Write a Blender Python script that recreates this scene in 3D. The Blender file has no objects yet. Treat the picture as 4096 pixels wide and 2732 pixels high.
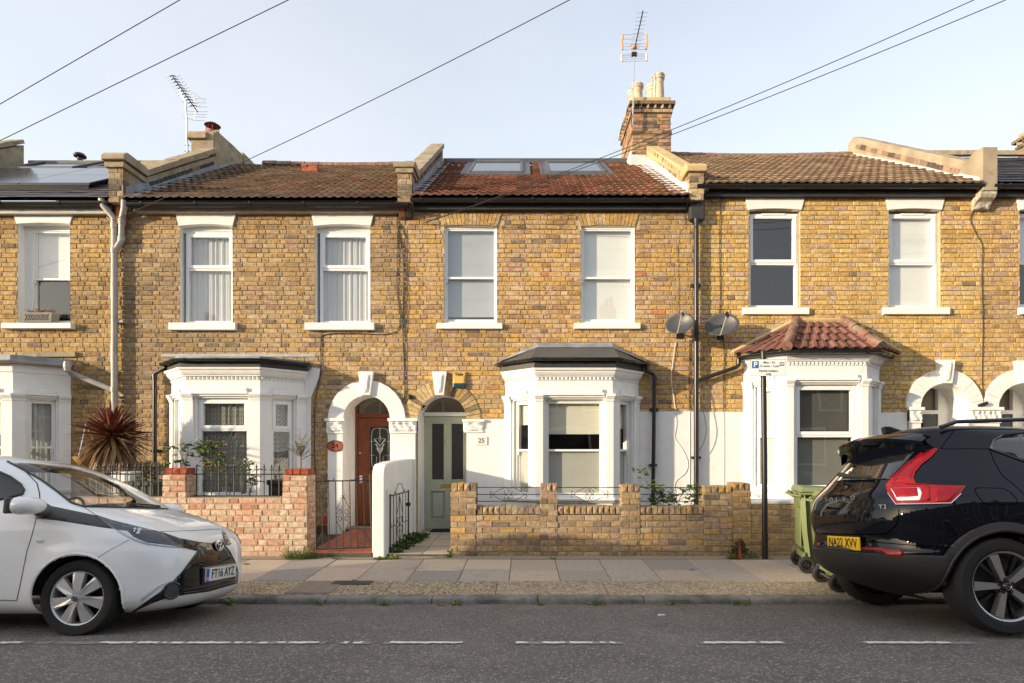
import bpy, math, random
from mathutils import Vector, Matrix, noise
from mathutils.geometry import tessellate_polygon, delaunay_2d_cdt
from mathutils.bvhtree import BVHTree

S = bpy.context.scene
C = S.collection
R = math.radians
random.seed(7)

# ---------------------------------------------------------------- camera
FOC, XV, YH, CAMH = 2364.0, 2095.0, 1795.0, 1.61      # measured on the 4096 px wide photograph
cd = bpy.data.cameras.new('camera'); cam = bpy.data.objects.new('camera', cd); C.objects.link(cam)
cam.location = (0, 0, CAMH); cam.rotation_euler = (R(90), 0, 0)
cd.sensor_width = 36; cd.lens = 36 * FOC / 4096
cd.shift_x = (2048 - XV) / 4096; cd.shift_y = (YH - 1366) / 4096
cd.clip_start = 0.05; cd.clip_end = 2000
S.camera = cam

# ---------------------------------------------------------------- sky, sun, exposure
SUN_AZ, SUN_EL = 64.5, 10.5            # azimuth left of the facade normal, elevation
w = bpy.data.worlds.new('World'); S.world = w; w.use_nodes = True
nt = w.node_tree; nt.nodes.clear()
sky = nt.nodes.new('ShaderNodeTexSky'); sky.sky_type = 'NISHITA'; sky.sun_disc = False
sky.sun_elevation = R(SUN_EL); sky.sun_rotation = R(180 + SUN_AZ)
sky.altitude = 50; sky.air_density = 1.0; sky.dust_density = 2.2; sky.ozone_density = 1.6
# a thin even veil of high cloud over the whole sky
tc = nt.nodes.new('ShaderNodeTexCoord'); mp = nt.nodes.new('ShaderNodeMapping'); mp.inputs['Scale'].default_value = (1, 1, 2.6)
nz = nt.nodes.new('ShaderNodeTexNoise'); nz.inputs['Scale'].default_value = 1.6; nz.inputs['Detail'].default_value = 5; nz.inputs['Roughness'].default_value = .5
rp = nt.nodes.new('ShaderNodeValToRGB'); rp.color_ramp.elements[0].position = .25; rp.color_ramp.elements[0].color = (.36, .36, .36, 1)
rp.color_ramp.elements[1].position = .75; rp.color_ramp.elements[1].color = (.52, .52, .52, 1)
mx = nt.nodes.new('ShaderNodeMix'); mx.data_type = 'RGBA'; mx.inputs['B'].default_value = (3.3, 3.22, 3.12, 1)
bg = nt.nodes.new('ShaderNodeBackground'); bg.inputs['Strength'].default_value = .126
wo = nt.nodes.new('ShaderNodeOutputWorld')
L = nt.links.new
L(tc.outputs['Generated'], mp.inputs['Vector']); L(mp.outputs['Vector'], nz.inputs['Vector']); L(nz.outputs['Fac'], rp.inputs['Fac'])
sz = nt.nodes.new('ShaderNodeSeparateXYZ'); L(tc.outputs['Generated'], sz.inputs[0])      # haze thickens evenly towards the horizon all round
hz = nt.nodes.new('ShaderNodeMapRange'); hz.inputs['From Min'].default_value = 0; hz.inputs['From Max'].default_value = .7; hz.inputs['To Min'].default_value = 1.4; hz.inputs['To Max'].default_value = 1.0; L(sz.outputs['Z'], hz.inputs['Value'])
ml = nt.nodes.new('ShaderNodeMath'); ml.operation = 'MULTIPLY'; L(rp.outputs['Color'], ml.inputs[0]); L(hz.outputs['Result'], ml.inputs[1]); L(ml.outputs[0], mx.inputs['Factor']); L(sky.outputs['Color'], mx.inputs['A']); L(mx.outputs['Result'], bg.inputs['Color']); L(bg.outputs['Background'], wo.inputs['Surface'])

sd = bpy.data.lights.new('sun', 'SUN'); sun = bpy.data.objects.new('sun', sd); C.objects.link(sun)
sd.energy = 2.35; sd.angle = R(.9); sd.color = (1, .83, .60)
sun.location = (-20, -10, 12)
trav = Vector((math.sin(R(SUN_AZ)) * math.cos(R(SUN_EL)), math.cos(R(SUN_AZ)) * math.cos(R(SUN_EL)), -math.sin(R(SUN_EL))))
sun.rotation_euler = trav.to_track_quat('-Z', 'Y').to_euler()

S.view_settings.view_transform = 'Standard'; S.view_settings.look = 'None'
S.view_settings.exposure = 1.6; S.view_settings.gamma = 1; S.view_settings.use_curve_mapping = False
S.cycles.max_bounces = 6; S.cycles.transparent_max_bounces = 12; S.cycles.use_denoising = True
S.cycles.caustics_reflective = False; S.cycles.caustics_refractive = False
S.cycles.sample_clamp_indirect = 8

# ---------------------------------------------------------------- measuring: photo pixel + real depth -> metres
def PX(px, Y): return (px - XV) * Y / FOC
def PZ(py, Y): return CAMH - (py - YH) * Y / FOC
def ray(px, py): return Vector(((px - XV) / FOC, 1, (YH - py) / FOC)).normalized()
YF, YB, YG, YK = 10.28, 9.75, 8.29, 6.11     # house fronts, bay fronts, garden walls, kerb face
def FX(px): return PX(px, YF)
def FZ(py): return PZ(py, YF)

# ---------------------------------------------------------------- objects
def wloc(o):
    p = Vector((0, 0, 0))
    while o is not None:
        p = p + o.location; o = o.parent
    return p
def tag(o, label, cat, group=None, kind=None):
    if label: o['label'] = label
    if cat: o['category'] = cat
    if group: o['group'] = group
    if kind: o['kind'] = kind
    return o
def thing(name, label, cat, loc=(0, 0, 0), group=None):
    o = bpy.data.objects.new(name, None); C.objects.link(o); o.location = loc; o.empty_display_size = .2
    return tag(o, label, cat, group)
def link(o, parent=None):
    C.objects.link(o)
    if parent is not None: o.parent = parent
    return o

class MB:
    """collects faces of one mesh in world metres"""
    def __init__(s): s.v = []; s.f = []; s.c = []; s.m = []
    def add(s, vs, fs, col=None, mi=0):
        o = len(s.v); s.v += [tuple(v) for v in vs]; s.f += [tuple(i + o for i in f) for f in fs]
        s.c += [col] * len(fs); s.m += [mi] * len(fs); return s
    def box(s, x0, x1, y0, y1, z0, z1, col=None, mi=0):
        return s.add([(x0, y0, z0), (x1, y0, z0), (x1, y1, z0), (x0, y1, z0), (x0, y0, z1), (x1, y0, z1), (x1, y1, z1), (x0, y1, z1)],
                     [(0, 3, 2, 1), (4, 5, 6, 7), (0, 1, 5, 4), (1, 2, 6, 5), (2, 3, 7, 6), (3, 0, 4, 7)], col, mi)
    def prism(s, poly, axis, a, b, col=None, mi=0):
        """poly of 2-D points; axis 'y': points are (x,z), 'x': (y,z), 'z': (x,y)"""
        def P(p, t):
            return (p[0], t, p[1]) if axis == 'y' else (t, p[0], p[1]) if axis == 'x' else (p[0], p[1], t)
        n = len(poly); vs = [P(p, a) for p in poly] + [P(p, b) for p in poly]
        fs = [(i, (i + 1) % n, n + (i + 1) % n, n + i) for i in range(n)]
        tri = tessellate_polygon([[Vector((p[0], p[1], 0)) for p in poly]])
        fs += [tuple(t) for t in tri] + [tuple(n + i for i in reversed(t)) for t in tri]
        return s.add(vs, fs, col, mi)
    def tube(s, pts, r, n=8, col=None, mi=0, cap=True):
        pts = [Vector(p) for p in pts]; rs = r if isinstance(r, (list, tuple)) else [r] * len(pts)
        rings = []; prev = None
        for i, p in enumerate(pts):
            d = ((pts[min(i + 1, len(pts) - 1)] - p).normalized() + (p - pts[max(i - 1, 0)]).normalized())
            if d.length < 1e-6: d = Vector((0, 0, 1))
            d.normalize()
            if prev is None:
                a = d.orthogonal().normalized()
            else:
                a = prev - d * prev.dot(d)
                a = a.normalized() if a.length > 1e-5 else d.orthogonal().normalized()
            prev = a; b = d.cross(a)
            rings.append([p + (a * math.cos(2 * math.pi * k / n) + b * math.sin(2 * math.pi * k / n)) * rs[i] for k in range(n)])
        vs = [v for rg in rings for v in rg]
        fs = [(i * n + k, i * n + (k + 1) % n, (i + 1) * n + (k + 1) % n, (i + 1) * n + k) for i in range(len(pts) - 1) for k in range(n)]
        if cap: fs += [tuple(reversed(range(n))), tuple((len(pts) - 1) * n + k for k in range(n))]
        return s.add(vs, fs, col, mi)
    def lathe(s, prof, c, axis='z', n=16, col=None, mi=0):
        """prof: (radius, along) pairs"""
        vs = []
        for r, t in prof:
            for k in range(n):
                a, b = r * math.cos(2 * math.pi * k / n), r * math.sin(2 * math.pi * k / n)
                vs.append((c[0] + a, c[1] + b, c[2] + t) if axis == 'z' else (c[0] + a, c[1] + t, c[2] + b) if axis == 'y' else (c[0] + t, c[1] + a, c[2] + b))
        fs = [(i * n + k, i * n + (k + 1) % n, (i + 1) * n + (k + 1) % n, (i + 1) * n + k) for i in range(len(prof) - 1) for k in range(n)]
        return s.add(vs, fs, col, mi)
    def sweep(s, path, prof, col=None, mi=0, close_ends=True):
        """profile of (outward, z) pairs along a plan polyline of (x, y) with mitred corners; outward is to the right of travel"""
        P = [Vector((p[0], p[1])) for p in path]; n = len(P); offs = []
        for i in range(n):
            nrm = []
            if i > 0: d = (P[i] - P[i - 1]).normalized(); nrm.append(Vector((d.y, -d.x)))
            if i < n - 1: d = (P[i + 1] - P[i]).normalized(); nrm.append(Vector((d.y, -d.x)))
            m = nrm[0] if len(nrm) == 1 else (nrm[0] + nrm[1]) / (1 + nrm[0].dot(nrm[1]))
            offs.append(m)
        k = len(prof); vs = [(P[i].x + offs[i].x * o, P[i].y + offs[i].y * o, z) for i in range(n) for o, z in prof]
        fs = [(i * k + j, i * k + j + 1, (i + 1) * k + j + 1, (i + 1) * k + j) for i in range(n - 1) for j in range(k - 1)]
        if close_ends: fs += [tuple(range(k)), tuple((n - 1) * k + j for j in reversed(range(k)))]
        return s.add(vs, fs, col, mi)
    def build(s, name, mat, parent=None, smooth=False, bevel=0, top=None, kind=None, solid=0):
        """top = (label, category, group) makes it a top-level thing with its origin at its base"""
        vs = s.v
        if parent is not None: o0 = wloc(parent)
        elif top:
            xs = [v[0] for v in vs]; ys = [v[1] for v in vs]; zs = [v[2] for v in vs]
            o0 = Vector(((min(xs) + max(xs)) / 2, (min(ys) + max(ys)) / 2, min(zs)))
        else: o0 = Vector((0, 0, 0))
        me = bpy.data.meshes.new(name)
        me.from_pydata([(v[0] - o0.x, v[1] - o0.y, v[2] - o0.z) for v in vs], [], s.f)
        mats = mat if isinstance(mat, (list, tuple)) else [mat]
        for m in mats: me.materials.append(M[m] if isinstance(m, str) else m)
        if len(mats) > 1: me.polygons.foreach_set('material_index', s.m)
        if any(c is not None for c in s.c):
            at = me.color_attributes.new('bcol', 'FLOAT_COLOR', 'CORNER'); buf = []
            for f, c in zip(s.f, s.c): buf += list((c or (1, 1, 1))[:3] + (1,)) * len(f)
            at.data.foreach_set('color', buf)
        me.validate(); me.update()
        fix_normals(me)
        if smooth: me.shade_smooth(); me.set_sharp_from_angle(angle=R(40))
        o = bpy.data.objects.new(name, me); link(o, parent)
        if parent is None and top: o.location = o0; tag(o, *top)
        if bevel:
            b = o.modifiers.new('bevel', 'BEVEL'); b.width = bevel; b.segments = 2; b.limit_method = 'ANGLE'
        if solid:
            b = o.modifiers.new('solid', 'SOLIDIFY'); b.thickness = solid; b.offset = -1
        if kind: o['kind'] = kind
        return o
import bmesh
def fix_normals(me):
    bm = bmesh.new(); bm.from_mesh(me); bmesh.ops.recalc_face_normals(bm, faces=bm.faces); bm.to_mesh(me); bm.free()

def inst(name, me, parent, loc, rot=None, scale=None, color=None):
    o = bpy.data.objects.new(name, me); link(o, parent)
    o.location = Vector(loc) - (wloc(parent) if parent is not None else Vector((0, 0, 0)))
    if rot is not None: o.rotation_euler = rot
    if scale is not None: o.scale = scale
    if color is not None: o.color = (color[0], color[1], color[2], 1)
    return o
def arc(cx, cz, r, a0, a1, n): return [(cx + r * math.cos(R(a0 + (a1 - a0) * i / n)), cz + r * math.sin(R(a0 + (a1 - a0) * i / n))) for i in range(n + 1)]

# ---------------------------------------------------------------- materials
M = {}
def srgb(r, g, b):
    f = lambda c: (c / 255 / 12.92) if c / 255 <= .04045 else ((c / 255 + .055) / 1.055) ** 2.4
    return (f(r), f(g), f(b))
def mat(name, col, rough=.7, var=.12, vscale=6, bump=.0, bscale=40, metal=0, coat=0, spec=.5, objcol=False, attr=False, dirt=None, dscale=2.0, dlo=.45, dhi=.7,
        sheen=0, trans=0, alpha=1, detail=6, speck=None, sscale=120, sthr=.6, emit=None, subsurf=0):
    m = bpy.data.materials.new(name); m.use_nodes = True; t = m.node_tree; n = t.nodes; bs = n['Principled BSDF']; lk = t.links.new
    geo = n.new('ShaderNodeNewGeometry'); pos = geo.outputs['Position']
    cc = n.new('ShaderNodeRGB'); cc.outputs[0].default_value = (*col, 1); out = cc.outputs[0]
    def mul(a, b):
        x = n.new('ShaderNodeMix'); x.data_type = 'RGBA'; x.blend_type = 'MULTIPLY'; x.inputs['Factor'].default_value = 1; lk(a, x.inputs['A']); lk(b, x.inputs['B']); return x.outputs['Result']
    def ns(sc, det=detail, rg=.6):
        x = n.new('ShaderNodeTexNoise'); x.inputs['Scale'].default_value = sc; x.inputs['Detail'].default_value = det; x.inputs['Roughness'].default_value = rg; lk(pos, x.inputs['Vector']); return x.outputs['Fac']
    def ramp(f, a, b, ca, cb):
        x = n.new('ShaderNodeValToRGB'); e = x.color_ramp.elements; e[0].position = a; e[1].position = b; e[0].color = (*ca, 1); e[1].color = (*cb, 1); lk(f, x.inputs['Fac']); return x.outputs['Color']
    if attr:
        a = n.new('ShaderNodeAttribute'); a.attribute_name = 'bcol'; out = mul(out, a.outputs['Color'])
    if objcol:
        oi = n.new('ShaderNodeObjectInfo'); out = mul(out, oi.outputs['Color'])
    if var: out = mul(out, ramp(ns(vscale), .3, .7, (1 - var,) * 3, (1 + var,) * 3))
    if dirt:
        x = n.new('ShaderNodeMix'); x.data_type = 'RGBA'; lk(ramp(ns(dscale, 8, .65), dlo, dhi, (0, 0, 0), (1, 1, 1)), x.inputs['Factor']); lk(out, x.inputs['A']); x.inputs['B'].default_value = (*dirt, 1); out = x.outputs['Result']
    if speck:
        v = n.new('ShaderNodeTexVoronoi'); v.inputs['Scale'].default_value = sscale; lk(pos, v.inputs['Vector'])
        sep = n.new('ShaderNodeSeparateColor'); lk(v.outputs['Color'], sep.inputs['Color'])
        x = n.new('ShaderNodeMix'); x.data_type = 'RGBA'; lk(ramp(sep.outputs[0], sthr, sthr + .15, (0, 0, 0), (1, 1, 1)), x.inputs['Factor']); lk(out, x.inputs['A']); x.inputs['B'].default_value = (*speck, 1); out = x.outputs['Result']
    lk(out, bs.inputs['Base Color'])
    bs.inputs['Roughness'].default_value = rough; bs.inputs['Metallic'].default_value = metal; bs.inputs['Coat Weight'].default_value = coat; bs.inputs['Coat Roughness'].default_value = .015; bs.inputs['Coat IOR'].default_value = 1.42
    bs.inputs['Specular IOR Level'].default_value = spec; bs.inputs['Transmission Weight'].default_value = trans; bs.inputs['Alpha'].default_value = alpha
    if sheen: bs.inputs['Sheen Weight'].default_value = sheen
    if emit: bs.inputs['Emission Color'].default_value = (*emit[0], 1); bs.inputs['Emission Strength'].default_value = emit[1]
    if bump:
        b = n.new('ShaderNodeBump'); b.inputs['Strength'].default_value = min(1, bump * 2); b.inputs['Distance'].default_value = bump * .02; lk(ns(bscale, 6, .65), b.inputs['Height']); lk(b.outputs['Normal'], bs.inputs['Normal'])
    M[name] = m; return m

mat('brick', (1, 1, 1), .9, .34, 17, .9, 45, attr=True, objcol=True, spec=.2, detail=9)
mat('mortar', (.50, .395, .255), .95, .2, 9, .5, 90, spec=.1)
mat('mortar_grey', (.33, .27, .19), .95, .25, 7, .5, 90, spec=.1)
mat('mortar_pink', (.46, .36, .27), .95, .2, 9, .5, 90, spec=.1)
mat('render_white', (.79, .78, .755), .75, .05, 4, .22, 40, spec=.3, dirt=(.60, .56, .48), dscale=5, dlo=.58, dhi=.9)
mat('render_old', (.78, .76, .71), .8, .06, 5, .25, 45, dirt=(.55, .49, .40), dscale=3, dlo=.6, dhi=.85, spec=.2)
mat('white_paint', (.80, .80, .78), .45, .03, 5, .05, 30)
mat('sill_white', (.78, .77, .74), .7, .05, 8, .2, 50, spec=.3)
mat('upvc', (.80, .81, .81), .3, .015, 4)
mat('black_plastic', (.016, .016, .017), .32, .15, 8)
mat('black_board', (.035, .034, .034), .55, .2, 5)
mat('black_iron', (.012, .012, .012), .45, .2, 30, .2, 120)
mat('grey_plastic', (.40, .38, .35), .45, .1, 5, dirt=(.28, .26, .23), dscale=4)
mat('lead', (.20, .225, .25), .5, .2, 5, .15, 12, metal=.0, dirt=(.36, .38, .40), dscale=3)
mat('lead_pale', (.52, .53, .53), .55, .15, 5, .15, 14)
mat('lead_dark', (.075, .078, .084), .5, .2, 3, .1, 10)
mat('stone_cement', (.34, .28, .19), .95, .25, 5, .6, 50, dirt=(.12, .10, .08), dscale=4, dlo=.55, dhi=.75, spec=.1)
mat('cement_pale', (.42, .345, .245), .95, .25, 7, .7, 60, dirt=(.22, .18, .13), dscale=3.5, dlo=.42, dhi=.72, spec=.1)
mat('cement_gold', (.52, .38, .20), .95, .15, 5, .4, 60, spec=.1)
mat('tile', (1, 1, 1), .85, .25, 16, .5, 50, objcol=True, dirt=(.10, .085, .06), dscale=5, dlo=.6, dhi=.8, spec=.25)
mat('slate', (.075, .072, .080), .5, .2, 6, .1, 30, objcol=True)
mat('ridge_tile', (.20, .10, .07), .9, .3, 8, .4, 40, dirt=(.25, .22, .16), dscale=7)
mat('pot_clay', (.60, .48, .36), .85, .12, 8, .2, 30, dirt=(.33, .26, .2), dscale=6)
mat('terracotta', (.40, .11, .05), .75, .2, 10, .2, 40)
mat('rust', (.20, .07, .04), .8, .3, 14, .3, 50)
mat('solar', (.016, .018, .026), .12, .1, 3, spec=.8)
mat('alu', (.62, .62, .60), .4, .08, 10, metal=.7)
mat('steel', (.55, .55, .54), .35, .1, 10, metal=.9)
mat('chrome', (.75, .75, .76), .12, 0, metal=1)
mat('orange_plastic', (.75, .30, .13), .5)
mat('door_green', (.40, .43, .325), .45, .04, 5, .03, 60)
mat('door_wood', (.175, .046, .016), .42, .22, 10, .08, 40, coat=.15)
mat('brass', (.55, .38, .12), .35, .1, 20, metal=.8)
mat('mat_rubber', (.02, .02, .02), .9, .2, 30, .6, 150)
mat('quarry_tile', (.34, .10, .055), .6, .25, 8, .2, 40, objcol=True)
mat('blind_cream', (.74, .72, .60), .85, .04, 8)
mat('blind_white', (.78, .78, .75), .85, .03, 6)
mat('blind_grey', (.40, .43, .46), .8, .03, 6)
mat('room', (.26, .22, .17), .95, .2, 2)
mat('curtain_dark', (.20, .18, .16), .9, .2, 10)
mat('frost', (.34, .345, .30), .35, .05, 3, spec=.6)
mat('slab', (1, 1, 1), .9, .16, 30, .35, 160, objcol=True, dirt=(.24, .21, .18), dscale=1.3, dlo=.58, dhi=.8, spec=.15)
mat('aggregate', (.33, .26, .18), .9, .25, 5, .8, 130, speck=(.62, .50, .34), sscale=60, sthr=.5, spec=.2, objcol=True)
mat('kerb_granite', (.27, .245, .215), .85, .22, 20, .6, 80, dirt=(.10, .095, .085), dscale=3, spec=.25)
mat('joint', (.085, .075, .055), .95, .3, 20)
mat('road_paint', (.74, .73, .70), .7, .08, 30, .3, 120)
mat('road_paint_worn', (.27, .265, .26), .85, .25, 30, .5, 120)
mat('pole_black', (.014, .014, .015), .4, .25, 20, .1, 60)
mat('sign_white', (.80, .80, .78), .4, .02, 5)
mat('sign_blue', (.012, .155, .42), .4)
mat('ink', (.015, .015, .017), .5)
mat('yale_yellow', (.62, .38, .09), .45, .05, 5)
mat('yale_blue', (.012, .06, .085), .3)
mat('bin_green', (.165, .20, .085), .5, .06, 4, .05, 100)
mat('rubber', (.018, .018, .018), .75, .2, 30, .2, 120)
mat('soil', (.045, .035, .025), .95, .4, 20, .8, 60)
mat('leaf', (1, 1, 1), .5, .25, 20, objcol=False, attr=True, spec=.4)
mat('stem', (.13, .12, .05), .8, .3, 20)
mat('bark', (.20, .16, .11), .9, .3, 30, .5, 60)
mat('coir', (.36, .20, .07), .95, .35, 40, .9, 80)
mat('dish', (.055, .055, .06), .45, .08, 6)
mat('cable', (.02, .02, .022), .6)
mat('cable_white', (.75, .74, .71), .6)
mat('plaque_red', (.33, .075, .03), .5, .2, 20)
mat('planter_grey', (.22, .20, .17), .8, .15, 15, .2, 60)
mat('red_brick_new', (.34, .085, .05), .85, .25, 30, .5, 80)
mat('plastic_red', (.55, .06, .03), .4)

def glass_mat(name, tint=(1, 1, 1), boost=1.7, base=.0, rough=.004):
    """thin pane: clear with a Schlick reflection that is the same from both sides"""
    m = bpy.data.materials.new(name); m.use_nodes = True; t = m.node_tree; n = t.nodes; n.clear(); lk = t.links.new
    o = n.new('ShaderNodeOutputMaterial'); mxs = n.new('ShaderNodeMixShader'); tr = n.new('ShaderNodeBsdfTransparent'); gl = n.new('ShaderNodeBsdfGlossy')
    tr.inputs['Color'].default_value = (*tint, 1); gl.inputs['Roughness'].default_value = rough
    gm = n.new('ShaderNodeNewGeometry'); dt = n.new('ShaderNodeVectorMath'); dt.operation = 'DOT_PRODUCT'; lk(gm.outputs['Normal'], dt.inputs[0]); lk(gm.outputs['Incoming'], dt.inputs[1])
    def mth(op, a, b, c=None):
        x = n.new('ShaderNodeMath'); x.operation = op; x.use_clamp = True
        for i, v in enumerate((a, b, c)):
            if v is None: continue
            if isinstance(v, (int, float)): x.inputs[i].default_value = v
            else: lk(v, x.inputs[i])
        return x.outputs[0]
    ab = n.new('ShaderNodeMath'); ab.operation = 'ABSOLUTE'; lk(dt.outputs['Value'], ab.inputs[0])
    f5 = mth('POWER', mth('SUBTRACT', 1.0, ab.outputs[0]), 5.0); fac = mth('MULTIPLY_ADD', f5, .96, .04 * boost + base)
    tn = n.new('ShaderNodeTexNoise'); tn.inputs['Scale'].default_value = 1.3; tn.inputs['Detail'].default_value = 1
    bp = n.new('ShaderNodeBump'); bp.inputs['Strength'].default_value = .2; bp.inputs['Distance'].default_value = .01
    lk(gm.outputs['Position'], tn.inputs['Vector']); lk(tn.outputs['Fac'], bp.inputs['Height']); lk(bp.outputs['Normal'], gl.inputs['Normal'])
    lk(fac, mxs.inputs['Fac']); lk(tr.outputs[0], mxs.inputs[1]); lk(gl.outputs[0], mxs.inputs[2]); lk(mxs.outputs[0], o.inputs['Surface']); M[name] = m
glass_mat('glass', (.96, .97, .96), 3.2); glass_mat('glass_car', (.86, .88, .86), 2.2, .0); glass_mat('glass_dark', (.10, .11, .12), 1.6, .02); glass_mat('glass_clear', (.97, .97, .97), 1.3, .01)

def lace_mat(name, col, trans_lo, trans_hi, sx, sz):
    """net curtain: woven chevrons that let part of the light through"""
    m = bpy.data.materials.new(name); m.use_nodes = True; t = m.node_tree; n = t.nodes; n.clear(); lk = t.links.new
    o = n.new('ShaderNodeOutputMaterial'); mxs = n.new('ShaderNodeMixShader'); tr = n.new('ShaderNodeBsdfTransparent'); df = n.new('ShaderNodeBsdfDiffuse'); df.inputs['Color'].default_value = (*col, 1)
    tl = n.new('ShaderNodeBsdfTranslucent'); tl.inputs['Color'].default_value = (*col, 1); add = n.new('ShaderNodeMixShader'); add.inputs['Fac'].default_value = .35
    uv = n.new('ShaderNodeUVMap'); sep = n.new('ShaderNodeSeparateXYZ'); lk(uv.outputs['UV'], sep.inputs[0])
    def mth(op, a, b=None, c=None):
        x = n.new('ShaderNodeMath'); x.operation = op
        for i, v in enumerate((a, b, c)):
            if v is None: continue
            if isinstance(v, (int, float)): x.inputs[i].default_value = v
            else: lk(v, x.inputs[i])
        return x.outputs[0]
    px = mth('PINGPONG', mth('MULTIPLY', sep.outputs[0], sx), .5)
    ph = mth('FRACT', mth('ADD', mth('MULTIPLY', sep.outputs[1], sz), mth('MULTIPLY', px, 3.0)))
    st = mth('GREATER_THAN', ph, .45); edge = mth('LESS_THAN', px, .06); k = mth('MAXIMUM', st, edge)
    fac = mth('MULTIPLY_ADD', k, trans_hi - trans_lo, trans_lo)
    lk(df.outputs[0], add.inputs[1]); lk(tl.outputs[0], add.inputs[2]); lk(fac, mxs.inputs['Fac']); lk(tr.outputs[0], mxs.inputs[1]); lk(add.outputs[0], mxs.inputs[2]); lk(mxs.outputs[0], o.inputs['Surface']); M[name] = m
lace_mat('lace', (.62, .63, .56), .30, .80, 12, 13); lace_mat('net', (.88, .88, .86), .84, .97, 18, 24)

def asphalt():
    m = mat('asphalt', (.168, .152, .135), .88, .22, 3, 0, speck=(.34, .30, .26), sscale=85, sthr=.78, spec=.25, dirt=(.135, .122, .109), dscale=.7, dlo=.4, dhi=.62)
    t = m.node_tree; n = t.nodes; lk = t.links.new; bs = n['Principled BSDF']; geo = n.new('ShaderNodeNewGeometry')
    v = n.new('ShaderNodeTexVoronoi'); v.inputs['Scale'].default_value = 85; lk(geo.outputs['Position'], v.inputs['Vector'])
    v2 = n.new('ShaderNodeTexNoise'); v2.inputs['Scale'].default_value = 38; v2.inputs['Detail'].default_value = 5; lk(geo.outputs['Position'], v2.inputs['Vector'])
    ad = n.new('ShaderNodeMath'); ad.operation = 'SUBTRACT'; lk(v2.outputs['Fac'], ad.inputs[0]); lk(v.outputs['Distance'], ad.inputs[1])
    b = n.new('ShaderNodeBump'); b.inputs['Strength'].default_value = .8; b.inputs['Distance'].default_value = .009; lk(ad.outputs[0], b.inputs['Height']); lk(b.outputs['Normal'], bs.inputs['Normal'])
asphalt()
# ================================================================ ground, road, pavement
XL, XR = -45.0, 40.0
def road_z(y):
    u = YK - y; W = 10.4
    u = max(0, min(W, u)); h = min(u, W - u)
    pts = [(0, 0), (.35, .045), (1.0, .128), (1.8, .215), (2.6, .275), (3.6, .32), (5.2, .335)]
    for (a, b), (c, d) in zip(pts, pts[1:]):
        if h <= c: return b + (d - b) * (h - a) / (c - a)
    return .335
def pave_z(y): return .065 + .018 * (y - YK)

g = MB(); g.add([(-400, -400, -.12), (400, -400, -.12), (400, 400, -.12), (-400, 400, -.12)], [(0, 1, 2, 3)])
tag(g.build('ground', 'soil'), None, None, kind='structure')

g = MB(); ys = [YK + .05 - i * .1 for i in range(106)]
vs = []; fs = []
for y in ys:
    for x in (XL, XR): vs.append((x, y, road_z(min(y, YK))))
for i in range(len(ys) - 1): fs.append((2 * i, 2 * i + 1, 2 * i + 3, 2 * i + 2))
g.add(vs, fs); road = g.build('road', 'asphalt', smooth=True); tag(road, None, None, kind='structure')

# painted parking line: worn thermoplastic dashes over a grey ghost line
rng = random.Random(3)
def paint(x0, x1, y, wd, mt, name, lift, holes=.0):
    g = MB(); n = max(2, int((x1 - x0) / .03)); top = []; bot = []
    for i in range(n + 1):
        x = x0 + (x1 - x0) * i / n
        j = lambda: rng.uniform(-.012, .012)
        top.append((x, y + wd / 2 + j())); bot.append((x, y - wd / 2 + j()))
    for i in range(n):
        if rng.random() < holes: continue
        q = [bot[i], bot[i + 1], top[i + 1], top[i]]
        g.add([(a, b, road_z(b) + lift) for a, b in q], [(0, 1, 2, 3)])
    return g.build(name, mt, road)
YM = 4.215
for a, b in ((0, 660), (640, 1300), (1360, 1860), (2060, 2490), (2800, 3145), (3450, 3900)):
    paint(PX(a, YM), PX(b, YM), YM + .004, .075, 'road_paint_worn', 'faded_line', .004, .12)
for a, b, h in ((0, 90, .2), (400, 1275, .22), (1375, 1450, .15), (1560, 1850, .05), (2065, 2110, .2), (2170, 2370, .03), (2400, 2480, .1), (2815, 3130, .08), (3465, 3800, .04)):
    paint(PX(a, YM), PX(b, YM), YM, .05, 'road_paint', 'painted_dash', .008, h)

# pavement bed with joints showing between the pieces, then each slab
pv = MB(); pv.prism([(YK + .03, .045), (YG + .4, pave_z(YG) - .012), (YG + .4, -.12), (YK + .03, -.12)], 'x', XL, XR)
pavement = pv.build('pavement', 'joint'); tag(pavement, None, None, kind='structure')
def slab(name, mt, x0, x1, y0, y1, lift, color, skew=0, gap=.0035):
    zt = lambda y: pave_z(y) + lift
    g = MB(); b = .006; x0 += gap; x1 -= gap; y0 += gap; y1 -= gap
    def ringz(i, dz): return [(x0 + i, y0 + i, zt(y0) + dz), (x1 - i, y0 + i, zt(y0) + dz), (x1 - i, y1 - i, zt(y1) + dz), (x0 + i, y1 - i, zt(y1) + dz)]
    vs = ringz(0, -.05) + ringz(0, -.006) + ringz(b, 0)
    fs = [(8, 9, 10, 11)] + [(k * 4 + i, k * 4 + (i + 1) % 4, k * 4 + 4 + (i + 1) % 4, k * 4 + 4 + i) for k in (0, 1) for i in range(4)]
    g.add(vs, fs); o = g.build(name, mt, pavement); o.color = (*color, 1); return o
pinks = [(.55, .43, .33), (.52, .41, .315), (.56, .45, .345)]; greys = [(.37, .325, .28), (.39, .34, .29), (.43, .365, .305), (.33, .295, .26)]
tone1 = {0: 'p', 1: 'g', 2: 'p', 3: 'm', 4: 'g', 5: 'g', 6: 'p', 7: 'g', 8: 'g', 9: 'm', 10: 'g', 11: 'p', 12: 'm'}
tone2 = {0: 'p', 1: 'g', 2: 'm', 3: 'm', 4: 'p', 5: 'p', 6: 'm', 7: 'g', 8: 'g', 9: 'g', 10: 'g', 11: 'p', 12: 'g'}
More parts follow.
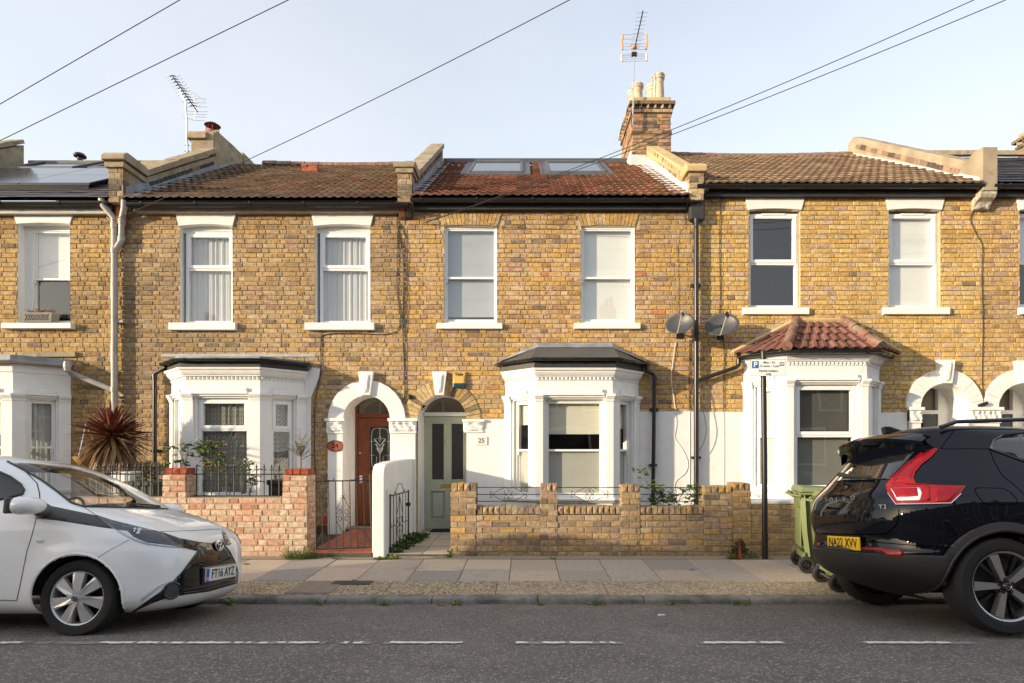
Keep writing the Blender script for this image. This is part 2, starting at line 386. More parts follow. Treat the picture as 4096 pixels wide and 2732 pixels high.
def tone(d, k):
    t = d.get(k, rng.choice('pgm'))
    return rng.choice(pinks) if t == 'p' else rng.choice(greys) if t == 'g' else (.45, .37, .295)
SL = .5955; X0 = -3.147
for k in range(-14, 27):
    x = X0 + SL * (k - 0) - SL
    mid = 7.43 + rng.choice([-.05, 0, .06, .1])
    slab('paving_slab', 'slab', x, x + SL, 6.855, mid, rng.uniform(-.002, .004), tone(tone1, k))
    slab('paving_slab', 'slab', x, x + SL, mid, 8.075, rng.uniform(-.002, .004), tone(tone2, k))
x = -12.0; k = 0
while x < 12:
    wd = rng.choice([.9, .75, 1.2])
    slab('aggregate_slab', 'aggregate', x, x + wd, 6.255, 6.85, rng.uniform(-.002, .002), (1, 1, 1) if x > -1.2 else (.86, .82, .78), gap=.003); x += wd
# ribbed tactile-looking cover slab and small iron cover in the strip beside the front of the white car
st = MB()
xa, xb = PX(1170, 6.5), PX(1345, 6.5)
st.box(xa, xb, 6.27, 6.84, pave_z(6.5) - .02, pave_z(6.5) + .0075); n = 22
for i in range(n):
    xx = xa + (xb - xa) * (i + .5) / n; st.box(xx - .006, xx + .006, 6.28, 6.83, pave_z(6.5) + .007, pave_z(6.5) + .0125)
o = st.build('ribbed_slab', 'slab', pavement); o.color = (.36, .29, .235, 1)
cvx = (PX(1335, 6.78), PX(1490, 6.78))
st = MB(); st.box(cvx[0], cvx[1], 6.66, 6.83, .06, pave_z(6.75) + .009)
for i in range(10):
    yy = 6.668 + i * .016; st.box(cvx[0] + .01, cvx[1] - .01, yy, yy + .007, .07, pave_z(6.75) + .0125)
mat('cover_iron', (.11, .105, .10), .7, .2, 20, .3, 60); st.build('utility_cover', 'cover_iron', pavement)
# strip of mortar and patches between slabs and garden walls
st = MB(); xs = [XL + i * .12 for i in range(int((XR - XL) / .12))]
top = [(x, 8.08, pave_z(8.08) + .003) for x in xs]; bk = [(x, YG + .25, pave_z(8.2) + .006 + .012 * noise.noise(Vector((x * 2, 0, 3)))) for x in xs]
st.add(top + bk, [(i, i + 1, len(xs) + i + 1, len(xs) + i) for i in range(len(xs) - 1)])
o = st.build('edge_strip', 'slab', pavement); o.color = (.36, .30, .22, 1)
# kerb stones
x = .146 - 1.1 * 22
for k in range(44):
    wd = 1.1; g = MB(); n = 10; vs = []
    prof = [(YK + .004, -.1), (YK + .002, .02), (YK + .006, .048), (YK + .022, .063), (YK + .05, .066), (YK + .14, .068), (YK + .14, -.1)]
    for i in range(n + 1):
        xx = x + .005 + (wd - .01) * i / n; e = .008 if i in (0, n) else 0
        for j, (py, pz) in enumerate(prof):
            q = noise.noise(Vector((xx * 6, py * 30, pz * 30))) * .006 if j not in (0, 6) else 0
            vs.append((xx, py + q + (e if j < 5 else 0), pz - (e * .7 if j > 1 else 0) + q * .5))
    kk = len(prof); fs = [(i * kk + j, i * kk + j + 1, (i + 1) * kk + j + 1, (i + 1) * kk + j) for i in range(n) for j in range(kk - 1)] + [tuple(range(kk)), tuple(n * kk + j for j in reversed(range(kk)))]
    g.add(vs, fs); g.build('kerb_stone', 'kerb_granite', pavement, smooth=True)
    x += wd
# bare earth of the front gardens, and the pavement in front of the houses opposite
g = MB(); g.box(XL, XR, YG + .2, YF + .8, -.1, .13); tag(g.build('front_garden_ground', 'soil'), None, None, kind='structure')
g = MB(); g.box(XL - 30, XR, -8.6, -4.3, -.1, .1); tag(g.build('far_pavement', 'kerb_granite'), None, None, kind='structure')

# little litter and leaves on the ground
rng = random.Random(11)
def litter(name, px, py, y0, sx, sy, mt, label, cat):
    Y = y0; X = PX(px, Y); z = (road_z(Y) if Y < YK else pave_z(Y)) + .004
    g = MB(); n = 7; a0 = rng.uniform(0, 6)
    pts = [(X + sx * math.cos(a0 + 2 * math.pi * i / n) * rng.uniform(.6, 1), Y + sy * math.sin(a0 + 2 * math.pi * i / n) * rng.uniform(.6, 1)) for i in range(n)]
    vs = [(p[0], p[1], z + rng.uniform(.002, .012)) for p in pts] + [(X, Y, z + .012)] + [(p[0], p[1], z) for p in pts]
    g.add(vs, [(i, (i + 1) % n, n) for i in range(n)] + [(i, (i + 1) % n, n + 1 + (i + 1) % n, n + 1 + i) for i in range(n)])
    g.build(name, mt, top=(label, cat))
mat('leaf_dead', (.24, .10, .04), .8, .3, 40); mat('litter_blue', (.06, .14, .5), .5); mat('litter_white', (.6, .58, .55), .7)
litter('dry_leaf', 985, 2252, 7.75, .05, .03, 'leaf_dead', 'brown dry leaf on the pink slab beside the white car', 'leaf')
litter('dry_leaf', 1762, 2420, 6.02, .05, .03, 'leaf_dead', 'brown dry leaf in the gutter below the white dividing wall', 'leaf')
litter('blue_wrapper', 2768, 2272, 7.4, .05, .018, 'litter_blue', 'small blue wrapper on the grey slabs before garden wall', 'litter')
litter('paper_scrap', 2648, 2481, 5.35, .05, .03, 'litter_white', 'pale paper scrap flattened on the asphalt', 'litter')
litter('dry_leaf', 2410, 2420, 6.04, .05, .025, 'leaf_dead', 'brown dry leaf in the gutter below the centre bay downpipe', 'leaf')
# ================================================================ building kit
def spans(polys, z):
    out = []
    for p in polys:
        xs = []
        for (x0, z0), (x1, z1) in zip(p, p[1:] + p[:1]):
            if (z0 <= z) != (z1 <= z): xs.append(x0 + (x1 - x0) * (z - z0) / (z1 - z0))
        xs.sort(); out += list(zip(xs[::2], xs[1::2]))
    return out
def rect(x0, x1, z0, z1): return [(x0, z0), (x1, z0), (x1, z1), (x0, z1)]
def lay(x0, x1, z0, z1, course, bond, rng, blocked, L=.226, H=.112, J=.012):
    out = []; i = 0; z = z0
    while z < z1 - .02:
        h = min(course, z1 - z); zm = z + h / 2; bl = spans(blocked, zm)
        seq = {'flemish': [L, H], 'stretcher': [L], 'header': [H]}[bond]
        x = x0 - (rng.uniform(0, .03) + (0 if i % 2 == 0 else (.75 * H + .0 if bond == 'flemish' else L / 2))) ; k = i % len(seq)
        if bond == 'flemish' and i % 2: x -= L / 2
        while x < x1:
            wd = seq[k % len(seq)] + rng.uniform(-.008, .008); k += 1
            a, b = max(x, x0), min(x + wd, x1); x += wd + J
            segs = [(a, b)]
            for p, q in bl:
                ns = []
                for s, e in segs:
                    if q <= s or p >= e: ns.append((s, e)); continue
                    if p > s: ns.append((s, p - .004))
                    if q < e: ns.append((q + .004, e))
                segs = ns
            for s, e in segs:
                if e - s > .035: out.append((s, e, z + rng.uniform(-.0015, .0015), z + h - J + rng.uniform(-.002, .002)))
        z += course; i += 1
    return out
_bv = []
def brick_variant(i):
    """unit brick 1 x 1 x 1 (x, depth, z); front at y = -.5"""
    r = random.Random(100 + i); v = []
    def rg(ix, iz, y, j): return [(sx * (.5 - ix) + r.uniform(-j, j), y + r.uniform(-j, j) * .4, sz * (.5 - iz) + r.uniform(-j, j)) for sx, sz in ((-1, -1), (1, -1), (1, 1), (-1, 1))]
    v = rg(0, 0, .5, 0) + rg(0, 0, -.30, .012) + rg(.028, .075, -.47, .018)
    c = (r.uniform(-.15, .15), -.5 + r.uniform(-.06, .06), r.uniform(-.2, .2))
    v.append(c)
    f = [(k * 4 + a, k * 4 + (a + 1) % 4, k * 4 + 4 + (a + 1) % 4, k * 4 + 4 + a) for k in (0, 1) for a in range(4)] + [(8 + a, 8 + (a + 1) % 4, 12) for a in range(4)]
    return v, f
for i in range(14):
    v, f = brick_variant(i); me = bpy.data.meshes.new('brick'); me.from_pydata(v, [], f); me.materials.append(M['brick'])
    at = me.color_attributes.new('bcol', 'FLOAT_COLOR', 'CORNER'); at.data.foreach_set('color', [1.0] * (4 * len(me.loops)))
    fix_normals(me); _bv.append((v, f, me))
def put_bricks(parent, bricks, place, color, rng, limit=300, key=None, depth=.03, joined='brickwork'):
    """bricks: (a,b,z0,z1); place(u, z) -> (origin Vector, x axis dir, normal dir) front-face point; first `limit` become objects"""
    if key: bricks = sorted(bricks, key=key)
    g = MB()
    for n, (a, b, z0, z1) in enumerate(bricks):
        u, zc, w_, h_ = (a + b) / 2, (z0 + z1) / 2, b - a, z1 - z0
        p, dx, nrm = place(u, zc); pr = rng.uniform(-.004, .006); col = color(u, zc, w_)
        c = p - nrm * (depth / 2 - pr); v, f, me = _bv[rng.randrange(14)]
        tilt = rng.uniform(-.012, .012)
        if n < limit:
            ang = math.atan2(dx.y, dx.x)
            inst('brick', me, parent, c, (0, tilt, ang), (w_, depth, h_), col)
        else:
            vs = []
            for x, y, z in v:
                q = c + dx * (x * w_) - nrm * (y * depth); vs.append((q.x, q.y, q.z + z * h_ + tilt * x * w_))
            g.add(vs, f, col)
    if g.v:
        g.build(joined, 'brick', parent, kind='stuff')
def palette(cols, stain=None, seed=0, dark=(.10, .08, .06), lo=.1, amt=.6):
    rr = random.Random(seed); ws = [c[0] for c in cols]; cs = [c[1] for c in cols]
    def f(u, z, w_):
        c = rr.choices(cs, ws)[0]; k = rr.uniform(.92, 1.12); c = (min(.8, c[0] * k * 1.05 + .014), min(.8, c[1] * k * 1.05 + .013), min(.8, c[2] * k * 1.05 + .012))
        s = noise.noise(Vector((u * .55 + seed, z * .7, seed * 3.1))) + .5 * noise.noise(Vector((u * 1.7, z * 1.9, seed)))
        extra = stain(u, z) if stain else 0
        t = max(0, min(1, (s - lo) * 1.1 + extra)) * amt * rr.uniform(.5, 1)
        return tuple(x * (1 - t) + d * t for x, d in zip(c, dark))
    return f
def front(Y, nrm=Vector((0, -1, 0))):
    return lambda u, z: (Vector((u, Y, z)), Vector((1, 0, 0)), nrm)
def camdist(Y): return lambda b: ((b[0] + b[1]) / 2) ** 2 + (((b[2] + b[3]) / 2) - 1.6) ** 2
def sheet(mb, x0, x1, z0, z1, Y, holes):
    poly = [[Vector((p[0], p[1], 0)) for p in rect(x0, x1, z0, z1)]] + [[Vector((p[0], p[1], 0)) for p in h] for h in holes]
    flat = [v for p in poly for v in p]; tri = tessellate_polygon(poly)
    mb.add([(v.x, Y, v.y) for v in flat], [tuple(t) for t in tri])

# ---- roof of interlocking tiles, every tile an object
def tile_mesh(wd, ln, name='roof_tile', flat=False):
    if flat: prof = [(0, 0), (wd, 0)]; th = .006
    else:
        q = wd / 2; prof = []
        for k in (0, 1):
            o = k * q; prof += [(o, 0), (o + q * .36, .002), (o + q * .50, .016), (o + q * .80, .016), (o + q * .94, .002)]
        prof += [(wd, 0)]; th = .028
    g = MB(); n = len(prof)
    vs = [(x, 0, z + th + .02) for x, z in prof] + [(x, ln, z + .004) for x, z in prof] + [(x, 0, z + .02 - .002) for x, z in prof]
    fs = [(i, i + 1, n + i + 1, n + i) for i in range(n - 1)] + [(2 * n + i, 2 * n + i + 1, i + 1, i) for i in range(n - 1)]
    me = bpy.data.meshes.new(name); me.from_pydata(vs, [], fs); return me
def tiled_roof(house, x0, x1, y0, z0, y1, z1, cols, seed, mt='tile', wd=.3, gauge=.29, flat=False, skip=None, name='roof_tile', sag=.0, hue=None):
    rr = random.Random(seed); ln = math.hypot(y1 - y0, z1 - z0); rows = round(ln / gauge); g_ = ln / rows; cols_n = round((x1 - x0) / wd); wd = (x1 - x0) / cols_n
    ang = math.atan2(z1 - z0, y1 - y0); d = Vector((0, math.cos(ang), math.sin(ang)))
    b = MB(); b.add([(x0, y0 + .03, z0 - .03), (x1, y0 + .03, z0 - .03), (x1, y1, z1 - .05), (x0, y1, z1 - .05)], [(0, 1, 2, 3)])
    b.add([(x0, y1, z1 - .05), (x1, y1, z1 - .05), (x1, y1 + 4, z1 - 2.6), (x0, y1 + 4, z1 - 2.6)], [(0, 1, 2, 3)])
    roof = b.build('roof', 'black_board', house)
    me = tile_mesh(wd * 1.0, g_ + .05, name, flat); me.materials.append(M[mt]); fix_up(me)
    for r in range(rows):
        for c in range(cols_n):
            u = x0 + c * wd; p = Vector((u, y0, z0)) + d * (r * g_)
            if skip and skip(u + wd / 2, (r + .5) / rows): continue
            p.z += -sag * math.sin(math.pi * (c + .5) / cols_n) * (r / rows)
            base = rr.choices([q[1] for q in cols], [q[0] for q in cols])[0]; k = rr.uniform(.8, 1.2)
            if hue: base = hue(u, r / rows, base, rr)
            inst(name, me, roof, p + Vector((0, 0, rr.uniform(-.003, .003))), (ang + rr.uniform(-.008, .008), 0, rr.uniform(-.006, .006)), None, tuple(x * k for x in base))
    return roof
def fix_up(me):
    for p in me.polygons:
        pass
    bm = bmesh.new(); bm.from_mesh(me)
    for f in bm.faces:
        if f.normal.z < -.01: f.normal_flip()
    bm.to_mesh(me); bm.free()

def uvmesh(name, mt, parent, grid, us, vs_):
    """grid[j][i] points with uv in metres"""
    nj, ni = len(grid), len(grid[0]); o0 = wloc(parent)
    me = bpy.data.meshes.new(name); me.from_pydata([tuple(Vector(p) - o0) for r_ in grid for p in r_], [], [(j * ni + i, j * ni + i + 1, (j + 1) * ni + i + 1, (j + 1) * ni + i) for j in range(nj - 1) for i in range(ni - 1)])
    uv = me.uv_layers.new(name='UVMap'); k = 0
    for p in me.polygons:
        for vi in p.vertices: uv.data[k].uv = (us[vi % ni], vs_[vi // ni]); k += 1
    me.materials.append(M[mt]); me.shade_smooth(); o = bpy.data.objects.new(name, me); link(o, parent); return o
def curtain(parent, P0, P1, z0, z1, mt, name='curtain', amp=.02, folds=9, inward=Vector((0, 1, 0)), gather=0):
    P0, P1 = Vector(P0), Vector(P1); n = folds * 8; rows = 6; L_ = (P1 - P0).length; grid = []
    rr = random.Random(int(abs(P0.x) * 1000)); ph = [rr.uniform(0, 6) for _ in range(4)]
    for j in range(rows + 1):
        z = z0 + (z1 - z0) * j / rows; row = []
        for i in range(n + 1):
            t = i / n; a = amp * (.55 * math.sin(t * folds * 2 * math.pi + ph[0]) + .45 * math.sin(t * folds * 3.3 * math.pi + ph[1] + (j / rows) * .5))
            p = P0.lerp(P1, t) + inward * a; row.append((p.x, p.y, z))
        grid.append(row)
    return uvmesh(name, mt, parent, grid, [L_ * 1.25 * i / n for i in range(n + 1)], [(z1 - z0) * j / rows for j in range(rows + 1)])

# ---- a generic glazed frame standing on a vertical plane: P(u, d, z): u along, d depth inwards
class Face:
    def __init__(s, p0, p1):
        s.p0 = Vector((p0[0], p0[1], 0)); d = Vector((p1[0] - p0[0], p1[1] - p0[1], 0)); s.len = d.length; s.d = d.normalized(); s.n = Vector((s.d.y, -s.d.x, 0))   # n points outwards (right of travel)
    def P(s, u, dep, z): q = s.p0 + s.d * u - s.n * dep; return (q.x, q.y, z)
    def box(s, mb, u0, u1, d0, d1, z0, z1, mi=0):
        c = [s.P(u, d_, z) for z in (z0, z1) for (u, d_) in ((u0, d0), (u1, d0), (u1, d1), (u0, d1))]
        mb.add(c, [(0, 3, 2, 1), (4, 5, 6, 7), (0, 1, 5, 4), (1, 2, 6, 5), (2, 3, 7, 6), (3, 0, 4, 7)], None, mi)
def frame_rect(F, mb, u0, u1, z0, z1, t, d0, d1, tb=None, tt=None):
    tb = tb or t; tt = tt or t
    F.box(mb, u0, u0 + t, d0, d1, z0, z1); F.box(mb, u1 - t, u1, d0, d1, z0, z1)
    F.box(mb, u0 + t, u1 - t, d0, d1, z0, z0 + tb); F.box(mb, u0 + t, u1 - t, d0, d1, z1 - tt, z1)
def pane(F, parent, u0, u1, z0, z1, dep, mt='glass', name='pane'):
    g = MB(); g.add([F.P(u0, dep, z0), F.P(u1, dep, z0), F.P(u1, dep, z1), F.P(u0, dep, z1)], [(0, 1, 2, 3)])
    if mt == 'frost': F.box(g, u0, u1, dep + .002, dep + .006, z0, z1)
    return g.build(name, mt, parent)
def sash_window(house, F, u0, u1, z0, z1, dep, kind='sash', split=.46, inside='blind_white', name='window', mt='white_paint', drop=1.0, horns=True, lower_glass='glass', up_frame=.045):
    """fills the opening; returns the frame part; panes and blinds are its sub-parts"""
    g = MB(); zs = z0 + (z1 - z0) * split
    if kind == 'sash':
        frame_rect(F, g, u0, u1, z0, z1, .028, dep, dep + .11, .035, .035)
        a, b = u0 + .028, u1 - .028
        frame_rect(F, g, a, b, zs - .018, z1 - .035, .026, dep + .012, dep + .05, .036, .03)
        frame_rect(F, g, a, b, z0 + .035, zs + .018, .026, dep + .052, dep + .09, .05, .034)
        if horns:
            for u in (a, b - .03): F.box(g, u + .002, u + .028, dep + .014, dep + .048, zs - .085, zs - .018)
        fr = g.build(name, mt, house, bevel=.004)
        pane(F, fr, a + .024, b - .024, zs + .016, z1 - .063, dep + .03); pane(F, fr, a + .024, b - .024, z0 + .083, zs - .014, dep + .07, lower_glass)
        back = dep + .085; ia, ib = a, b
    else:
        t = .055
        frame_rect(F, g, u0, u1, z0, z1, t, dep, dep + .07, t, t)
        F.box(g, u0 + t, u1 - t, dep, dep + .07, zs - .03, zs + .03)
        s = .035; frame_rect(F, g, u0 + t * .55, u1 - t * .55, zs + .008, z1 - t * .55, s + t * .45, dep - .012, dep + .055)
        fr = g.build(name, mt, house, bevel=.006)
        pane(F, fr, u0 + t + s - .004, u1 - t - s + .004, zs + .008 + s + t * .4, z1 - t - s + .004, dep + .03); pane(F, fr, u0 + t - .004, u1 - t + .004, z0 + t - .004, zs - .026, dep + .03, lower_glass)
        back = dep + .045; ia, ib = u0 + t * .6, u1 - t * .6
    if inside in ('net', 'lace'):
        curtain(fr, F.P(ia, back + .05, 0), F.P(ib, back + .05, 0), z0 + .02, z1 - .03, inside, 'net_curtain', .018, max(5, int((ib - ia) * 11)), -F.n)
    elif inside:
        g = MB(); zb = z1 - (z1 - z0) * drop + .02; k = 5
        for i in range(k):
            za, zc = zb + (z1 - .02 - zb) * i / k, zb + (z1 - .02 - zb) * (i + 1) / k
            F.box(g, ia + .01, ib - .01, back + .02, back + .026, za + .004, zc); F.box(g, ia + .01, ib - .01, back + .017, back + .03, za - .003, za + .004)
        g.build('blind', inside, fr)
    return fr
# ================================================================ houses
ZB = .10
def interior(house, x0, x1, ztop):
    g = MB(); y0, y1 = YF + .02, YF + 3.6
    for a, b in ((x0 + .02, x0 + .05), (x1 - .05, x1 - .02)): g.box(a, b, YF + .03, y1, .0, ztop)
    g.box(x0, x1, y1, y1 + .05, 0, ztop); g.box(x0 + .05, x1 - .05, YF + .03, y1, .02, .08); g.box(x0 + .05, x1 - .05, YF + .03, y1, ztop - .05, ztop); g.box(x0 + .05, x1 - .05, YF + .03, y1, 3.02, 3.2)
    return g.build('interior', 'room', house)
def reveal(house, poly, d, mt, name='reveal', closed=True):
    g = MB(); n = len(poly); rng_ = range(n if closed else n - 1)
    g.add([(x, YF - .0, z) for x, z in poly] + [(x, YF + d, z) for x, z in poly], [(i, (i + 1) % n, n + (i + 1) % n, n + i) for i in rng_]); return g.build(name, mt, house)
def lintel(win, x0, x1, z0, z1, flare, mt='sill_white', rise=.035, proud=.022):
    pts = [(x0 - flare, z1), (x1 + flare, z1)] + [(x1 + .012 + (x0 - x1 - .024) * i / 8, z0 + rise * (1 - (2 * i / 8 - 1) ** 2)) for i in range(9)]
    g = MB(); g.prism(pts, 'y', YF - proud, YF + .1); return g.build('lintel', mt, win, bevel=.005)
def sill(win, x0, x1, z0, z1, mt='sill_white', proud=.06):
    g = MB(); g.prism([(YF - proud, z0 + .008), (YF - proud, z1 - .012), (YF + .12, z1), (YF + .12, z0)], 'x', x0, x1); return g.build('sill', mt, win, bevel=.006)
def soldier_arch(win, x0, x1, z0, z1, flare, pal, rr, rise=.03):
    n = 15
    for i in range(n):
        t0, t1 = i / n, (i + 1) / n; tm = (t0 + t1) / 2; b0, b1 = x0 + (x1 - x0) * t0, x0 + (x1 - x0) * t1; c0, c1 = x0 - flare + (x1 - x0 + 2 * flare) * t0, x0 - flare + (x1 - x0 + 2 * flare) * t1
        r0 = rise * (1 - (2 * tm - 1) ** 2); g = MB(); e = .004
        q = [(b0 + e, z0 + r0), (b1 - e, z0 + r0), (c1 - e, z1), (c0 + e, z1)]
        g.prism(q, 'y', YF - .004, YF + .1, (1, 1, 1)); o = g.build('arch_brick', 'brick', win); o.color = (*pal(tm, z0, .1), 1)
def facade(house, x0, x1, ztop, holes, blocked, pal, mortar, seed, bond='flemish', limit=300, course=.082):
    rr = random.Random(seed); g = MB(); sheet(g, x0, x1, ZB - .1, ztop, YF + .014, holes); g.build('wall', mortar, house)
    br = lay(x0 + .003, x1 - .003, ZB, ztop, course, bond, rr, holes + blocked)
    put_bricks(house, br, front(YF), pal, rr, limit, camdist(YF))
def render_panel(house, x0, x1, z0, z1, mt='render_white', proud=.014):
    n = 14; g = MB(); pts = [(x0, z0), (x1, z0)] + [(x1 + (x0 - x1) * i / n, z1 + random.uniform(-.004, .004)) for i in range(n + 1)]
    g.prism(pts, 'y', YF - proud, YF + .02); return g.build('render_panel', mt, house)
def gutter(house, x0, x1, zc, y=None, r=.055, mt='black_plastic', fascia=None, fmt='black_board', brackets=(), fy=.10):
    y = YF - .20 if y is None else y; g = MB(); prof = [(r * math.cos(R(a)), zc + r * math.sin(R(a))) for a in range(180, 361, 20)]
    g.sweep([(x0, y), (x1, y)], [(o, z) for o, z in prof] + [(r * .8, zc + .004), (r * .8 * math.cos(R(-60)), zc - .03), (-r * .8 * math.cos(R(-60)), zc - .03), (-r * .8, zc + .004)])
    for bx in brackets:
        pr = [((r + .008) * math.cos(R(a)), zc + (r + .008) * math.sin(R(a))) for a in range(170, 371, 20)]; g.sweep([(bx - .018, y), (bx + .018, y)], pr + [(r * .9, zc + .01), (-r * .9, zc + .01)])
    o = g.build('gutter', mt, house, smooth=True)
    if fascia:
        g = MB(); g.box(x0 + .03, x1 - .03, YF - fy, YF - fy + .02, fascia[0], fascia[1]); g.box(x0 + .03, x1 - .03, YF - fy + .02, YF + .01, fascia[0] + .002, fascia[0] + .015); g.build('fascia', fmt, house, bevel=.003)
    return o
def pipe(house, pts, r, mt='black_plastic', joints=(), name='downpipe', clips=()):
    g = MB(); g.tube(pts, r, 12)
    for p, d in joints:
        p = Vector(p); d = Vector(d).normalized() * .04; g.tube([p - d, p + d], r * 1.18, 12)
    for x, y, z in clips: g.box(x - r * 1.9, x + r * 1.9, y - .012, YF + .0, z - .02, z + .02)
    return g.build(name, mt, house, smooth=True)
def lumps(g, x0, x1, y, z0, z1, nx, nz, fn):
    vs = []
    for j in range(nz + 1):
        for i in range(nx + 1):
            s, t = i / nx, j / nz; e = 0 if i in (0, nx) or j in (0, nz) else 1
            vs.append((x0 + (x1 - x0) * s, y - e * fn(s, t), z0 + (z1 - z0) * t))
    g.add(vs, [(j * (nx + 1) + i, j * (nx + 1) + i + 1, (j + 1) * (nx + 1) + i + 1, (j + 1) * (nx + 1) + i) for j in range(nz) for i in range(nx)])
def leafy(seed, n):
    def f(s, t):
        a = 0
        for k in range(n):
            c = (k + .5) / n; u = (s - c) * n; a = max(a, .034 * math.exp(-(u * 1.7) ** 2) * (.45 + .55 * t) + .012 * math.cos(u * 9 + t * 5) * math.exp(-u * u))
        return .006 + a + .010 * noise.noise(Vector((s * 9 * n, t * 8, seed))) + (.02 * math.exp(-((t - .86) / .1) ** 2) * abs(math.sin(s * n * 6.3)))
    return f
def capital(house, x0, x1, z0, z1, yf, seed, n=1, mt='render_white'):
    g = MB(); h = z1 - z0; g.box(x0 - .035, x1 + .035, yf - .055, YF + .05, z1 - h * .2, z1); g.box(x0, x1, yf - .004, YF + .05, z0 + .02, z1 - h * .2)
    g.box(x0 - .012, x1 + .012, yf - .02, YF + .05, z0, z0 + .03)
    lumps(g, x0 - .02, x1 + .02, yf - .006, z0 + .03, z1 - h * .2, 14 * n, 12, leafy(seed, n)); return g.build('capital', mt, house, smooth=True)
def keystone(house, cx, z0, z1, wt, wb, mt='render_white', proud=.10, seed=1):
    g = MB(); g.prism([(cx - wb, z0), (cx + wb, z0), (cx + wt, z1), (cx - wt, z1)], 'y', YF - proud, YF + .1)
    n = 12; vs = []
    for j in range(n + 1):
        for i in range(9):
            t = j / n; s = i / 8 * 2 - 1; hw = (wb + (wt - wb) * (.1 + .8 * t)) * .68; e = 0 if i in (0, 8) or j in (0, n) else 1
            d = .004 + e * (.020 * math.exp(-(s * 2.6) ** 2) * (1 - .5 * abs(t - .5)) + .016 * math.exp(-((abs(s) - .55) * 4) ** 2) * math.exp(-((t - .78) * 4) ** 2) + .012 * math.exp(-((abs(s) - .45) * 5) ** 2) * math.exp(-((t - .35) * 4) ** 2) + .006 * noise.noise(Vector((s * 4, t * 9, seed))))
            vs.append((cx + s * hw, YF - proud - .001 - d * e + (.006 if e else 0) * 0, z0 + (z1 - z0) * (.08 + .82 * t)))
    g.add(vs, [(j * 9 + i, j * 9 + i + 1, (j + 1) * 9 + i + 1, (j + 1) * 9 + i) for j in range(n) for i in range(8)])
    return g.build('keystone', mt, house, bevel=0)
def arch_poly(cx, r, zs, z0, n=20, x0=None, x1=None):
    a = arc(cx, zs, r, 0, 180, n); return [(a[0][0], z0)] + a + [(a[-1][0], z0)]
def arch_ring(house, cx, zs, ri, ro, mt, n, y0, y1, name, pal=None, gap=.0, joint=.004):
    """voussoirs, each a wedge of its own"""
    for k in range(n):
        a0, a1 = 180 * k / n, 180 * (k + 1) / n; da = math.degrees(joint / ro); m = max(2, int(12 / n) + 1)
        o_ = arc(cx, zs, ro, a0 + da, a1 - da, m); i_ = arc(cx, zs, ri, a1 - da, a0 + da, m); g = MB(); pr = random.uniform(-.003, .003)
        g.prism(o_ + i_, 'y', y0 + pr, y1, (1, 1, 1)); o = g.build(name, mt, house, bevel=.004)
        if pal: o.color = (*pal(k, 2, .1), 1)
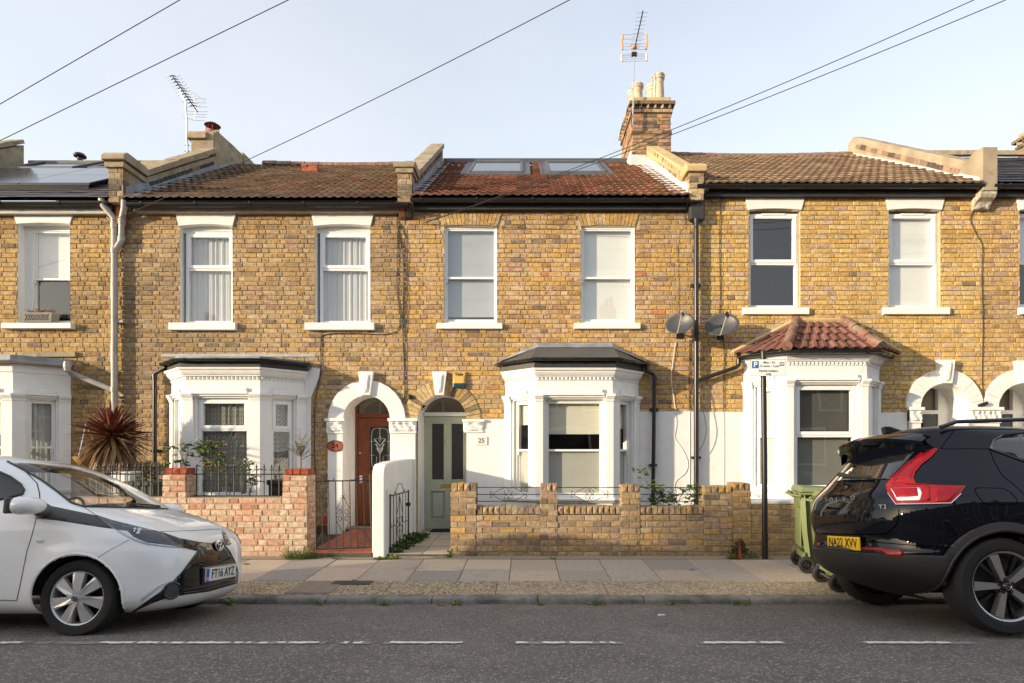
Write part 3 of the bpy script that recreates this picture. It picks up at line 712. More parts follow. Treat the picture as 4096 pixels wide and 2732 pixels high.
# ---- canted bay
def bay(house, cx, hw, p, z, win, roof, body='render_white', dent=True, winkind=('sash', 'sash', 'sash'), split=.5, insides=(None, None, None), drops=(1, 1, 1), low='glass', wmt='white_paint', hoods=True, base_z=0.05):
    wl, fl, fr, wr = (cx - hw - p, YF), (cx - hw, YF - p), (cx + hw, YF - p), (cx + hw + p, YF); path = [wl, fl, fr, wr]
    Fs = [Face(wl, fl), Face(fl, fr), Face(fr, wr)]; g = MB()
    zs, zw, zf, zc = z['sill'], z['head'], z['dentil'], z['top']
    wins = [(.20, Fs[0].len - .19), (win[0], Fs[1].len - win[0]), (.19, Fs[2].len - .20)]
    for F, (a, b) in zip(Fs, wins):
        F.box(g, 0, F.len, 0, .12, base_z, zs); F.box(g, 0, F.len, 0, .12, zw, zc); F.box(g, 0, a, 0, .12, zs, zw); F.box(g, b, F.len, 0, .12, zs, zw)
    bw = g.build('bay_window', body, house)
    g = MB()
    inner = [(wl[0] + .1, YF + .05), (fl[0] + .05, fl[1] + .1), (fr[0] - .05, fr[1] + .1), (wr[0] - .1, YF + .05)]
    g.prism(inner, 'z', zs - .05, zs - .01); g.prism(inner, 'z', zw + .1, zw + .12); g.build('inner_ledge', 'white_paint', bw)
    # pilasters with capitals at corners and ends
    pil = [(Fs[0].P(0, 0, 0), Fs[0].P(wins[0][0] - .03, 0, 0)), (Fs[0].P(wins[0][1] + .03, 0, 0), fl, Fs[1].P(wins[1][0] - .04, 0, 0)), (Fs[1].P(wins[1][1] + .04, 0, 0), fr, Fs[2].P(wins[2][0] - .03, 0, 0)), (Fs[2].P(wins[2][1] + .03, 0, 0), Fs[2].P(Fs[2].len, 0, 0))]
    for q in pil:
        q = [(a[0], a[1]) for a in q]; g = MB(); g.sweep(q, [(0, zs - .02), (.03, zs - .02), (.03, zw), (0, zw)]); g.build('pilaster', body, bw, bevel=.004)
        g = MB(); c = zw - .015; g.sweep(q, [(0, c - .02), (.04, c - .02), (.045, c + .012), (.068, c + .045), (.07, c + .058), (.085, c + .062), (.085, c + .10), (0, c + .10)]); g.build('capital', body, bw)
    g = MB(); g.sweep(path, [(0, zs - .07), (.05, zs - .06), (.065, zs - .02), (.065, zs), (0, zs + .012)]); g.build('sill', body, bw)
    g = MB(); g.sweep(path, [(0, base_z), (.02, base_z), (.02, base_z + .25), (0, base_z + .27)]); g.build('plinth', body, bw)
    if dent: prof = [(0, zf + .065), (.03, zf + .065), (.03, zf + .085), (.05, zf + .09), (.075, zf + .13), (.08, zf + .16), (.105, zf + .165), (.115, zf + .2), (.115, zc), (0, zc + .004)]
    else: prof = [(0, zc - .13), (.018, zc - .13), (.018, zc), (0, zc + .004)]
    g = MB(); g.sweep(path, prof); g.build('cornice', body, bw)
    if dent:
        me = None
        for F in Fs:
            n = int(F.len / .066); st = F.len / n
            for k in range(n):
                u = (k + .5) * st
                if me is None:
                    gg = MB(); d = .029; gg.add([(-d, 0, 0), (d, 0, 0), (d, 0, .058), (-d, 0, .058), (0, -.03, .045)], [(0, 1, 4), (1, 2, 4), (2, 3, 4), (3, 0, 4)]); me = bpy.data.meshes.new('dentil'); me.from_pydata(gg.v, [], gg.f); me.materials.append(M[body]); fix_normals(me)
                inst('dentil', me, bw, F.P(u, -.003, zf), (0, 0, math.atan2(F.d.y, F.d.x)))
    for k, (F, (a, b)) in enumerate(zip(Fs, wins)):
        if hoods:
            g = MB(); h0 = zw + .015; m = .035
            for (u0, u1, pr, za, zb_) in ((a - .02, b + .02, .035, h0 + .01, h0 + .045), (a - .01, b + .01, .065, h0 + .045, h0 + .085), (a + .015, b - .015, .04, h0 + .085, h0 + .15)):
                F.box(g, u0, u1, -pr, .0, za, zb_)
            g.build('hood_mould', body, bw, bevel=.008)
        wn = sash_window(bw, F, a, b, zs, zw, .055, winkind[k], split, insides[k], 'sash_frame', wmt, drops[k], True, low)
    return bw, path, Fs
def off_path(path, o):
    P = [Vector(p) for p in path]; n = len(P); out = []
    for i in range(n):
        nr = []
        if i > 0: d = (P[i] - P[i - 1]).normalized(); nr.append(Vector((d.y, -d.x)))
        if i < n - 1: d = (P[i + 1] - P[i]).normalized(); nr.append(Vector((d.y, -d.x)))
        m = nr[0] if len(nr) == 1 else (nr[0] + nr[1]) / (1 + nr[0].dot(nr[1])); q = P[i] + m * o
        out.append((q.x, min(q.y, YF - .0)) )
    return out
def bay_gutter(bw, path, o, zc, mt='black_plastic', r=.045, fascia=None, fmt='black_board', fo=.05):
    g = MB(); pth = off_path(path, o); prof = [(r * math.cos(R(a)), zc + r * math.sin(R(a))) for a in range(180, 361, 20)] + [(r * .75, zc + .004), (0, zc - .025), (-r * .75, zc + .004)]
    g.sweep(pth, prof)
    for a, b in zip(pth, pth[1:]):
        for t in (.12, .5, .88):
            c = Vector(a).lerp(Vector(b), t); d = (Vector(b) - Vector(a)).normalized() * .014; g.sweep([tuple(c - d), tuple(c + d)], [((r + .007) * math.cos(R(q)), zc + (r + .007) * math.sin(R(q))) for q in range(175, 366, 19)])
    g.build('bay_gutter', mt, bw, smooth=True)
    if fascia: g = MB(); g.sweep(path, [(0, fascia[0]), (fo, fascia[0]), (fo, fascia[1]), (0, fascia[1])]); g.build('bay_fascia', fmt, bw)
def side_parapet(house, x0, x1, pts, cop_pts, mt, cmt, cop_over=.03, cop_h=.09, n_cop=10):
    """party wall standing above the roof: polygon (y, z); coping blocks laid along cop_pts"""
    g = MB(); g.prism(pts, 'x', x0, x1); pw = g.build('parapet', mt, house, bevel=.01)
    for (ya, za), (yb, zb) in zip(cop_pts, cop_pts[1:]):
        L_ = math.hypot(yb - ya, zb - za); n = max(1, round(L_ / .33)); d = Vector((yb - ya, zb - za)) / L_; nn = Vector((-d.y, d.x))
        for k in range(n):
            a = Vector((ya, za)) + d * (L_ * k / n + .003); b = Vector((ya, za)) + d * (L_ * (k + 1) / n - .003); j = random.uniform(-.006, .006)
            q = [tuple(a), tuple(b), tuple(b + nn * (cop_h + j)), tuple(a + nn * (cop_h + j))]; g = MB(); g.prism(q, 'x', x0 - cop_over, x1 + cop_over); o = g.build('coping', cmt, pw, bevel=.012)
            if cmt == 'brick': o.color = (1, 1, 1, 1)
    return pw
def flashing(house, x, side, y0, z0, y1, z1, wd, mt, up=.12):
    """stepped lead along a party wall: lies on the tiles and turns up the wall"""
    g = MB(); n = 9; s = side; rr = random.Random(int(x * 100))
    for k in range(n):
        ta, tb = k / n, (k + 1) / n + .01; ya, yb = y0 + (y1 - y0) * ta, y0 + (y1 - y0) * tb; za, zb = z0 + (z1 - z0) * ta, z0 + (z1 - z0) * tb; m = 4
        edge = [wd * rr.uniform(.85, 1.1) for _ in range(m + 1)]
        lift = .055 + .006 * (k % 2)
        vs = [];
        for i in range(m + 1):
            t = i / m; y = ya + (yb - ya) * t; z = za + (zb - za) * t
            vs += [(x, y, z + up + .05), (x + s * .004, y, z + lift), (x + s * edge[i], y, z + lift - .012 + .01 * math.sin(i * 2.2))]
        g.add(vs, [(i * 3 + j, i * 3 + j + 1, (i + 1) * 3 + j + 1, (i + 1) * 3 + j) for i in range(m) for j in range(2)])
    g.build('lead_flashing', mt, house, solid=.004)
def box_bricks(parent, x0, x1, y0, y1, z0, z1, pal, seed, course=.082, faces='flr', limit=300, bond='flemish', mortar='mortar_grey', name='brickwork', core=True, corename='core', inset=.009):
    """brick faces on a rectangular pier or stack: f front, l left, r right, b back"""
    rr = random.Random(seed)
    if core: g = MB(); g.box(x0 + inset, x1 - inset, y0 + inset, y1 - inset, z0, z1 - .004); core = g.build(corename, mortar, parent)
    if 'f' in faces: put_bricks(parent, lay(x0, x1, z0, z1, course, bond, rr, []), lambda u, z: (Vector((u, y0, z)), Vector((1, 0, 0)), Vector((0, -1, 0))), pal, rr, limit, joined=name)
    if 'l' in faces: put_bricks(parent, lay(y0 + .02, y1, z0, z1, course, bond, rr, []), lambda u, z: (Vector((x0, u, z)), Vector((0, -1, 0)), Vector((-1, 0, 0))), pal, rr, limit, joined=name)
    if 'r' in faces: put_bricks(parent, lay(y0 + .02, y1, z0, z1, course, bond, rr, []), lambda u, z: (Vector((x1, u, z)), Vector((0, 1, 0)), Vector((1, 0, 0))), pal, rr, limit, joined=name)
# ---------------------------------------------------------------- house 25 (golden stock brick, sage door)
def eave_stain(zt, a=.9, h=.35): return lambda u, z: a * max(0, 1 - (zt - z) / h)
RY0, RY1 = 10.02, 14.1
def stain25(u, z):
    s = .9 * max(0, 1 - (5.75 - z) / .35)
    for a, b in ((FX(1747), FX(1998)), (FX(2303), FX(2558))):
        if z < FZ(1319):
            for e in (a, b): s += .55 * math.exp(-((u - e) / .14) ** 2) * max(0, 1 - (FZ(1319) - z) / 1.1)
            if a < u < b: s += .22 * max(0, 1 - (FZ(1319) - z) / .5)
    s += .35 * math.exp(-((u - 2.9) / .22) ** 2) * (z > 2.4)
    return s
h25 = thing('terraced_house', 'golden brick terraced house with sage green door numbered 25 and white bay', 'house', (.48, YF, ZB), 'terraced houses in the row')
pal25 = palette([(5, (.47, .29, .10)), (3, (.42, .29, .155)), (2.2, (.48, .335, .18)), (1.3, (.35, .21, .10)), (1.1, (.41, .26, .17)), (.35, (.20, .15, .11)), (.10, (.50, .20, .09))], stain25, 25, lo=.2, amt=.5)
x0, x1 = -2.02, 2.98; zt = 5.86
W25 = [(FX(1777), FX(1988), FZ(1293), FZ(905)), (FX(2324), FX(2538), FZ(1293), FZ(905))]
acx, ar, azs = FX(1769), .42, FZ(1677); bay25 = .838
door_hole = arch_poly(acx, ar, azs, ZB - .02)
holes = [rect(*q) for q in W25] + [door_hole, rect(bay25 - 1.0, bay25 + 1.0, .5, 2.6)]
ro = FX(1923) - acx
blk = [rect(q[0] - .08, q[1] + .08, q[3] - .02, FZ(853)) for q in W25] + [rect(bay25 - .63 - .53, bay25 + .63 + .53, 0, 3.15), arch_poly(acx, ro, azs, azs - .08), rect(FX(1853), FX(2020), 0, azs), rect(FX(2545), x1, 0, FZ(1646)), rect(x0, FX(1672), 0, azs), rect(bay25 - .9, bay25 + .9, 3.1, 3.34)]
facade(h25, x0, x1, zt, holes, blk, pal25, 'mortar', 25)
interior(h25, x0, x1, 5.9)
for i, q in enumerate(W25):
    F = Face((q[0], YF), (q[1], YF)); reveal(h25, rect(*q), .2, 'white_paint')
    wn = sash_window(h25, F, 0, F.len, q[2], q[3], .035, 'sash', .475, 'blind_grey' if i == 0 else 'blind_white', 'window', 'white_paint', .93 if i == 0 else 1, True)
    sill(wn, q[0] - .125, q[1] + .095, FZ(1319), FZ(1292)); soldier_arch(wn, q[0] - .005, q[1] + .005, q[3] - .005, FZ(853), .075, pal25, random.Random(i + 5))
render_panel(h25, FX(1866), bay25 - 1.15, .05, azs); render_panel(h25, bay25 + 1.13, x1, .05, FZ(1646))
# porch arch of gauged brick with white keystone
arch_ring(h25, acx, azs, ar, ro, 'brick', 23, YF - .012, YF + .1, 'voussoir', palette([(5, (.50, .36, .18)), (2, (.42, .27, .11)), (1, (.2, .15, .09))], seed=4))
keystone(h25, FX(1760), FZ(1582), FZ(1489), .125, .075, seed=3)
YD = YF + .46
reveal(h25, [p for p in door_hole], YD - YF + .02, 'render_white', 'porch_reveal', False)
g = MB(); sheet(g, acx - .6, acx + .6, 0, 2.8, YD + .07, []); g.build('hall_back', 'room', h25)
def DX(px): return PX(px, YD)
def DZ(py): return PZ(py, YD)
# door frame, fanlight and the panelled door
zt_d, zb_d = DZ(1666), DZ(2116); dl, dr = DX(1699), acx + ar - .03
g = MB(); g.box(acx - ar - .02, dl - .006, YD - .02, YD + .06, ZB, azs + .42); g.box(dr + .004, acx + ar + .05, YD - .02, YD + .06, ZB, azs + .42); g.box(dl - .006, dr + .004, YD - .035, YD + .06, zt_d + .006, zt_d + .075)
g.build('door_frame', 'white_paint', h25, bevel=.005)
g = MB(); g.box(dl, dr, YD + .03, YD + .036, zt_d + .07, azs + .43); g.build('fanlight', 'glass_clear', h25)
def panel_door(house, x0, x1, z0, z1, Y, mt, glazed, panels, wl='glass_dark'):
    g = MB(); hol = glazed + panels; poly = [[Vector((a, b, 0)) for a, b in rect(x0, x1, z0, z1)]] + [[Vector((a, b, 0)) for a, b in rect(*q)] for q in hol]
    flat = [v for p in poly for v in p]; tri = tessellate_polygon(poly)
    g.add([(v.x, Y, v.y) for v in flat], [tuple(t) for t in tri]); g.box(x0, x1, Y + .03, Y + .045, z0, z1)
    for q in hol: g.add([(a, Y, b) for a, b in rect(*q)] + [(a, Y + .03, b) for a, b in rect(*q)], [(i, (i + 1) % 4, 4 + (i + 1) % 4, 4 + i) for i in range(4)])
    g.add([(a, Y, b) for a, b in rect(x0, x1, z0, z1)] + [(a, Y + .03, b) for a, b in rect(x0, x1, z0, z1)], [(i, (i + 1) % 4, 4 + (i + 1) % 4, 4 + i) for i in range(4)])
    d = g.build('door', mt, house)
    for q in hol:
        F = Face((q[0], Y), (q[1], Y)); g = MB(); frame_rect(F, g, -.012, F.len + .012, q[2] - .012, q[3] + .012, .022, -.008, .012); g.build('moulding', mt, d, bevel=.005)
    for q in glazed: g = MB(); g.box(q[0], q[1], Y + .012, Y + .02, q[2], q[3]); g.build('door_glass', wl, d)
    for q in panels: g = MB(); m = .045; g.prism([(q[0] + m, q[2] + m), (q[1] - m, q[2] + m), (q[1] - m, q[3] - m), (q[0] + m, q[3] - m)], 'y', Y + .006, Y + .03); g.build('raised_panel', mt, d, bevel=.012)
    return d
mat('door_obscure', (.028, .03, .03), .25, .3, 30, .3, 90, spec=.6)
pw = (DX(1862) - dl)
d25 = panel_door(h25, dl, dr, zb_d, zt_d, YD, 'door_green', [(DX(1726), DX(1777), DZ(1920), DZ(1693)), (DX(1804), DX(1855), DZ(1920), DZ(1693))], [(DX(1722), DX(1782), DZ(2078), DZ(1962)), (DX(1801), DX(1857), DZ(2078), DZ(1962))], 'door_obscure')
g = MB(); g.box(DX(1763), DX(1818), YD - .006, YD + .005, DZ(1951), DZ(1935)); g.build('letterbox', 'brass', d25, bevel=.003)
kx = DX(1789); g = MB(); g.tube([(kx, YD, DZ(1754)), (kx, YD - .03, DZ(1757)), (kx, YD - .035, DZ(1768)), (kx, YD - .03, DZ(1778)), (kx, YD, DZ(1781))], .007, 8); g.build('door_pull', 'brass', d25, smooth=True)
# step, mat and path of 25
g = MB(); g.box(acx - ar + .01, acx + ar - .01, YF + .05, YD + .05, ZB - .05, zb_d - .008); g.build('threshold', 'slab', h25).color = (.3, .26, .22, 1)
g = MB(); g.box(DX(1735), -1.05, YF + .0, YF + .36, .156, .172)
for i in range(16): g.box(DX(1738), -1.07, YF + .02 + i * .02, YF + .03 + i * .02, .171, .177)
g.build('doormat', 'mat_rubber', top=('black rubber doormat before the sage green door', 'doormat'))
pth = MB(); pth.box(-1.92, -1.02, YG - .02, YF + .06, .02, .134); path25 = pth.build('garden_path', 'joint'); tag(path25, None, None, kind='structure')
rr = random.Random(5); y = YG - .02; k = 0
while y < YF:
    dy = rr.choice([.42, .5, .6]); xm = -1.42 + .0
    for a, b in ((-1.92, xm), (xm, -1.02)):
        zc_ = .140 + .008 * (y - YG) + rr.uniform(0, .005); g = MB(); g.box(a + .006, b - .006, y + .006, min(y + dy, YF + .05) - .006, .06, zc_); o = g.build('path_slab', 'slab', path25, bevel=.005); q = rr.choice([(.42, .36, .28), (.38, .33, .26), (.46, .39, .30)]); o.color = (*q, 1)
    y += dy
# bay
zb = dict(sill=PZ(1994, YB) + .0, head=PZ(1597, YB), dentil=PZ(1523, YB), top=PZ(1472, 9.62))
bw, path, Fs = bay(h25, bay25, .628, .53, zb, (.15,), None, insides=('blind_cream', 'blind_cream', 'blind_cream'), split=.485, drops=(.26, .36, .3), low='frost')
bay_gutter(bw, path, .16, PZ(1432, 9.58), fascia=(zb['top'] + .003, PZ(1440, 9.65)), fo=.09)
ep = off_path(path, .20); zr = PZ(1428, 9.55); zw_ = FZ(1384)
E, Fp = (FX(2150), YF - .005, zw_), (FX(2447), YF - .005, zw_); A, B, Cc, Dd = [(p[0], p[1], zr) for p in ep]
A = (ep[0][0] - .06, YF - .01, zr - .02); Dd = (ep[3][0] + .06, YF - .01, zr - .02)
g = MB(); g.add([A, B, Cc, Dd, E, Fp], [(0, 1, 4), (1, 2, 5, 4), (2, 3, 5)]); g.build('bay_roof', 'lead_dark', bw, solid=.035)
g = MB(); u_ = .045
g.add([(A[0], A[1], A[2] + .02), (A[0] + .05, A[1] - .12, A[2] + .02), (E[0], E[1] - .12, E[2] - .04), (Fp[0], Fp[1] - .12, Fp[2] - .04), (Dd[0] - .05, Dd[1] - .12, Dd[2] + .02), (Dd[0], Dd[1], Dd[2] + .02), (Fp[0], Fp[1], Fp[2] + .05), (E[0], E[1], E[2] + .05), (A[0], A[1], A[2] + .09), (Dd[0], Dd[1], Dd[2] + .09)],
      [(0, 1, 2, 7), (7, 2, 3, 6), (6, 3, 4, 5)]); g.build('bay_flashing', 'lead', bw, solid=.006)
# eaves, gutter and roof
gutter(h25, -1.93, 2.83, PZ(797, 10.08), fascia=(5.735, 5.86), brackets=[-1.75 + i * .95 for i in range(5)] + [2.7])
cl25 = [(5, (.215, .095, .062)), (3, (.18, .082, .055)), (2, (.25, .115, .078)), (1, (.145, .078, .055))]
V25 = [(PX(1871, 12.25), PX(2093, 12.25)), (PX(2191, 12.25), PX(2426, 12.25))]
def skip25(u, t): return any(a - .03 < u < b + .03 for a, b in V25) and t > .55 and t < .98
def hue25(u, t, c, r_):
    k = max(0, min(1, (u - .6) / 1.6)) * r_.random()
    return tuple(a * (1 - k * .5) + b * k * .5 for a, b in zip(c, (.20, .13, .05)))
rf = tiled_roof(h25, -1.9, 2.82, RY0, 5.89, RY1, 8.42, cl25, 25, skip=skip25, hue=hue25)
sl = (8.42 - 5.89) / (RY1 - RY0)
def rz(y, z0=5.89): return z0 + (y - RY0) * sl
for a, b in V25:      # roof windows
    ya, yb = 12.25, 13.85; g = MB()
    def slopebox(mb, xa, xb, y0_, y1_, h0, h1):
        mb.add([(xa, y0_, rz(y0_) + h0), (xb, y0_, rz(y0_) + h0), (xb, y1_, rz(y1_) + h0), (xa, y1_, rz(y1_) + h0), (xa, y0_, rz(y0_) + h1), (xb, y0_, rz(y0_) + h1), (xb, y1_, rz(y1_) + h1), (xa, y1_, rz(y1_) + h1)], [(0, 3, 2, 1), (4, 5, 6, 7), (0, 1, 5, 4), (1, 2, 6, 5), (2, 3, 7, 6), (3, 0, 4, 7)])
    slopebox(g, a, a + .07, ya, yb, 0, .10); slopebox(g, b - .07, b, ya, yb, 0, .10); slopebox(g, a + .07, b - .07, ya, ya + .09, 0, .09); slopebox(g, a + .07, b - .07, yb - .12, yb, 0, .11)
    v = g.build('roof_window', 'lead_dark', rf, bevel=.012)
    g = MB(); slopebox(g, a + .06, b - .06, ya + .08, yb - .10, .07, .08); g.build('roof_pane', 'solar', v) if False else g.build('roof_pane', 'upvc_glass' if 'upvc_glass' in M else 'solar', rf)
    g = MB(); slopebox(g, a - .15, b + .15, ya - .10, ya, .03, .06); slopebox(g, a - .15, a, ya, 14.05, .03, .062); slopebox(g, b, b + .15, ya, 14.05, .03, .062); g.build('window_flashing', 'lead_dark', rf)
g = MB(); g.sweep([(-1.9, RY1), (2.6, RY1)], [(.16, 8.36), (.15, 8.46), (.05, 8.52), (-.05, 8.52), (-.15, 8.46)]); g.build('ridge_capping', 'lead_dark', rf)
for px_, py_ in ((2520, 700), (2570, 720), (2600, 705)): pass

mat('fascia_pale', (.46, .37, .29), .7, .2, 12, .1, 40, dirt=(.3, .24, .19), dscale=6)
# ---------------------------------------------------------------- house 24 (weathered brick, brown door)
h24 = thing('terraced_house', 'weathered brown brick terraced house with varnished wooden door numbered 24', 'house', (-4.5, YF, ZB), 'terraced houses in the row')
def stain24(u, z):
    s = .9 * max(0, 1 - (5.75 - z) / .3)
    for a, b in ((FX(679), FX(950)), (FX(1226), FX(1495))):
        if a - .1 < u < b + .1 and 2.9 < z < FZ(1310): s += .5
    if u < -6.55: s += .35
    if u > -2.5 and z > 3: s += .2
    return s
pal24 = palette([(4, (.41, .265, .11)), (3.5, (.37, .26, .14)), (2.2, (.43, .31, .175)), (1.8, (.32, .205, .105)), (.8, (.37, .235, .16)), (.6, (.21, .155, .105))], stain24, 24, lo=.12, amt=.6, dark=(.14, .11, .08))
x0, x1 = -6.98, -2.02
W24 = [(FX(720), FX(930), FZ(1291), FZ(898)), (FX(1261), FX(1481), FZ(1291), FZ(898))]
acx4, ar4, az4 = FX(1469), .405, FZ(1676); bay24 = -4.964
hole4 = arch_poly(acx4, ar4, az4, ZB - .02); holes = [rect(*q) for q in W24] + [hole4, rect(bay24 - 1.0, bay24 + 1.0, .5, 2.6)]
blk = [rect(q[0] - .005, q[1] + .005, q[3] - .02, FZ(900)) for q in W24] + [[(q[0], FZ(902)), (q[1], FZ(902)), (q[1] + .09, FZ(848)), (q[0] - .09, FZ(848))] for q in W24] + [rect(bay24 - 1.15, bay24 + 1.15, 0, 3.16), arch_poly(acx4, .672, az4, az4 - .02), rect(FX(1314), x1, 0, az4)]
facade(h24, x0, x1, zt, holes, blk, pal24, 'mortar', 24)
interior(h24, x0, x1, 5.9)
for i, q in enumerate(W24):
    F = Face((q[0] + .045, YF), (q[1] - .01, YF)); reveal(h24, rect(*q), .22, 'render_white')
    wn = sash_window(h24, F, 0, F.len, q[2], FZ(922), .10, 'upvc', .60, 'net', 'window', 'upvc', 1)
    g = MB(); g.box(q[0], q[1], YF + .10, YF + .16, FZ(924), q[3] + .02); g.build('head_infill', 'render_white', wn)
    lintel(wn, q[0], q[1], FZ(906), FZ(848), .075, 'render_white'); sill(wn, q[0] - .16, q[1] + .085, FZ(1324), FZ(1291), proud=.075)
# porch of 24
arch_ring(h24, acx4, az4, ar4, .672, 'render_white', 1, YF - .05, YF + .1, 'arch_ring')
keystone(h24, FX(1468), FZ(1582), FZ(1489), .13, .075, seed=8)
reveal(h24, hole4, .46, 'render_white', 'porch_reveal', False)
g = MB(); g.box(FX(1314), acx4 - ar4 - .001, YF - .05, YF + .1, .05, az4); g.build('pilaster', 'render_white', h24, bevel=.008)
g = MB(); g.box(acx4 + ar4 + .001, FX(1664), YF - .05, YF + .1, .05, az4); g.build('pilaster', 'render_white', h24, bevel=.008)
capital(h24, FX(1314), acx4 - ar4 - .006, FZ(1733), az4 + .01, YF - .05, 2, 1); capital(h24, acx4 + ar4 + .006, FX(1664), FZ(1733), az4 + .01, YF - .05, 5, 2); capital(h25, FX(1858), FX(1930), FZ(1730), azs, YF - .016, 9, 1)
g = MB(); sheet(g, acx4 - .6, acx4 + .6, 0, 2.8, YD + .07, []); g.build('hall_back', 'room', h24)
za, zb4 = DZ(1671), DZ(2097); l4, r4 = DX(1432), acx4 + ar4 - .01
g = MB(); g.box(acx4 - ar4 - .02, l4 - .045, YD - .02, YD + .05, ZB, az4 + .4); g.build('door_surround', 'white_paint', h24)
g = MB(); g.box(l4 - .045, l4 - .004, YD - .03, YD + .06, ZB, az4 + .4); g.box(l4 - .004, r4 + .03, YD - .035, YD + .06, za + .004, za + .075); g.box(r4, r4 + .04, YD - .02, YD + .06, ZB, az4 + .4); g.build('door_frame', 'door_wood', h24, bevel=.004)
g = MB(); g.box(l4, r4, YD + .03, YD + .036, za + .07, az4 + .41); g.build('fanlight', 'glass_clear', h24)
gq = (DX(1477), DX(1561), DZ(1884), DZ(1704))
d24 = panel_door(h24, l4, r4, zb4, za, YD, 'door_wood', [gq], [], 'door_obscure')
mat('lead_came', (.62, .63, .62), .35, .1, 20, metal=.5)
g = MB(); gx, gz = (gq[0] + gq[1]) / 2, (gq[2] + gq[3]) / 2; hw, hh = (gq[1] - gq[0]) / 2, (gq[3] - gq[2]) / 2; yy = YD + .008
for k in (.80,):
    pts = [(gx + hw * k * math.copysign(abs(math.cos(t)) ** .45, math.cos(t)), yy, gz + hh * .9 * math.copysign(abs(math.sin(t)) ** .3, math.sin(t))) for t in [i * 2 * math.pi / 40 for i in range(41)]]; g.tube(pts, .004, 5)
for sx in (-1, 1):
    for (a, b, c) in ((.55, .42, .1), (.42, .2, -.1), (.3, .02, -.25)):
        g.tube([(gx, yy, gz + hh * c), (gx + sx * hw * a * .7, yy, gz + hh * (c + b) / 2 + .03), (gx + sx * hw * a, yy, gz + hh * b), (gx + sx * hw * a * .4, yy, gz + hh * (b + .02))], [.004, .010, .010, .004], 5)
g.tube([(gx, yy, gz + hh * .92), (gx, yy, gz + hh * .55), (gx - .022, yy, gz + hh * .42), (gx, yy, gz + hh * .28), (gx + .022, yy, gz + hh * .42), (gx, yy, gz + hh * .55)], .006, 5)
g.tube([(gx, yy, gz + hh * .2), (gx, yy, gz - hh * .9)], .006, 5)
for s_ in (-.06, .06): g.tube([(gx + s_, yy, gz - hh * .35), (gx + s_, yy, gz - hh * .9)], .004, 5)
for zz in (.32, -.3): g.tube([(gx - hw, yy, gz + hh * zz), (gx - hw * .5, yy, gz + hh * zz)], .003, 5); g.tube([(gx + hw, yy, gz + hh * zz), (gx + hw * .5, yy, gz + hh * zz)], .003, 5)
g.build('leaded_pattern', 'lead_came', d24, smooth=True)
g = MB(); g.lathe([(0, -.03), (.016, -.03), (.018, -.012), (.008, 0)], (DX(1442), YD, DZ(1812)), 'y', 10); g.build('door_lock', 'chrome', d24, smooth=True)
g = MB(); g.box(DX(1438), DX(1449), YD - .01, YD, DZ(1932), DZ(1902)); g.build('door_plate', 'upvc', d24, bevel=.003)
# red tiled path of 24 up to the door
pth = MB(); pth.box(-3.02, -2.11, YG - .1, YF + .48, .0, .165); p24 = pth.build('tiled_path', 'joint'); tag(p24, None, None, kind='structure')
rr = random.Random(8); gq_ = MB(); gq_.box(0, 1, 0, 1, 0, 1); 
tm = MB(); tm.box(.004, .148, .004, .148, -.03, 0); me_t = bpy.data.meshes.new('quarry_tile'); me_t.from_pydata(tm.v, [], tm.f); me_t.materials.append(M['quarry_tile']); fix_normals(me_t)
for i in range(6):
    for j in range(17):
        k = rr.uniform(.8, 1.2); y_ = YG - .1 + j * .152; inst('quarry_tile', me_t, p24, (-3.02 + i * .152, y_, .174 + .012 * (y_ - YG) + rr.uniform(-.001, .001)), None, None, (k, k * rr.uniform(.9, 1.1), k))
g = MB(); g.box(PX(1395, YD), -2.35, YF + .1, YF + .42, .185, .215); g.build('doormat', 'planter_grey', top=('grey doormat on the red tiles before the wooden door', 'doormat'))
mat('flash_grey', (.36, .36, .345), .6, .2, 6, .2, 14)
# bay 24
z4 = dict(sill=PZ(1984, YB), head=PZ(1592, YB), dentil=PZ(1521, YB), top=PZ(1472, 9.62))
bw4, path4, Fs4 = bay(h24, bay24, .62, .545, z4, (.19,), None, winkind=('upvc',) * 3, insides=('lace',) * 3, split=.68, wmt='upvc', body='render_white')
bay_gutter(bw4, path4, .15, PZ(1434, 9.58), fascia=(z4['top'] + .003, PZ(1444, 9.65)), fo=.08)
g = MB(); ep = off_path(path4, .12); g.prism([(p[0], p[1]) for p in ep] + [(ep[3][0], YF), (ep[0][0], YF)], 'z', PZ(1432, 9.6), PZ(1424, 9.6)); g.build('bay_roof', 'lead', bw4)
g = MB(); g.box(FX(645), FX(1262), YF - .012, YF, FZ(1427), FZ(1415)); g.build('bay_flashing', 'flash_grey', bw4)
g = MB(); g.prism([(FX(1222), FZ(1500)), (FX(1250), FZ(1470)), (FX(1282), FZ(1475)), (FX(1275), FZ(1515)), (FX(1245), FZ(1590)), (FX(1242), .1), (FX(1215), .1)], 'y', YF - .016, YF + .01); g.build('render_return', 'render_white', h24)
gutter(h24, -6.75, -1.97, PZ(815, 10.08), fascia=(5.685, 5.80), fmt='fascia_pale', brackets=[-6.5 + i * .92 for i in range(5)] + [-2.15], r=.06)
cl24 = [(5, (.175, .115, .075)), (3, (.20, .135, .09)), (2, (.14, .09, .06)), (.6, (.24, .11, .07))]
rf = tiled_roof(h24, -6.81, -2.145, RY0, 5.85, RY1, 8.38, cl24, 24, sag=.05)
g = MB(); n = 12
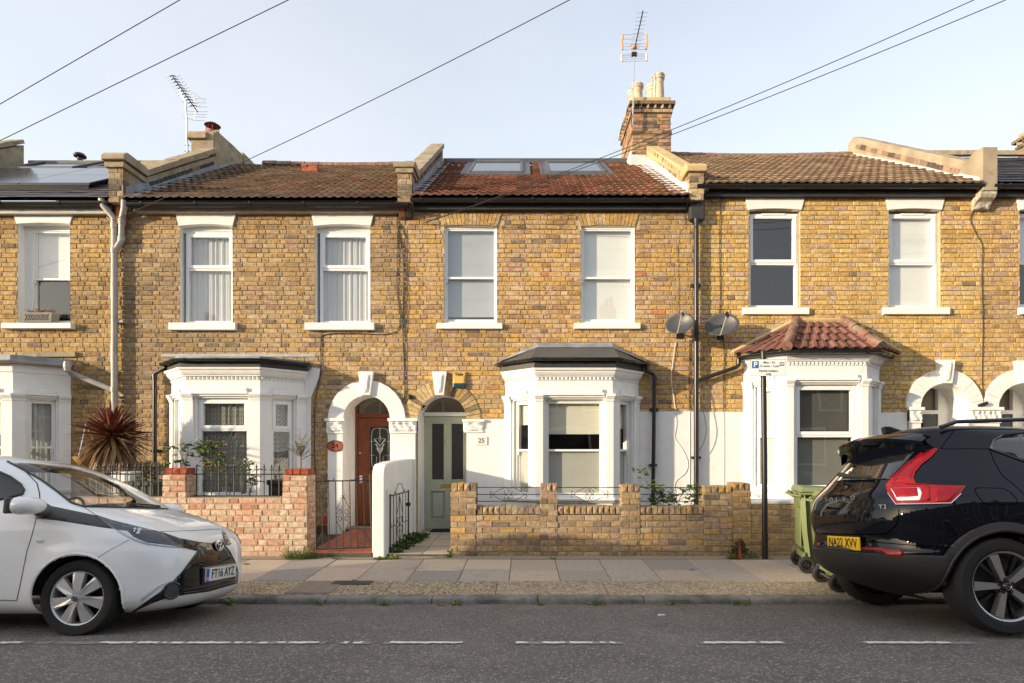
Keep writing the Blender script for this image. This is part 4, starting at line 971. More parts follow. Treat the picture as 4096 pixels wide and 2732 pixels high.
for k in range(n):
    xa = -6.2 + 4.05 * k / n; xb = -6.2 + 4.05 * (k + 1) / n; s_ = -.05 * math.sin(math.pi * (k + .5) / n); g = MB()
    g.sweep([(xa + .004, RY1), (xb - .004, RY1)], [(.13, 8.36 + s_), (.115, 8.42 + s_), (.06, 8.47 + s_), (-.06, 8.47 + s_), (-.13, 8.36 + s_)]); g.build('ridge_tile', 'ridge_tile', rf, bevel=.008)
yv = 13.0; xv_ = PX(1245, yv); g = MB(); zv = rz(yv, 5.85)
g.box(xv_ - .16, xv_ + .18, yv - .12, yv + .16, zv - .05, zv + .10); g.box(xv_ - .17, xv_ - .04, yv - .14, yv - .1, zv + .05, zv + .12); g.build('vent_tile', 'red_brick_new', rf, bevel=.02)

# ---------------------------------------------------------------- house 26 (bright yellow brick)
h26 = thing('terraced_house', 'bright yellow brick terraced house with red tiled hipped roof on its bay', 'house', (5.47, YF, ZB), 'terraced houses in the row')
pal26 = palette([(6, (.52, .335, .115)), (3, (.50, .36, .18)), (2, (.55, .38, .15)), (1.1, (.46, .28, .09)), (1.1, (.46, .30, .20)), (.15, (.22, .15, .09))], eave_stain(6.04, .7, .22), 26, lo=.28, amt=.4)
x0, x1 = 2.98, 7.95; zt6 = 6.1
W26 = [(FX(2996), FX(3202), FZ(1230), FZ(838)), (FX(3555), FX(3762), FZ(1230), FZ(838))]
acx6, ar6, az6 = FX(3773.5), .42, FZ(1632); bay26 = 5.005
hole6 = arch_poly(acx6, ar6, az6, ZB - .02); holes = [rect(*q) for q in W26] + [hole6, rect(bay26 - 1.0, bay26 + 1.0, .6, 2.7)]
blk = [[(q[0], FZ(842)), (q[1], FZ(842)), (q[1] + .12, FZ(778)), (q[0] - .07, FZ(778))] for q in W26] + [rect(bay26 - 1.19, bay26 + 1.19, 0, 3.3), arch_poly(acx6, .672, az6, az6 - .02), rect(x0, FX(2975), 0, FZ(1648)), rect(FX(3505), x1, 0, az6 - .06), [(bay26 - 1.35, 3.2), (bay26 + 1.35, 3.2), (bay26 + .75, 3.8), (bay26 - .75, 3.8)]]
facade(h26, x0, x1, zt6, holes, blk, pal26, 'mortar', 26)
interior(h26, x0, x1, 6.1)
for i, q in enumerate(W26):
    F = Face((q[0] + .005, YF), (q[1] - .01, YF)); reveal(h26, rect(*q), .2, 'mortar')
    wn = sash_window(h26, F, 0, F.len, q[2], FZ(848), .075, 'upvc', .475, None if i == 0 else 'blind_white', 'window', 'upvc', 1)
    lintel(wn, q[0], q[1], FZ(841), FZ(778), .085, 'render_old', .025); sill(wn, q[0] - .115, q[1] + .13, FZ(1261), FZ(1230))
    g = MB(); u = (q[0] + q[1]) / 2; g.box(u - .2, u + .2, YF + .05, YF + .075, FZ(855), FZ(849)); g.build('trickle_vent', 'upvc', wn)
render_panel(h26, x0, bay26 - 1.17, .05, FZ(1648)); render_panel(h26, bay26 + 1.17, acx6 - ar6 - .22, .05, FZ(1650))
def white_porch(house, cx, r, zs, ro, kz0, kz1, seed):
    arch_ring(house, cx, zs, r, ro, 'render_old', 17, YF - .045, YF + .1, 'voussoir', joint=.002)
    keystone(house, cx, kz0, kz1, .14, .085, 'render_old', seed=seed); reveal(house, arch_poly(cx, r, zs, ZB - .02), .5, 'render_white', 'porch_reveal', False)
white_porch(h26, acx6, ar6, az6, .672, FZ(1535), FZ(1442), 4)
g = MB(); g.box(acx6 - ar6 - .19, acx6 - ar6 - .004, YF - .05, YF + .1, .05, az6); g.build('pilaster', 'render_white', h26)
g = MB(); g.box(acx6 + ar6 + .004, acx6 + ar6 + .52, YF - .05, YF + .1, .05, az6); g.build('pilaster', 'render_white', h26)
capital(h26, acx6 - ar6 - .19, acx6 - ar6 - .006, FZ(1692), az6 + .01, YF - .05, 12, 1, 'render_old'); capital(h26, acx6 + ar6 + .006, acx6 + ar6 + .52, FZ(1692), az6 + .01, YF - .05, 13, 3, 'render_old')
def dark_door(house, cx, r, zs, col):
    g = MB(); sheet(g, cx - .6, cx + .6, 0, 2.85, YD + .07, []); g.build('hall_back', 'room', house)
    g = MB(); g.box(cx - r - .02, cx - r + .05, YD - .02, YD + .06, ZB, zs + .42); g.box(cx + r - .2, cx + r + .02, YD - .02, YD + .06, ZB, zs + .42); g.box(cx - r, cx + r, YD - .03, YD + .05, zs - .08, zs - .01); g.build('door_frame', 'white_paint', house)
    return panel_door(house, cx - r + .05, cx + r - .2, .2, zs - .085, YD, col, [(cx - r + .12, cx - .04, 1.3, zs - .2)], [(cx - r + .12, cx - .04, .35, 1.1)])
mat('door_slate', (.055, .065, .075), .45, .05, 5); mat('door_navy', (.02, .04, .09), .45, .05, 5)
dark_door(h26, acx6, ar6, az6, 'door_slate')
z6 = dict(sill=PZ(1955, YB), head=PZ(1537, YB), dentil=PZ(1462, YB), top=PZ(1421, 9.62))
bw6, path6, Fs6 = bay(h26, bay26, .66, .52, z6, (.145,), None, winkind=('upvc',) * 3, insides=('blind_cream', None, None), split=.51, drops=(1, 1, 1), wmt='upvc', low='glass')
mat('dim_film', (.085, .085, .075), .6, .3, 40, .1, 120)
mat('privacy_film', (.20, .205, .18), .4, .25, 60, .2, 120, spec=.5)
for (F, wn) in zip(Fs6, [c for c in bw6.children if c.name.startswith('sash_frame')]):
    if F is Fs6[1]:
        g = MB(); F.box(g, .22, F.len - .22, .16, .165, z6['sill'] + .05, PZ(1740, YB)); g.build('privacy_film', 'privacy_film', wn)
        g = MB(); F.box(g, .22, F.len - .22, .155, .16, PZ(1722, YB), z6['head'] - .06); g.build('grey_film', 'dim_film', wn)  # grey film added behind the upper pane to lift its near-black look
bay_gutter(bw6, path6, .19, PZ(1402, 9.56), r=.05)
# hipped tile roof of the bay, tile by tile
ep = off_path(path6, .22); zr = PZ(1402, 9.55) + .02; zw_ = FZ(1292); e0, e1 = FX(3184) , FX(3368)
A, B, Cc, Dd = [Vector((p[0], p[1], zr)) for p in ep]; A.x -= .1; Dd.x += .1; E, Fp = Vector((e0, YF - .02, zw_)), Vector((e1, YF - .02, zw_))
g = MB(); g.add([A, B, Cc, Dd, E, Fp], [(0, 1, 4), (1, 2, 5, 4), (2, 3, 5)]); br = g.build('bay_roof', 'black_board', bw6)
cl26b = [(.19, .085, .062), (.165, .078, .058), (.215, .10, .075)]; rr = random.Random(3)
def slope_tiles(P0, P1, Q0, Q1, rows, n, parent):
    nrm = (P1 - P0).cross(Q0 - P0).normalized()
    if nrm.z < 0: nrm = -nrm
    for r_ in range(rows):
        ta, tb = r_ / rows, (r_ + 1.12) / rows; tb = min(tb, 1)
        La, Ra = P0.lerp(Q0, ta), P1.lerp(Q1, ta); Lb, Rb = P0.lerp(Q0, tb), P1.lerp(Q1, tb); m = max(1, round((Ra - La).length / .17))
        for k in range(m):
            s0, s1 = k / m, (k + 1) / m; lf = [0, .004, .026, .026, .004]; us = [0, .36, .5, .82, .97]; g = MB(); vs = []
            for t_, lo, hi in ((0, La, Ra), (1, Lb, Rb)):
                for u, h in zip(us, lf): vs.append(lo.lerp(hi, s0 + (s1 - s0) * u) + nrm * (h + (.035 if t_ == 0 else .012)))
            vs += [La.lerp(Ra, s0 + (s1 - s0) * u) + nrm * (h + .012) for u, h in zip(us, lf)]
            g.add(vs, [(i, i + 1, 6 + i, 5 + i) for i in range(4)] + [(10 + i, 11 + i, i + 1, i) for i in range(4)]); o = g.build('bay_tile', 'tile', parent); c = rr.choice(cl26b); q = rr.uniform(.8, 1.2); o.color = (c[0] * q, c[1] * q, c[2] * q, 1)
slope_tiles(A, B, E, E + (B - A) * .02, 4, 6, br); slope_tiles(B, Cc, E, Fp, 4, 8, br); slope_tiles(Cc, Dd, Fp - (Dd - Cc) * .02, Fp, 4, 6, br)
for a, b in ((B, E), (Cc, Fp)):
    d = b - a
    for k in range(3):
        g = MB(); p, q = a + d * (k / 3 - .02) + Vector((0, 0, .05 + .012)), a + d * ((k + 1) / 3 + .01) + Vector((0, 0, .045)); g.tube([p, q], [.085, .075], 12); g.build('hip_tile', 'ridge_tile', br, smooth=True)
g = MB(); g.tube([A + Vector((0, -.01, .03)), E + Vector((-.03, -.01, .03)), Fp + Vector((.03, -.01, .03)), Dd + Vector((0, -.01, .03))], .05, 6); g.build('mortar_fillet', 'cement_gold', br)
gutter(h26, 2.95, 7.83, PZ(741, 10.08), fascia=(5.96, 6.12), brackets=[3.1, 3.75, 4.4, 5.55, 6.6, 7.4, 7.75], r=.062)
cl26 = [(5, (.235, .165, .11)), (3, (.27, .195, .135)), (2, (.19, .125, .08)), (.4, (.30, .2, .12))]
rf = tiled_roof(h26, 3.07, 7.8, RY0, 6.10, RY1, 8.60, cl26, 26, sag=.04)
for k in range(14):
    xa, xb = 3.3 + 4.5 * k / 14, 3.3 + 4.5 * (k + 1) / 14; s_ = -.05 * math.sin(math.pi * (k + .5) / 14); g = MB()
    g.sweep([(xa + .004, RY1), (xb - .004, RY1)], [(.13, 8.56 + s_), (.115, 8.62 + s_), (.06, 8.68 + s_), (-.06, 8.68 + s_), (-.13, 8.56 + s_)]); g.build('ridge_tile', 'ridge_tile', rf, bevel=.008)

# ---------------------------------------------------------------- house 23 (far side of the grey pipe) and 27
h23 = thing('terraced_house', 'brick terraced house with solar panels on its slate roof behind the red cordyline', 'house', (-9.45, YF, ZB), 'terraced houses in the row')
pal23 = palette([(4, (.42, .27, .095)), (3, (.37, .25, .12)), (1.5, (.45, .30, .14)), (2, (.31, .19, .085)), (.6, (.19, .14, .09))], lambda u, z: .4 if z < 3.0 else .6 * max(0, 1 - (5.75 - z) / .3), 23, lo=.1, amt=.6)
x0, x1 = -11.9, -6.98
W23 = [(FX(72), FX(280), FZ(1293), FZ(893)), (FX(72) - 2.45, FX(280) - 2.45, FZ(1293), FZ(893))]; bay23 = -9.06
holes = [rect(*q) for q in W23] + [rect(bay23 - .95, bay23 + .95, .5, 2.6)]
blk = [[(q[0], FZ(896)), (q[1], FZ(896)), (q[1] + .1, FZ(841)), (q[0] - .1, FZ(841))] for q in W23] + [rect(bay23 - 1.2, bay23 + 1.2, 0, 3.1)]
facade(h23, x0, x1, zt, holes, blk, pal23, 'mortar', 23)
interior(h23, x0, x1, 5.9)
for q in W23:
    F = Face((q[0] + .12, YF), (q[1] - .02, YF)); reveal(h23, rect(*q), .25, 'render_white')
    wn = sash_window(h23, F, 0, F.len, q[2], FZ(905), .14, 'sash', .48, 'blind_white', 'window', 'white_paint', .52, True)
    g = MB(); g.box(q[0], q[0] + .12, YF + .14, YF + .2, q[2], q[3] + .03); g.box(q[0] + .12, q[1], YF + .14, YF + .2, FZ(907), q[3] + .03); g.build('frame_infill', 'render_white', wn)
    lintel(wn, q[0], q[1], FZ(897), FZ(841), .09, 'render_white', .02); sill(wn, q[0] - .21, q[1] + .09, FZ(1319), FZ(1293), proud=.10)
z3 = dict(sill=PZ(1965, YB), head=PZ(1593, YB), dentil=PZ(1500, YB), top=PZ(1455, 9.74))
bw3, path3, Fs3 = bay(h23, bay23, .64, .54, z3, (.2,), None, dent=False, insides=('net', 'blind_cream', 'net'), split=.47, drops=(1, .4, 1))
for F in (Fs3[2],): pass
bay_gutter(bw3, path3, .10, PZ(1440, 9.65), 'grey_plastic', .05)
ep = off_path(path3, .10); g = MB(); g.prism(ep + [(ep[3][0], YF), (ep[0][0], YF)], 'z', PZ(1440, 9.65), PZ(1418, 9.65)); g.build('bay_roof', 'lead', bw3)
g = MB(); g.box(FX(100), FX(308), YF - .05, YF, FZ(1428), FZ(1408)); g.build('bay_flashing', 'stone_cement', bw3)
gutter(h23, -11.8, -7.08, PZ(810, 10.08), fascia=(5.66, 5.80), fmt='grey_plastic', brackets=[-9.9, -8.9, -7.9, -7.2])
rf = tiled_roof(h23, -11.75, -7.06, RY0, 5.86, RY1, 8.36, [(1, (1, 1, 1)), (1, (.8, .8, .85)), (.6, (1.25, 1.2, 1.2))], 23, 'slate', .33, .24, True, name='slate', skip=lambda u, t: u < -7.95 and .2 < t < .6)
def panel(xa, xb, ya, yb, h, mt, name, par):
    g = MB(); g.add([(xa, ya, rz(ya, 5.86) + h), (xb, ya, rz(ya, 5.86) + h), (xb, yb, rz(yb, 5.86) + h), (xa, yb, rz(yb, 5.86) + h), (xa, ya, rz(ya, 5.86) + h - .035), (xb, ya, rz(ya, 5.86) + h - .035), (xb, yb, rz(yb, 5.86) + h - .035), (xa, yb, rz(yb, 5.86) + h - .035)], [(0, 1, 2, 3), (4, 7, 6, 5), (0, 4, 5, 1), (1, 5, 6, 2), (2, 6, 7, 3), (3, 7, 4, 0)]); return g.build(name, mt, par)
sp = thing('solar_array', 'black glass solar panels mounted on the dark slate roof', 'solar panels', (-9.5, 11.5, rz(11.5, 5.86)))
for i in range(3):
    for j in range(2): panel(-7.93 - 1.3 * (i + 1) + .01, -7.93 - 1.3 * i - .01, 10.8 + .92 * j, 10.8 + .92 * (j + 1) - .02, .13, 'solar', 'solar_panel', sp)
g = MB()
for i in range(90): xx = -7.95 - i * .043; g.tube([(xx, 10.79, rz(10.79, 5.86) + .10), (xx, 10.76, rz(10.76, 5.86) + .0)], .004, 4)
for k in range(5): g.tube([(-11.8, 10.78 - .004 * k, rz(10.78, 5.86) + .095 - .02 * k), (-7.93, 10.78 - .004 * k, rz(10.78, 5.86) + .095 - .02 * k)], .004, 4)
g.build('bird_mesh', 'black_iron', sp)
for a, b in ((PX(0, 12.6), PX(265, 12.6)), (PX(370, 12.9), PX(460, 12.9))):
    g = MB(); ya, yb = 12.75, 13.75
    for (u0, u1, v0, v1) in ((a, a + .1, ya, yb), (b - .1, b, ya, yb), (a + .1, b - .1, ya, ya + .1), (a + .1, b - .1, yb - .1, yb)):
        g.add([(u0, v0, rz(v0, 5.86)), (u1, v0, rz(v0, 5.86)), (u1, v1, rz(v1, 5.86)), (u0, v1, rz(v1, 5.86)), (u0, v0, rz(v0, 5.86) + .14), (u1, v0, rz(v0, 5.86) + .14), (u1, v1, rz(v1, 5.86) + .14), (u0, v1, rz(v1, 5.86) + .14)], [(4, 5, 6, 7), (0, 1, 5, 4), (1, 2, 6, 5), (2, 3, 7, 6), (3, 0, 4, 7)])
    v = g.build('roof_window', 'lead_dark', rf); panel(a + .09, b - .09, ya + .09, yb - .09, .1, 'solar', 'roof_pane', rf)
g = MB(); g.sweep([(-11.7, RY1), (-7.2, RY1)], [(.16, 8.30), (.15, 8.42), (.05, 8.46), (-.15, 8.42)]); g.build('ridge_capping', 'stone_cement', rf)
vx, vz = PX(320, 14.3), PZ(640, 14.3); g = MB(); g.lathe([(.06, -.1), (.06, .06), (.13, .07), (.14, .10), (.10, .15), (0, .17)], (vx, 14.3, vz), 'z', 14); g.build('roof_cowl', 'black_plastic', rf, smooth=True)

h27 = thing('terraced_house', 'yellow brick terraced house cut by the frame edge above the black car', 'house', (10.4, YF, ZB), 'terraced houses in the row')
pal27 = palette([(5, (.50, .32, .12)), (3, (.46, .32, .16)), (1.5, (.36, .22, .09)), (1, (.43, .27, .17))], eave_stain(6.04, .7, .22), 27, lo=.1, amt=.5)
x0, x1 = 7.95, 12.9; acx7 = FX(4084.5); W27 = [(FX(4078), FX(4285), FZ(1230), FZ(838)), (FX(4640), FX(4850), FZ(1230), FZ(838))]
hole7 = arch_poly(acx7, ar6, az6, ZB - .02)
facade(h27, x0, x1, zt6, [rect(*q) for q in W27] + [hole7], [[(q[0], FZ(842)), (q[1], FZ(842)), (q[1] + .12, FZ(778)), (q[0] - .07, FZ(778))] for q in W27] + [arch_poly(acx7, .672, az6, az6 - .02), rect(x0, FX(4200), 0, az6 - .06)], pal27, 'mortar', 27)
interior(h27, x0, x1, 6.1)
for q in W27:
    F = Face((q[0], YF), (q[1], YF)); reveal(h27, rect(*q), .2, 'mortar'); wn = sash_window(h27, F, 0, F.len, q[2], FZ(848), .075, 'sash', .475, 'blind_white', 'window', 'white_paint', .55)
    lintel(wn, q[0], q[1], FZ(841), FZ(778), .085, 'render_old', .025); sill(wn, q[0] - .03, q[1] + .13, FZ(1261), FZ(1230))
white_porch(h27, acx7, ar6, az6, .672, FZ(1535), FZ(1445), 6)
g = MB(); g.box(acx7 - ar6 - .24, acx7 - ar6 - .004, YF - .048, YF + .1, .05, az6); g.box(acx7 + ar6 + .004, acx7 + ar6 + .2, YF - .05, YF + .1, .05, az6); g.build('pilaster', 'render_white', h27)
dark_door(h27, acx7, ar6, az6, 'door_navy')
gutter(h27, 8.0, 12.8, PZ(741, 10.08), fascia=(5.96, 6.12), brackets=[8.1, 8.25, 9.2, 10.2], r=.062)
rf = tiled_roof(h27, 8.05, 12.8, RY0, 6.12, RY1, 8.60, [(1, (1.1, 1.0, 1.05)), (1, (.85, .8, .85))], 27, 'slate', .33, .25, True, name='slate')
g = MB(); g.sweep([(8.05, RY1), (12.8, RY1)], [(.16, 8.55), (.15, 8.66), (.05, 8.70), (-.15, 8.66)]); g.build('ridge_capping', 'stone_cement', rf)

# ---------------------------------------------------------------- party walls above the roofs
dk = palette([(3, (.16, .12, .085)), (2, (.28, .19, .11)), (2, (.10, .08, .065)), (1, (.36, .27, .16))], seed=50)
# 24 / 25: stone coping
pw = side_parapet(h25, -2.145, -1.90, [(10.15, 5.8), (10.15, 6.30), (10.38, 6.30), (13.9, 8.66), (13.9, 8.2), (10.3, 5.7)], [(10.42, 6.36), (13.93, 8.70)], 'stone_cement', 'cement_pale', .03, .10)
box_bricks(pw, -2.145, -1.90, 10.04, 10.36, 5.80, 6.30, dk, 51, .1, 'fr', mortar='cement_pale')
g = MB(); g.box(-2.17, -1.87, 10.01, 10.40, 6.29, 6.37); g.build('pier_course', 'stone_cement', pw, bevel=.01)
g = MB(); g.prism([(9.98, 6.37), (9.98, 6.44), (10.06, 6.50), (10.42, 6.50), (10.44, 6.37)], 'x', -2.20, -1.84); g.build('pier_cap', 'cement_pale', pw, bevel=.015)
flashing(h25, -1.895, 1, 10.1, 5.93, 13.8, 8.22, .17, 'lead')
def brick_band(pw, x, nx, ya, za, yb, zb, h, pal, n, seed):
    """a course of blackened bricks showing in the render along the slope"""
    rr = random.Random(seed); d = Vector((yb - ya, zb - za)); L_ = d.length; d.normalize(); nn = Vector((-d.y, d.x))
    for k in range(n):
        a = Vector((ya, za)) + d * (L_ * k / n + .006); b = Vector((ya, za)) + d * (L_ * (k + 1) / n - .006); q = [tuple(a), tuple(b), tuple(b + nn * h * rr.uniform(.8, 1.05)), tuple(a + nn * h * rr.uniform(.8, 1.05))]
        g = MB(); g.prism(q, 'x', x, x + nx * .014, (1, 1, 1)); o = g.build('band_brick', 'brick', pw, bevel=.004); o.color = (*pal(k, 3, .2), 1)
brick_band(pw, -1.9, 1, 10.45, 6.27, 13.7, 8.43, .075, palette([(2, (.07, .06, .055)), (1, (.2, .15, .1))], seed=9), 22, 4)
# 25 / 26: brick coping
gp = palette([(3, (.33, .235, .13)), (2, (.42, .31, .18)), (2, (.17, .13, .09)), (1, (.46, .33, .17))], seed=52)
pw = side_parapet(h26, 2.82, 3.07, [(10.2, 5.85), (10.2, 6.32), (10.45, 6.32), (13.45, 8.34), (13.45, 7.9), (10.3, 5.8)], [], 'cement_gold', 'brick')
box_bricks(pw, 2.82, 3.07, 10.06, 10.36, 5.85, 6.32, gp, 53, .1, 'flr', mortar='mortar_grey')
brick_band(pw, 2.82, -1, 10.5, 6.33, 13.4, 8.28, .085, gp, 22, 8); brick_band(pw, 2.80, -1, 10.45, 6.42, 13.4, 8.40, .07, gp, 26, 10)
g = MB(); g.prism([(10.15, 6.36), (10.25, 6.46), (13.48, 8.52), (13.48, 8.30), (10.3, 6.3)], 'x', 2.80, 3.09); g.build('coping', 'cement_gold', pw, bevel=.02)
g = MB(); g.prism([(10.02, 6.32), (10.02, 6.42), (10.12, 6.50), (10.42, 6.52), (10.42, 6.32)], 'x', 2.76, 3.12); g.build('pier_cap', 'cement_gold', pw, bevel=.02)
flashing(h26, 2.815, -1, 10.1, 5.93, 13.5, 8.05, .24, 'lead_pale', .16)
mat('corbel_old', (.60, .55, .46), .9, .15, 8, .4, 40, dirt=(.28, .23, .17), dscale=7, dlo=.45, dhi=.62)
# 26 / 27: cement render
pw = side_parapet(h27, 7.80, 8.05, [(10.04, 6.0), (10.04, 6.74), (10.25, 6.75), (10.42, 6.68), (14.0, 9.0), (14.2, 8.95), (14.35, 8.5), (14.35, 8.3), (10.3, 6.0)], [], 'cement_pale', 'cement_pale')
brick_band(pw, 7.80, -1, 10.6, 6.52, 13.9, 8.68, .10, palette([(2, (.2, .13, .1)), (1.4, (.08, .065, .05)), (1.5, (.30, .20, .13))], seed=77), 16, 12)
flashing(h27, 7.795, -1, 10.1, 6.13, 14.0, 8.50, .10, 'lead_pale', .07)
g = MB(); g.prism([(YF - .22, 6.0), (YF - .22, 5.95), (YF - .19, 5.90), (YF - .11, 5.86), (YF - .07, 5.80), (YF - .06, 5.76), (YF - .02, 5.74), (YF, 5.74), (YF, 6.0)], 'x', FX(3885), FX(3948)); lumps(g, FX(3888), FX(3945), YF - .065, 5.75, 5.93, 8, 8, leafy(4, 1)); g.build('corbel', 'corbel_old', h27, bevel=.01)
# 23 / 24: cement with moulded coping, and 22 / 23
pw = side_parapet(h24, -7.06, -6.81, [(10.2, 5.8), (10.2, 6.46), (10.6, 6.46), (13.1, 8.1), (13.1, 7.7), (10.3, 5.75)], [(10.62, 6.50), (13.05, 8.14)], 'stone_cement', 'stone_cement', .035, .10)
box_bricks(pw, -7.06, -6.81, 10.04, 10.34, 5.80, 6.40, dk, 54, .1, 'fr', mortar='stone_cement')
g = MB(); g.box(-7.10, -6.77, 10.0, 10.62, 6.38, 6.47); g.build('pier_course', 'stone_cement', pw, bevel=.012)
g = MB(); g.prism([(9.97, 6.50), (9.97, 6.58), (10.05, 6.65), (10.60, 6.64), (10.66, 6.50)], 'x', -7.14, -6.74); g.build('pier_cap', 'cement_pale', pw, bevel=.015)
brick_band(pw, -6.81, 1, 10.75, 6.38, 13.0, 7.86, .075, palette([(3, (.05, .045, .04)), (1, (.2, .15, .1))], seed=19), 16, 6)
flashing(h24, -6.805, 1, 10.1, 5.90, 13.9, 8.22, .21, 'lead', .14)
pw = side_parapet(h23, -12.0, -11.75, [(10.1, 5.8), (10.1, 6.5), (10.5, 6.5), (13.9, 8.75), (13.9, 8.2), (10.3, 5.75)], [(10.5, 6.52), (13.9, 8.79)], 'stone_cement', 'stone_cement')

# ---------------------------------------------------------------- chimney stacks
def pot(st, x, y, z, r, h, mt='pot_clay'):
    g = MB(); g.lathe([(r * .95, 0), (r, .03), (r * .86, h * .8), (r * .88, h * .82), (r * 1.02, h * .84), (r * 1.0, h * .92), (r * 1.08, h * .93), (r * 1.05, h), (r * .8, h), (r * .8, h * .7)], (x, y, z), 'z', 18); g.build('chimney_pot', mt, st, smooth=True)
def big_stack(house, x0, x1, y0, y1, z0, z1, seed, limit=150):
    pal = palette([(3, (.34, .20, .10)), (2, (.30, .20, .12)), (1.5, (.20, .14, .09)), (1.2, (.40, .25, .15)), (1, (.37, .19, .13)), (.6, (.10, .08, .06))], lambda u, z: .9 * max(0, (z - (z1 - .5)) / .3), seed, lo=.1)
    st = MB(); st.box(x0 + .012, x1 - .012, y0 + .012, y1 - .012, z0, z1); st = st.build('chimney_stack', 'mortar_grey', house)
    box_bricks(st, x0, x1, y0, y1, z0, z1 - .36, pal, seed, .082, 'fl', limit, core=False)
    def band(zz, h, o, n_front, name='string_brick'):
        rr = random.Random(int(zz * 100) + seed)
        for k in range(n_front):
            a, b = x0 - o + (x1 - x0 + 2 * o) * k / n_front + .004, x0 - o + (x1 - x0 + 2 * o) * (k + 1) / n_front - .004; g = MB(); g.box(a, b, y0 - o + rr.uniform(-.004, .004), y0 + .1, zz, zz + h - .006, (1, 1, 1)); ob = g.build(name, 'brick', st, bevel=.006); ob.color = (*dk(k, 1, .1), 1)
        m = int((y1 - y0) / .23)
        for k in range(m):
            a, b = y0 + .1 + (y1 - y0 - .1 + o) * k / m + .004, y0 + .1 + (y1 - y0 - .1 + o) * (k + 1) / m - .004; g = MB(); g.box(x0 - o + rr.uniform(-.004, .004), x0 + .1, a, b, zz, zz + h - .006, (1, 1, 1)); ob = g.build(name, 'brick', st, bevel=.006); ob.color = (*dk(k, 1, .1), 1)
        g = MB(); g.box(x0 + .1, x1 + o, y0 + .1, y1 + o, zz, zz + h - .006, (.3, .22, .14)); g.build('string_core', 'brick', st)
    zz = z1 - .37; band(z0 + (z1 - z0) * .52, .075, .02, 4); band(zz, .08, .035, 4)
    for k in range(6):      # dog-tooth corbels
        u = x0 - .05 + (x1 - x0 + .1) * (k + .5) / 6; g = MB(); c = .062
        g.prism([(u - c, y0 + .02), (u, y0 - .085), (u + c, y0 + .02)], 'z', zz + .082, zz + .162, (1, 1, 1)); ob = g.build('corbel_brick', 'brick', st, bevel=.008); ob.color = (*dk(k, 1, .1), 1)
    for k in range(9):
        u = y0 + (y1 - y0) * (k + .5) / 9; g = MB(); c = .062; g.prism([(x0 + .02, u - c), (x0 - .085, u), (x0 + .02, u + c)], 'z', zz + .082, zz + .162, (1, 1, 1)); ob = g.build('corbel_brick', 'brick', st, bevel=.008); ob.color = (*dk(k, 1, .1), 1)
    band(zz + .164, .085, .085, 2)
    g = MB(); g.prism([(x0 - .02, zz + .25), (x1 + .0, zz + .25), (x1 - .03, zz + .36), (x0 + .03, zz + .36)], 'y', y0 - .01, y1 + .02); g.build('flaunching', 'cement_gold', st, bevel=.02)
    return st
cs = big_stack(h26, 2.49, 3.38, 13.55, 15.0, 7.9, 9.68, 61)
ct = PZ(393, 13.8)
pot(cs, PX(2634, 13.75), 13.75, 9.62, .135, PZ(302, 13.75) - 9.62); pot(cs, PX(2550, 13.9), 13.9, 9.62, .135, PZ(341, 13.9) - 9.62); pot(cs, PX(2608, 14.4), 14.4, 9.62, .14, PZ(345, 14.4) - 9.62); pot(cs, PX(2533, 14.7), 14.7, 9.6, .14, PZ(385, 14.7) - 9.6 + .1)
g = MB(); g.prism([(2.44, 8.0), (3.42, 8.0), (3.40, 8.30), (2.46, 8.34)], 'y', 13.50, 13.56); g.box(2.43, 2.485, 13.5, 14.6, 8.1, 8.42); g.build('chimney_flashing', 'lead_pale', cs, bevel=.02)
cs7 = big_stack(h27, 12.52, 13.4, 13.55, 15.0, 8.0, 9.55, 62, 60)
# rendered stack between 23 and 24
g = MB(); g.box(PX(752, 13.0) + .03, -6.84, 13.05, 14.0, 7.6, 8.62); st4 = g.build('chimney_stack', 'cement_pale', h24, bevel=.02)
g = MB(); g.prism([(12.98, 8.44), (12.98, 8.56), (13.12, 8.66), (14.0, 8.70), (14.02, 8.44)], 'x', PX(751, 13.0) - .03, -6.98); g.build('stack_shoulder', 'stone_cement', st4, bevel=.02)
g = MB(); g.prism([(13.06, 7.8), (13.08, 8.66), (13.9, 8.72), (14.9, 8.72), (15.0, 8.3), (15.0, 7.6)], 'x', -6.9, -6.80); g.build('stack_cheek', 'stone_cement', st4, bevel=.01)
g = MB(); g.prism([(14.3, 8.55), (14.3, 8.78), (15.4, 8.80), (15.4, 8.3)], 'x', -7.05, -6.78); g.build('rear_coping', 'stone_cement', st4, bevel=.01)
px_, pz_ = PX(850, 13.6), 8.64
g = MB(); g.lathe([(.145, 0), (.15, .16), (.17, .18), (.165, .24), (.12, .24), (.12, .1)], (px_, 13.6, pz_), 'z', 18); cw = g.build('chimney_pot', 'terracotta', st4, smooth=True)
g = MB(); g.lathe([(.0, .475), (.10, .45), (.175, .40), (.17, .395), (0, .44)], (px_, 13.6, pz_), 'z', 18)
for k in range(4): a = k * 1.57 + .5; g.tube([(px_ + .13 * math.cos(a), 13.6 + .13 * math.sin(a), pz_ + .22), (px_ + .13 * math.cos(a), 13.6 + .13 * math.sin(a), pz_ + .41)], .008, 5)
for k in range(14): a = k * .449; g.tube([(px_ + .125 * math.cos(a), 13.6 + .125 * math.sin(a), pz_ + .24), (px_ + .125 * math.cos(a), 13.6 + .125 * math.sin(a), pz_ + .40)], .0025, 4)
g.build('chimney_cowl', 'rust', st4, smooth=True)

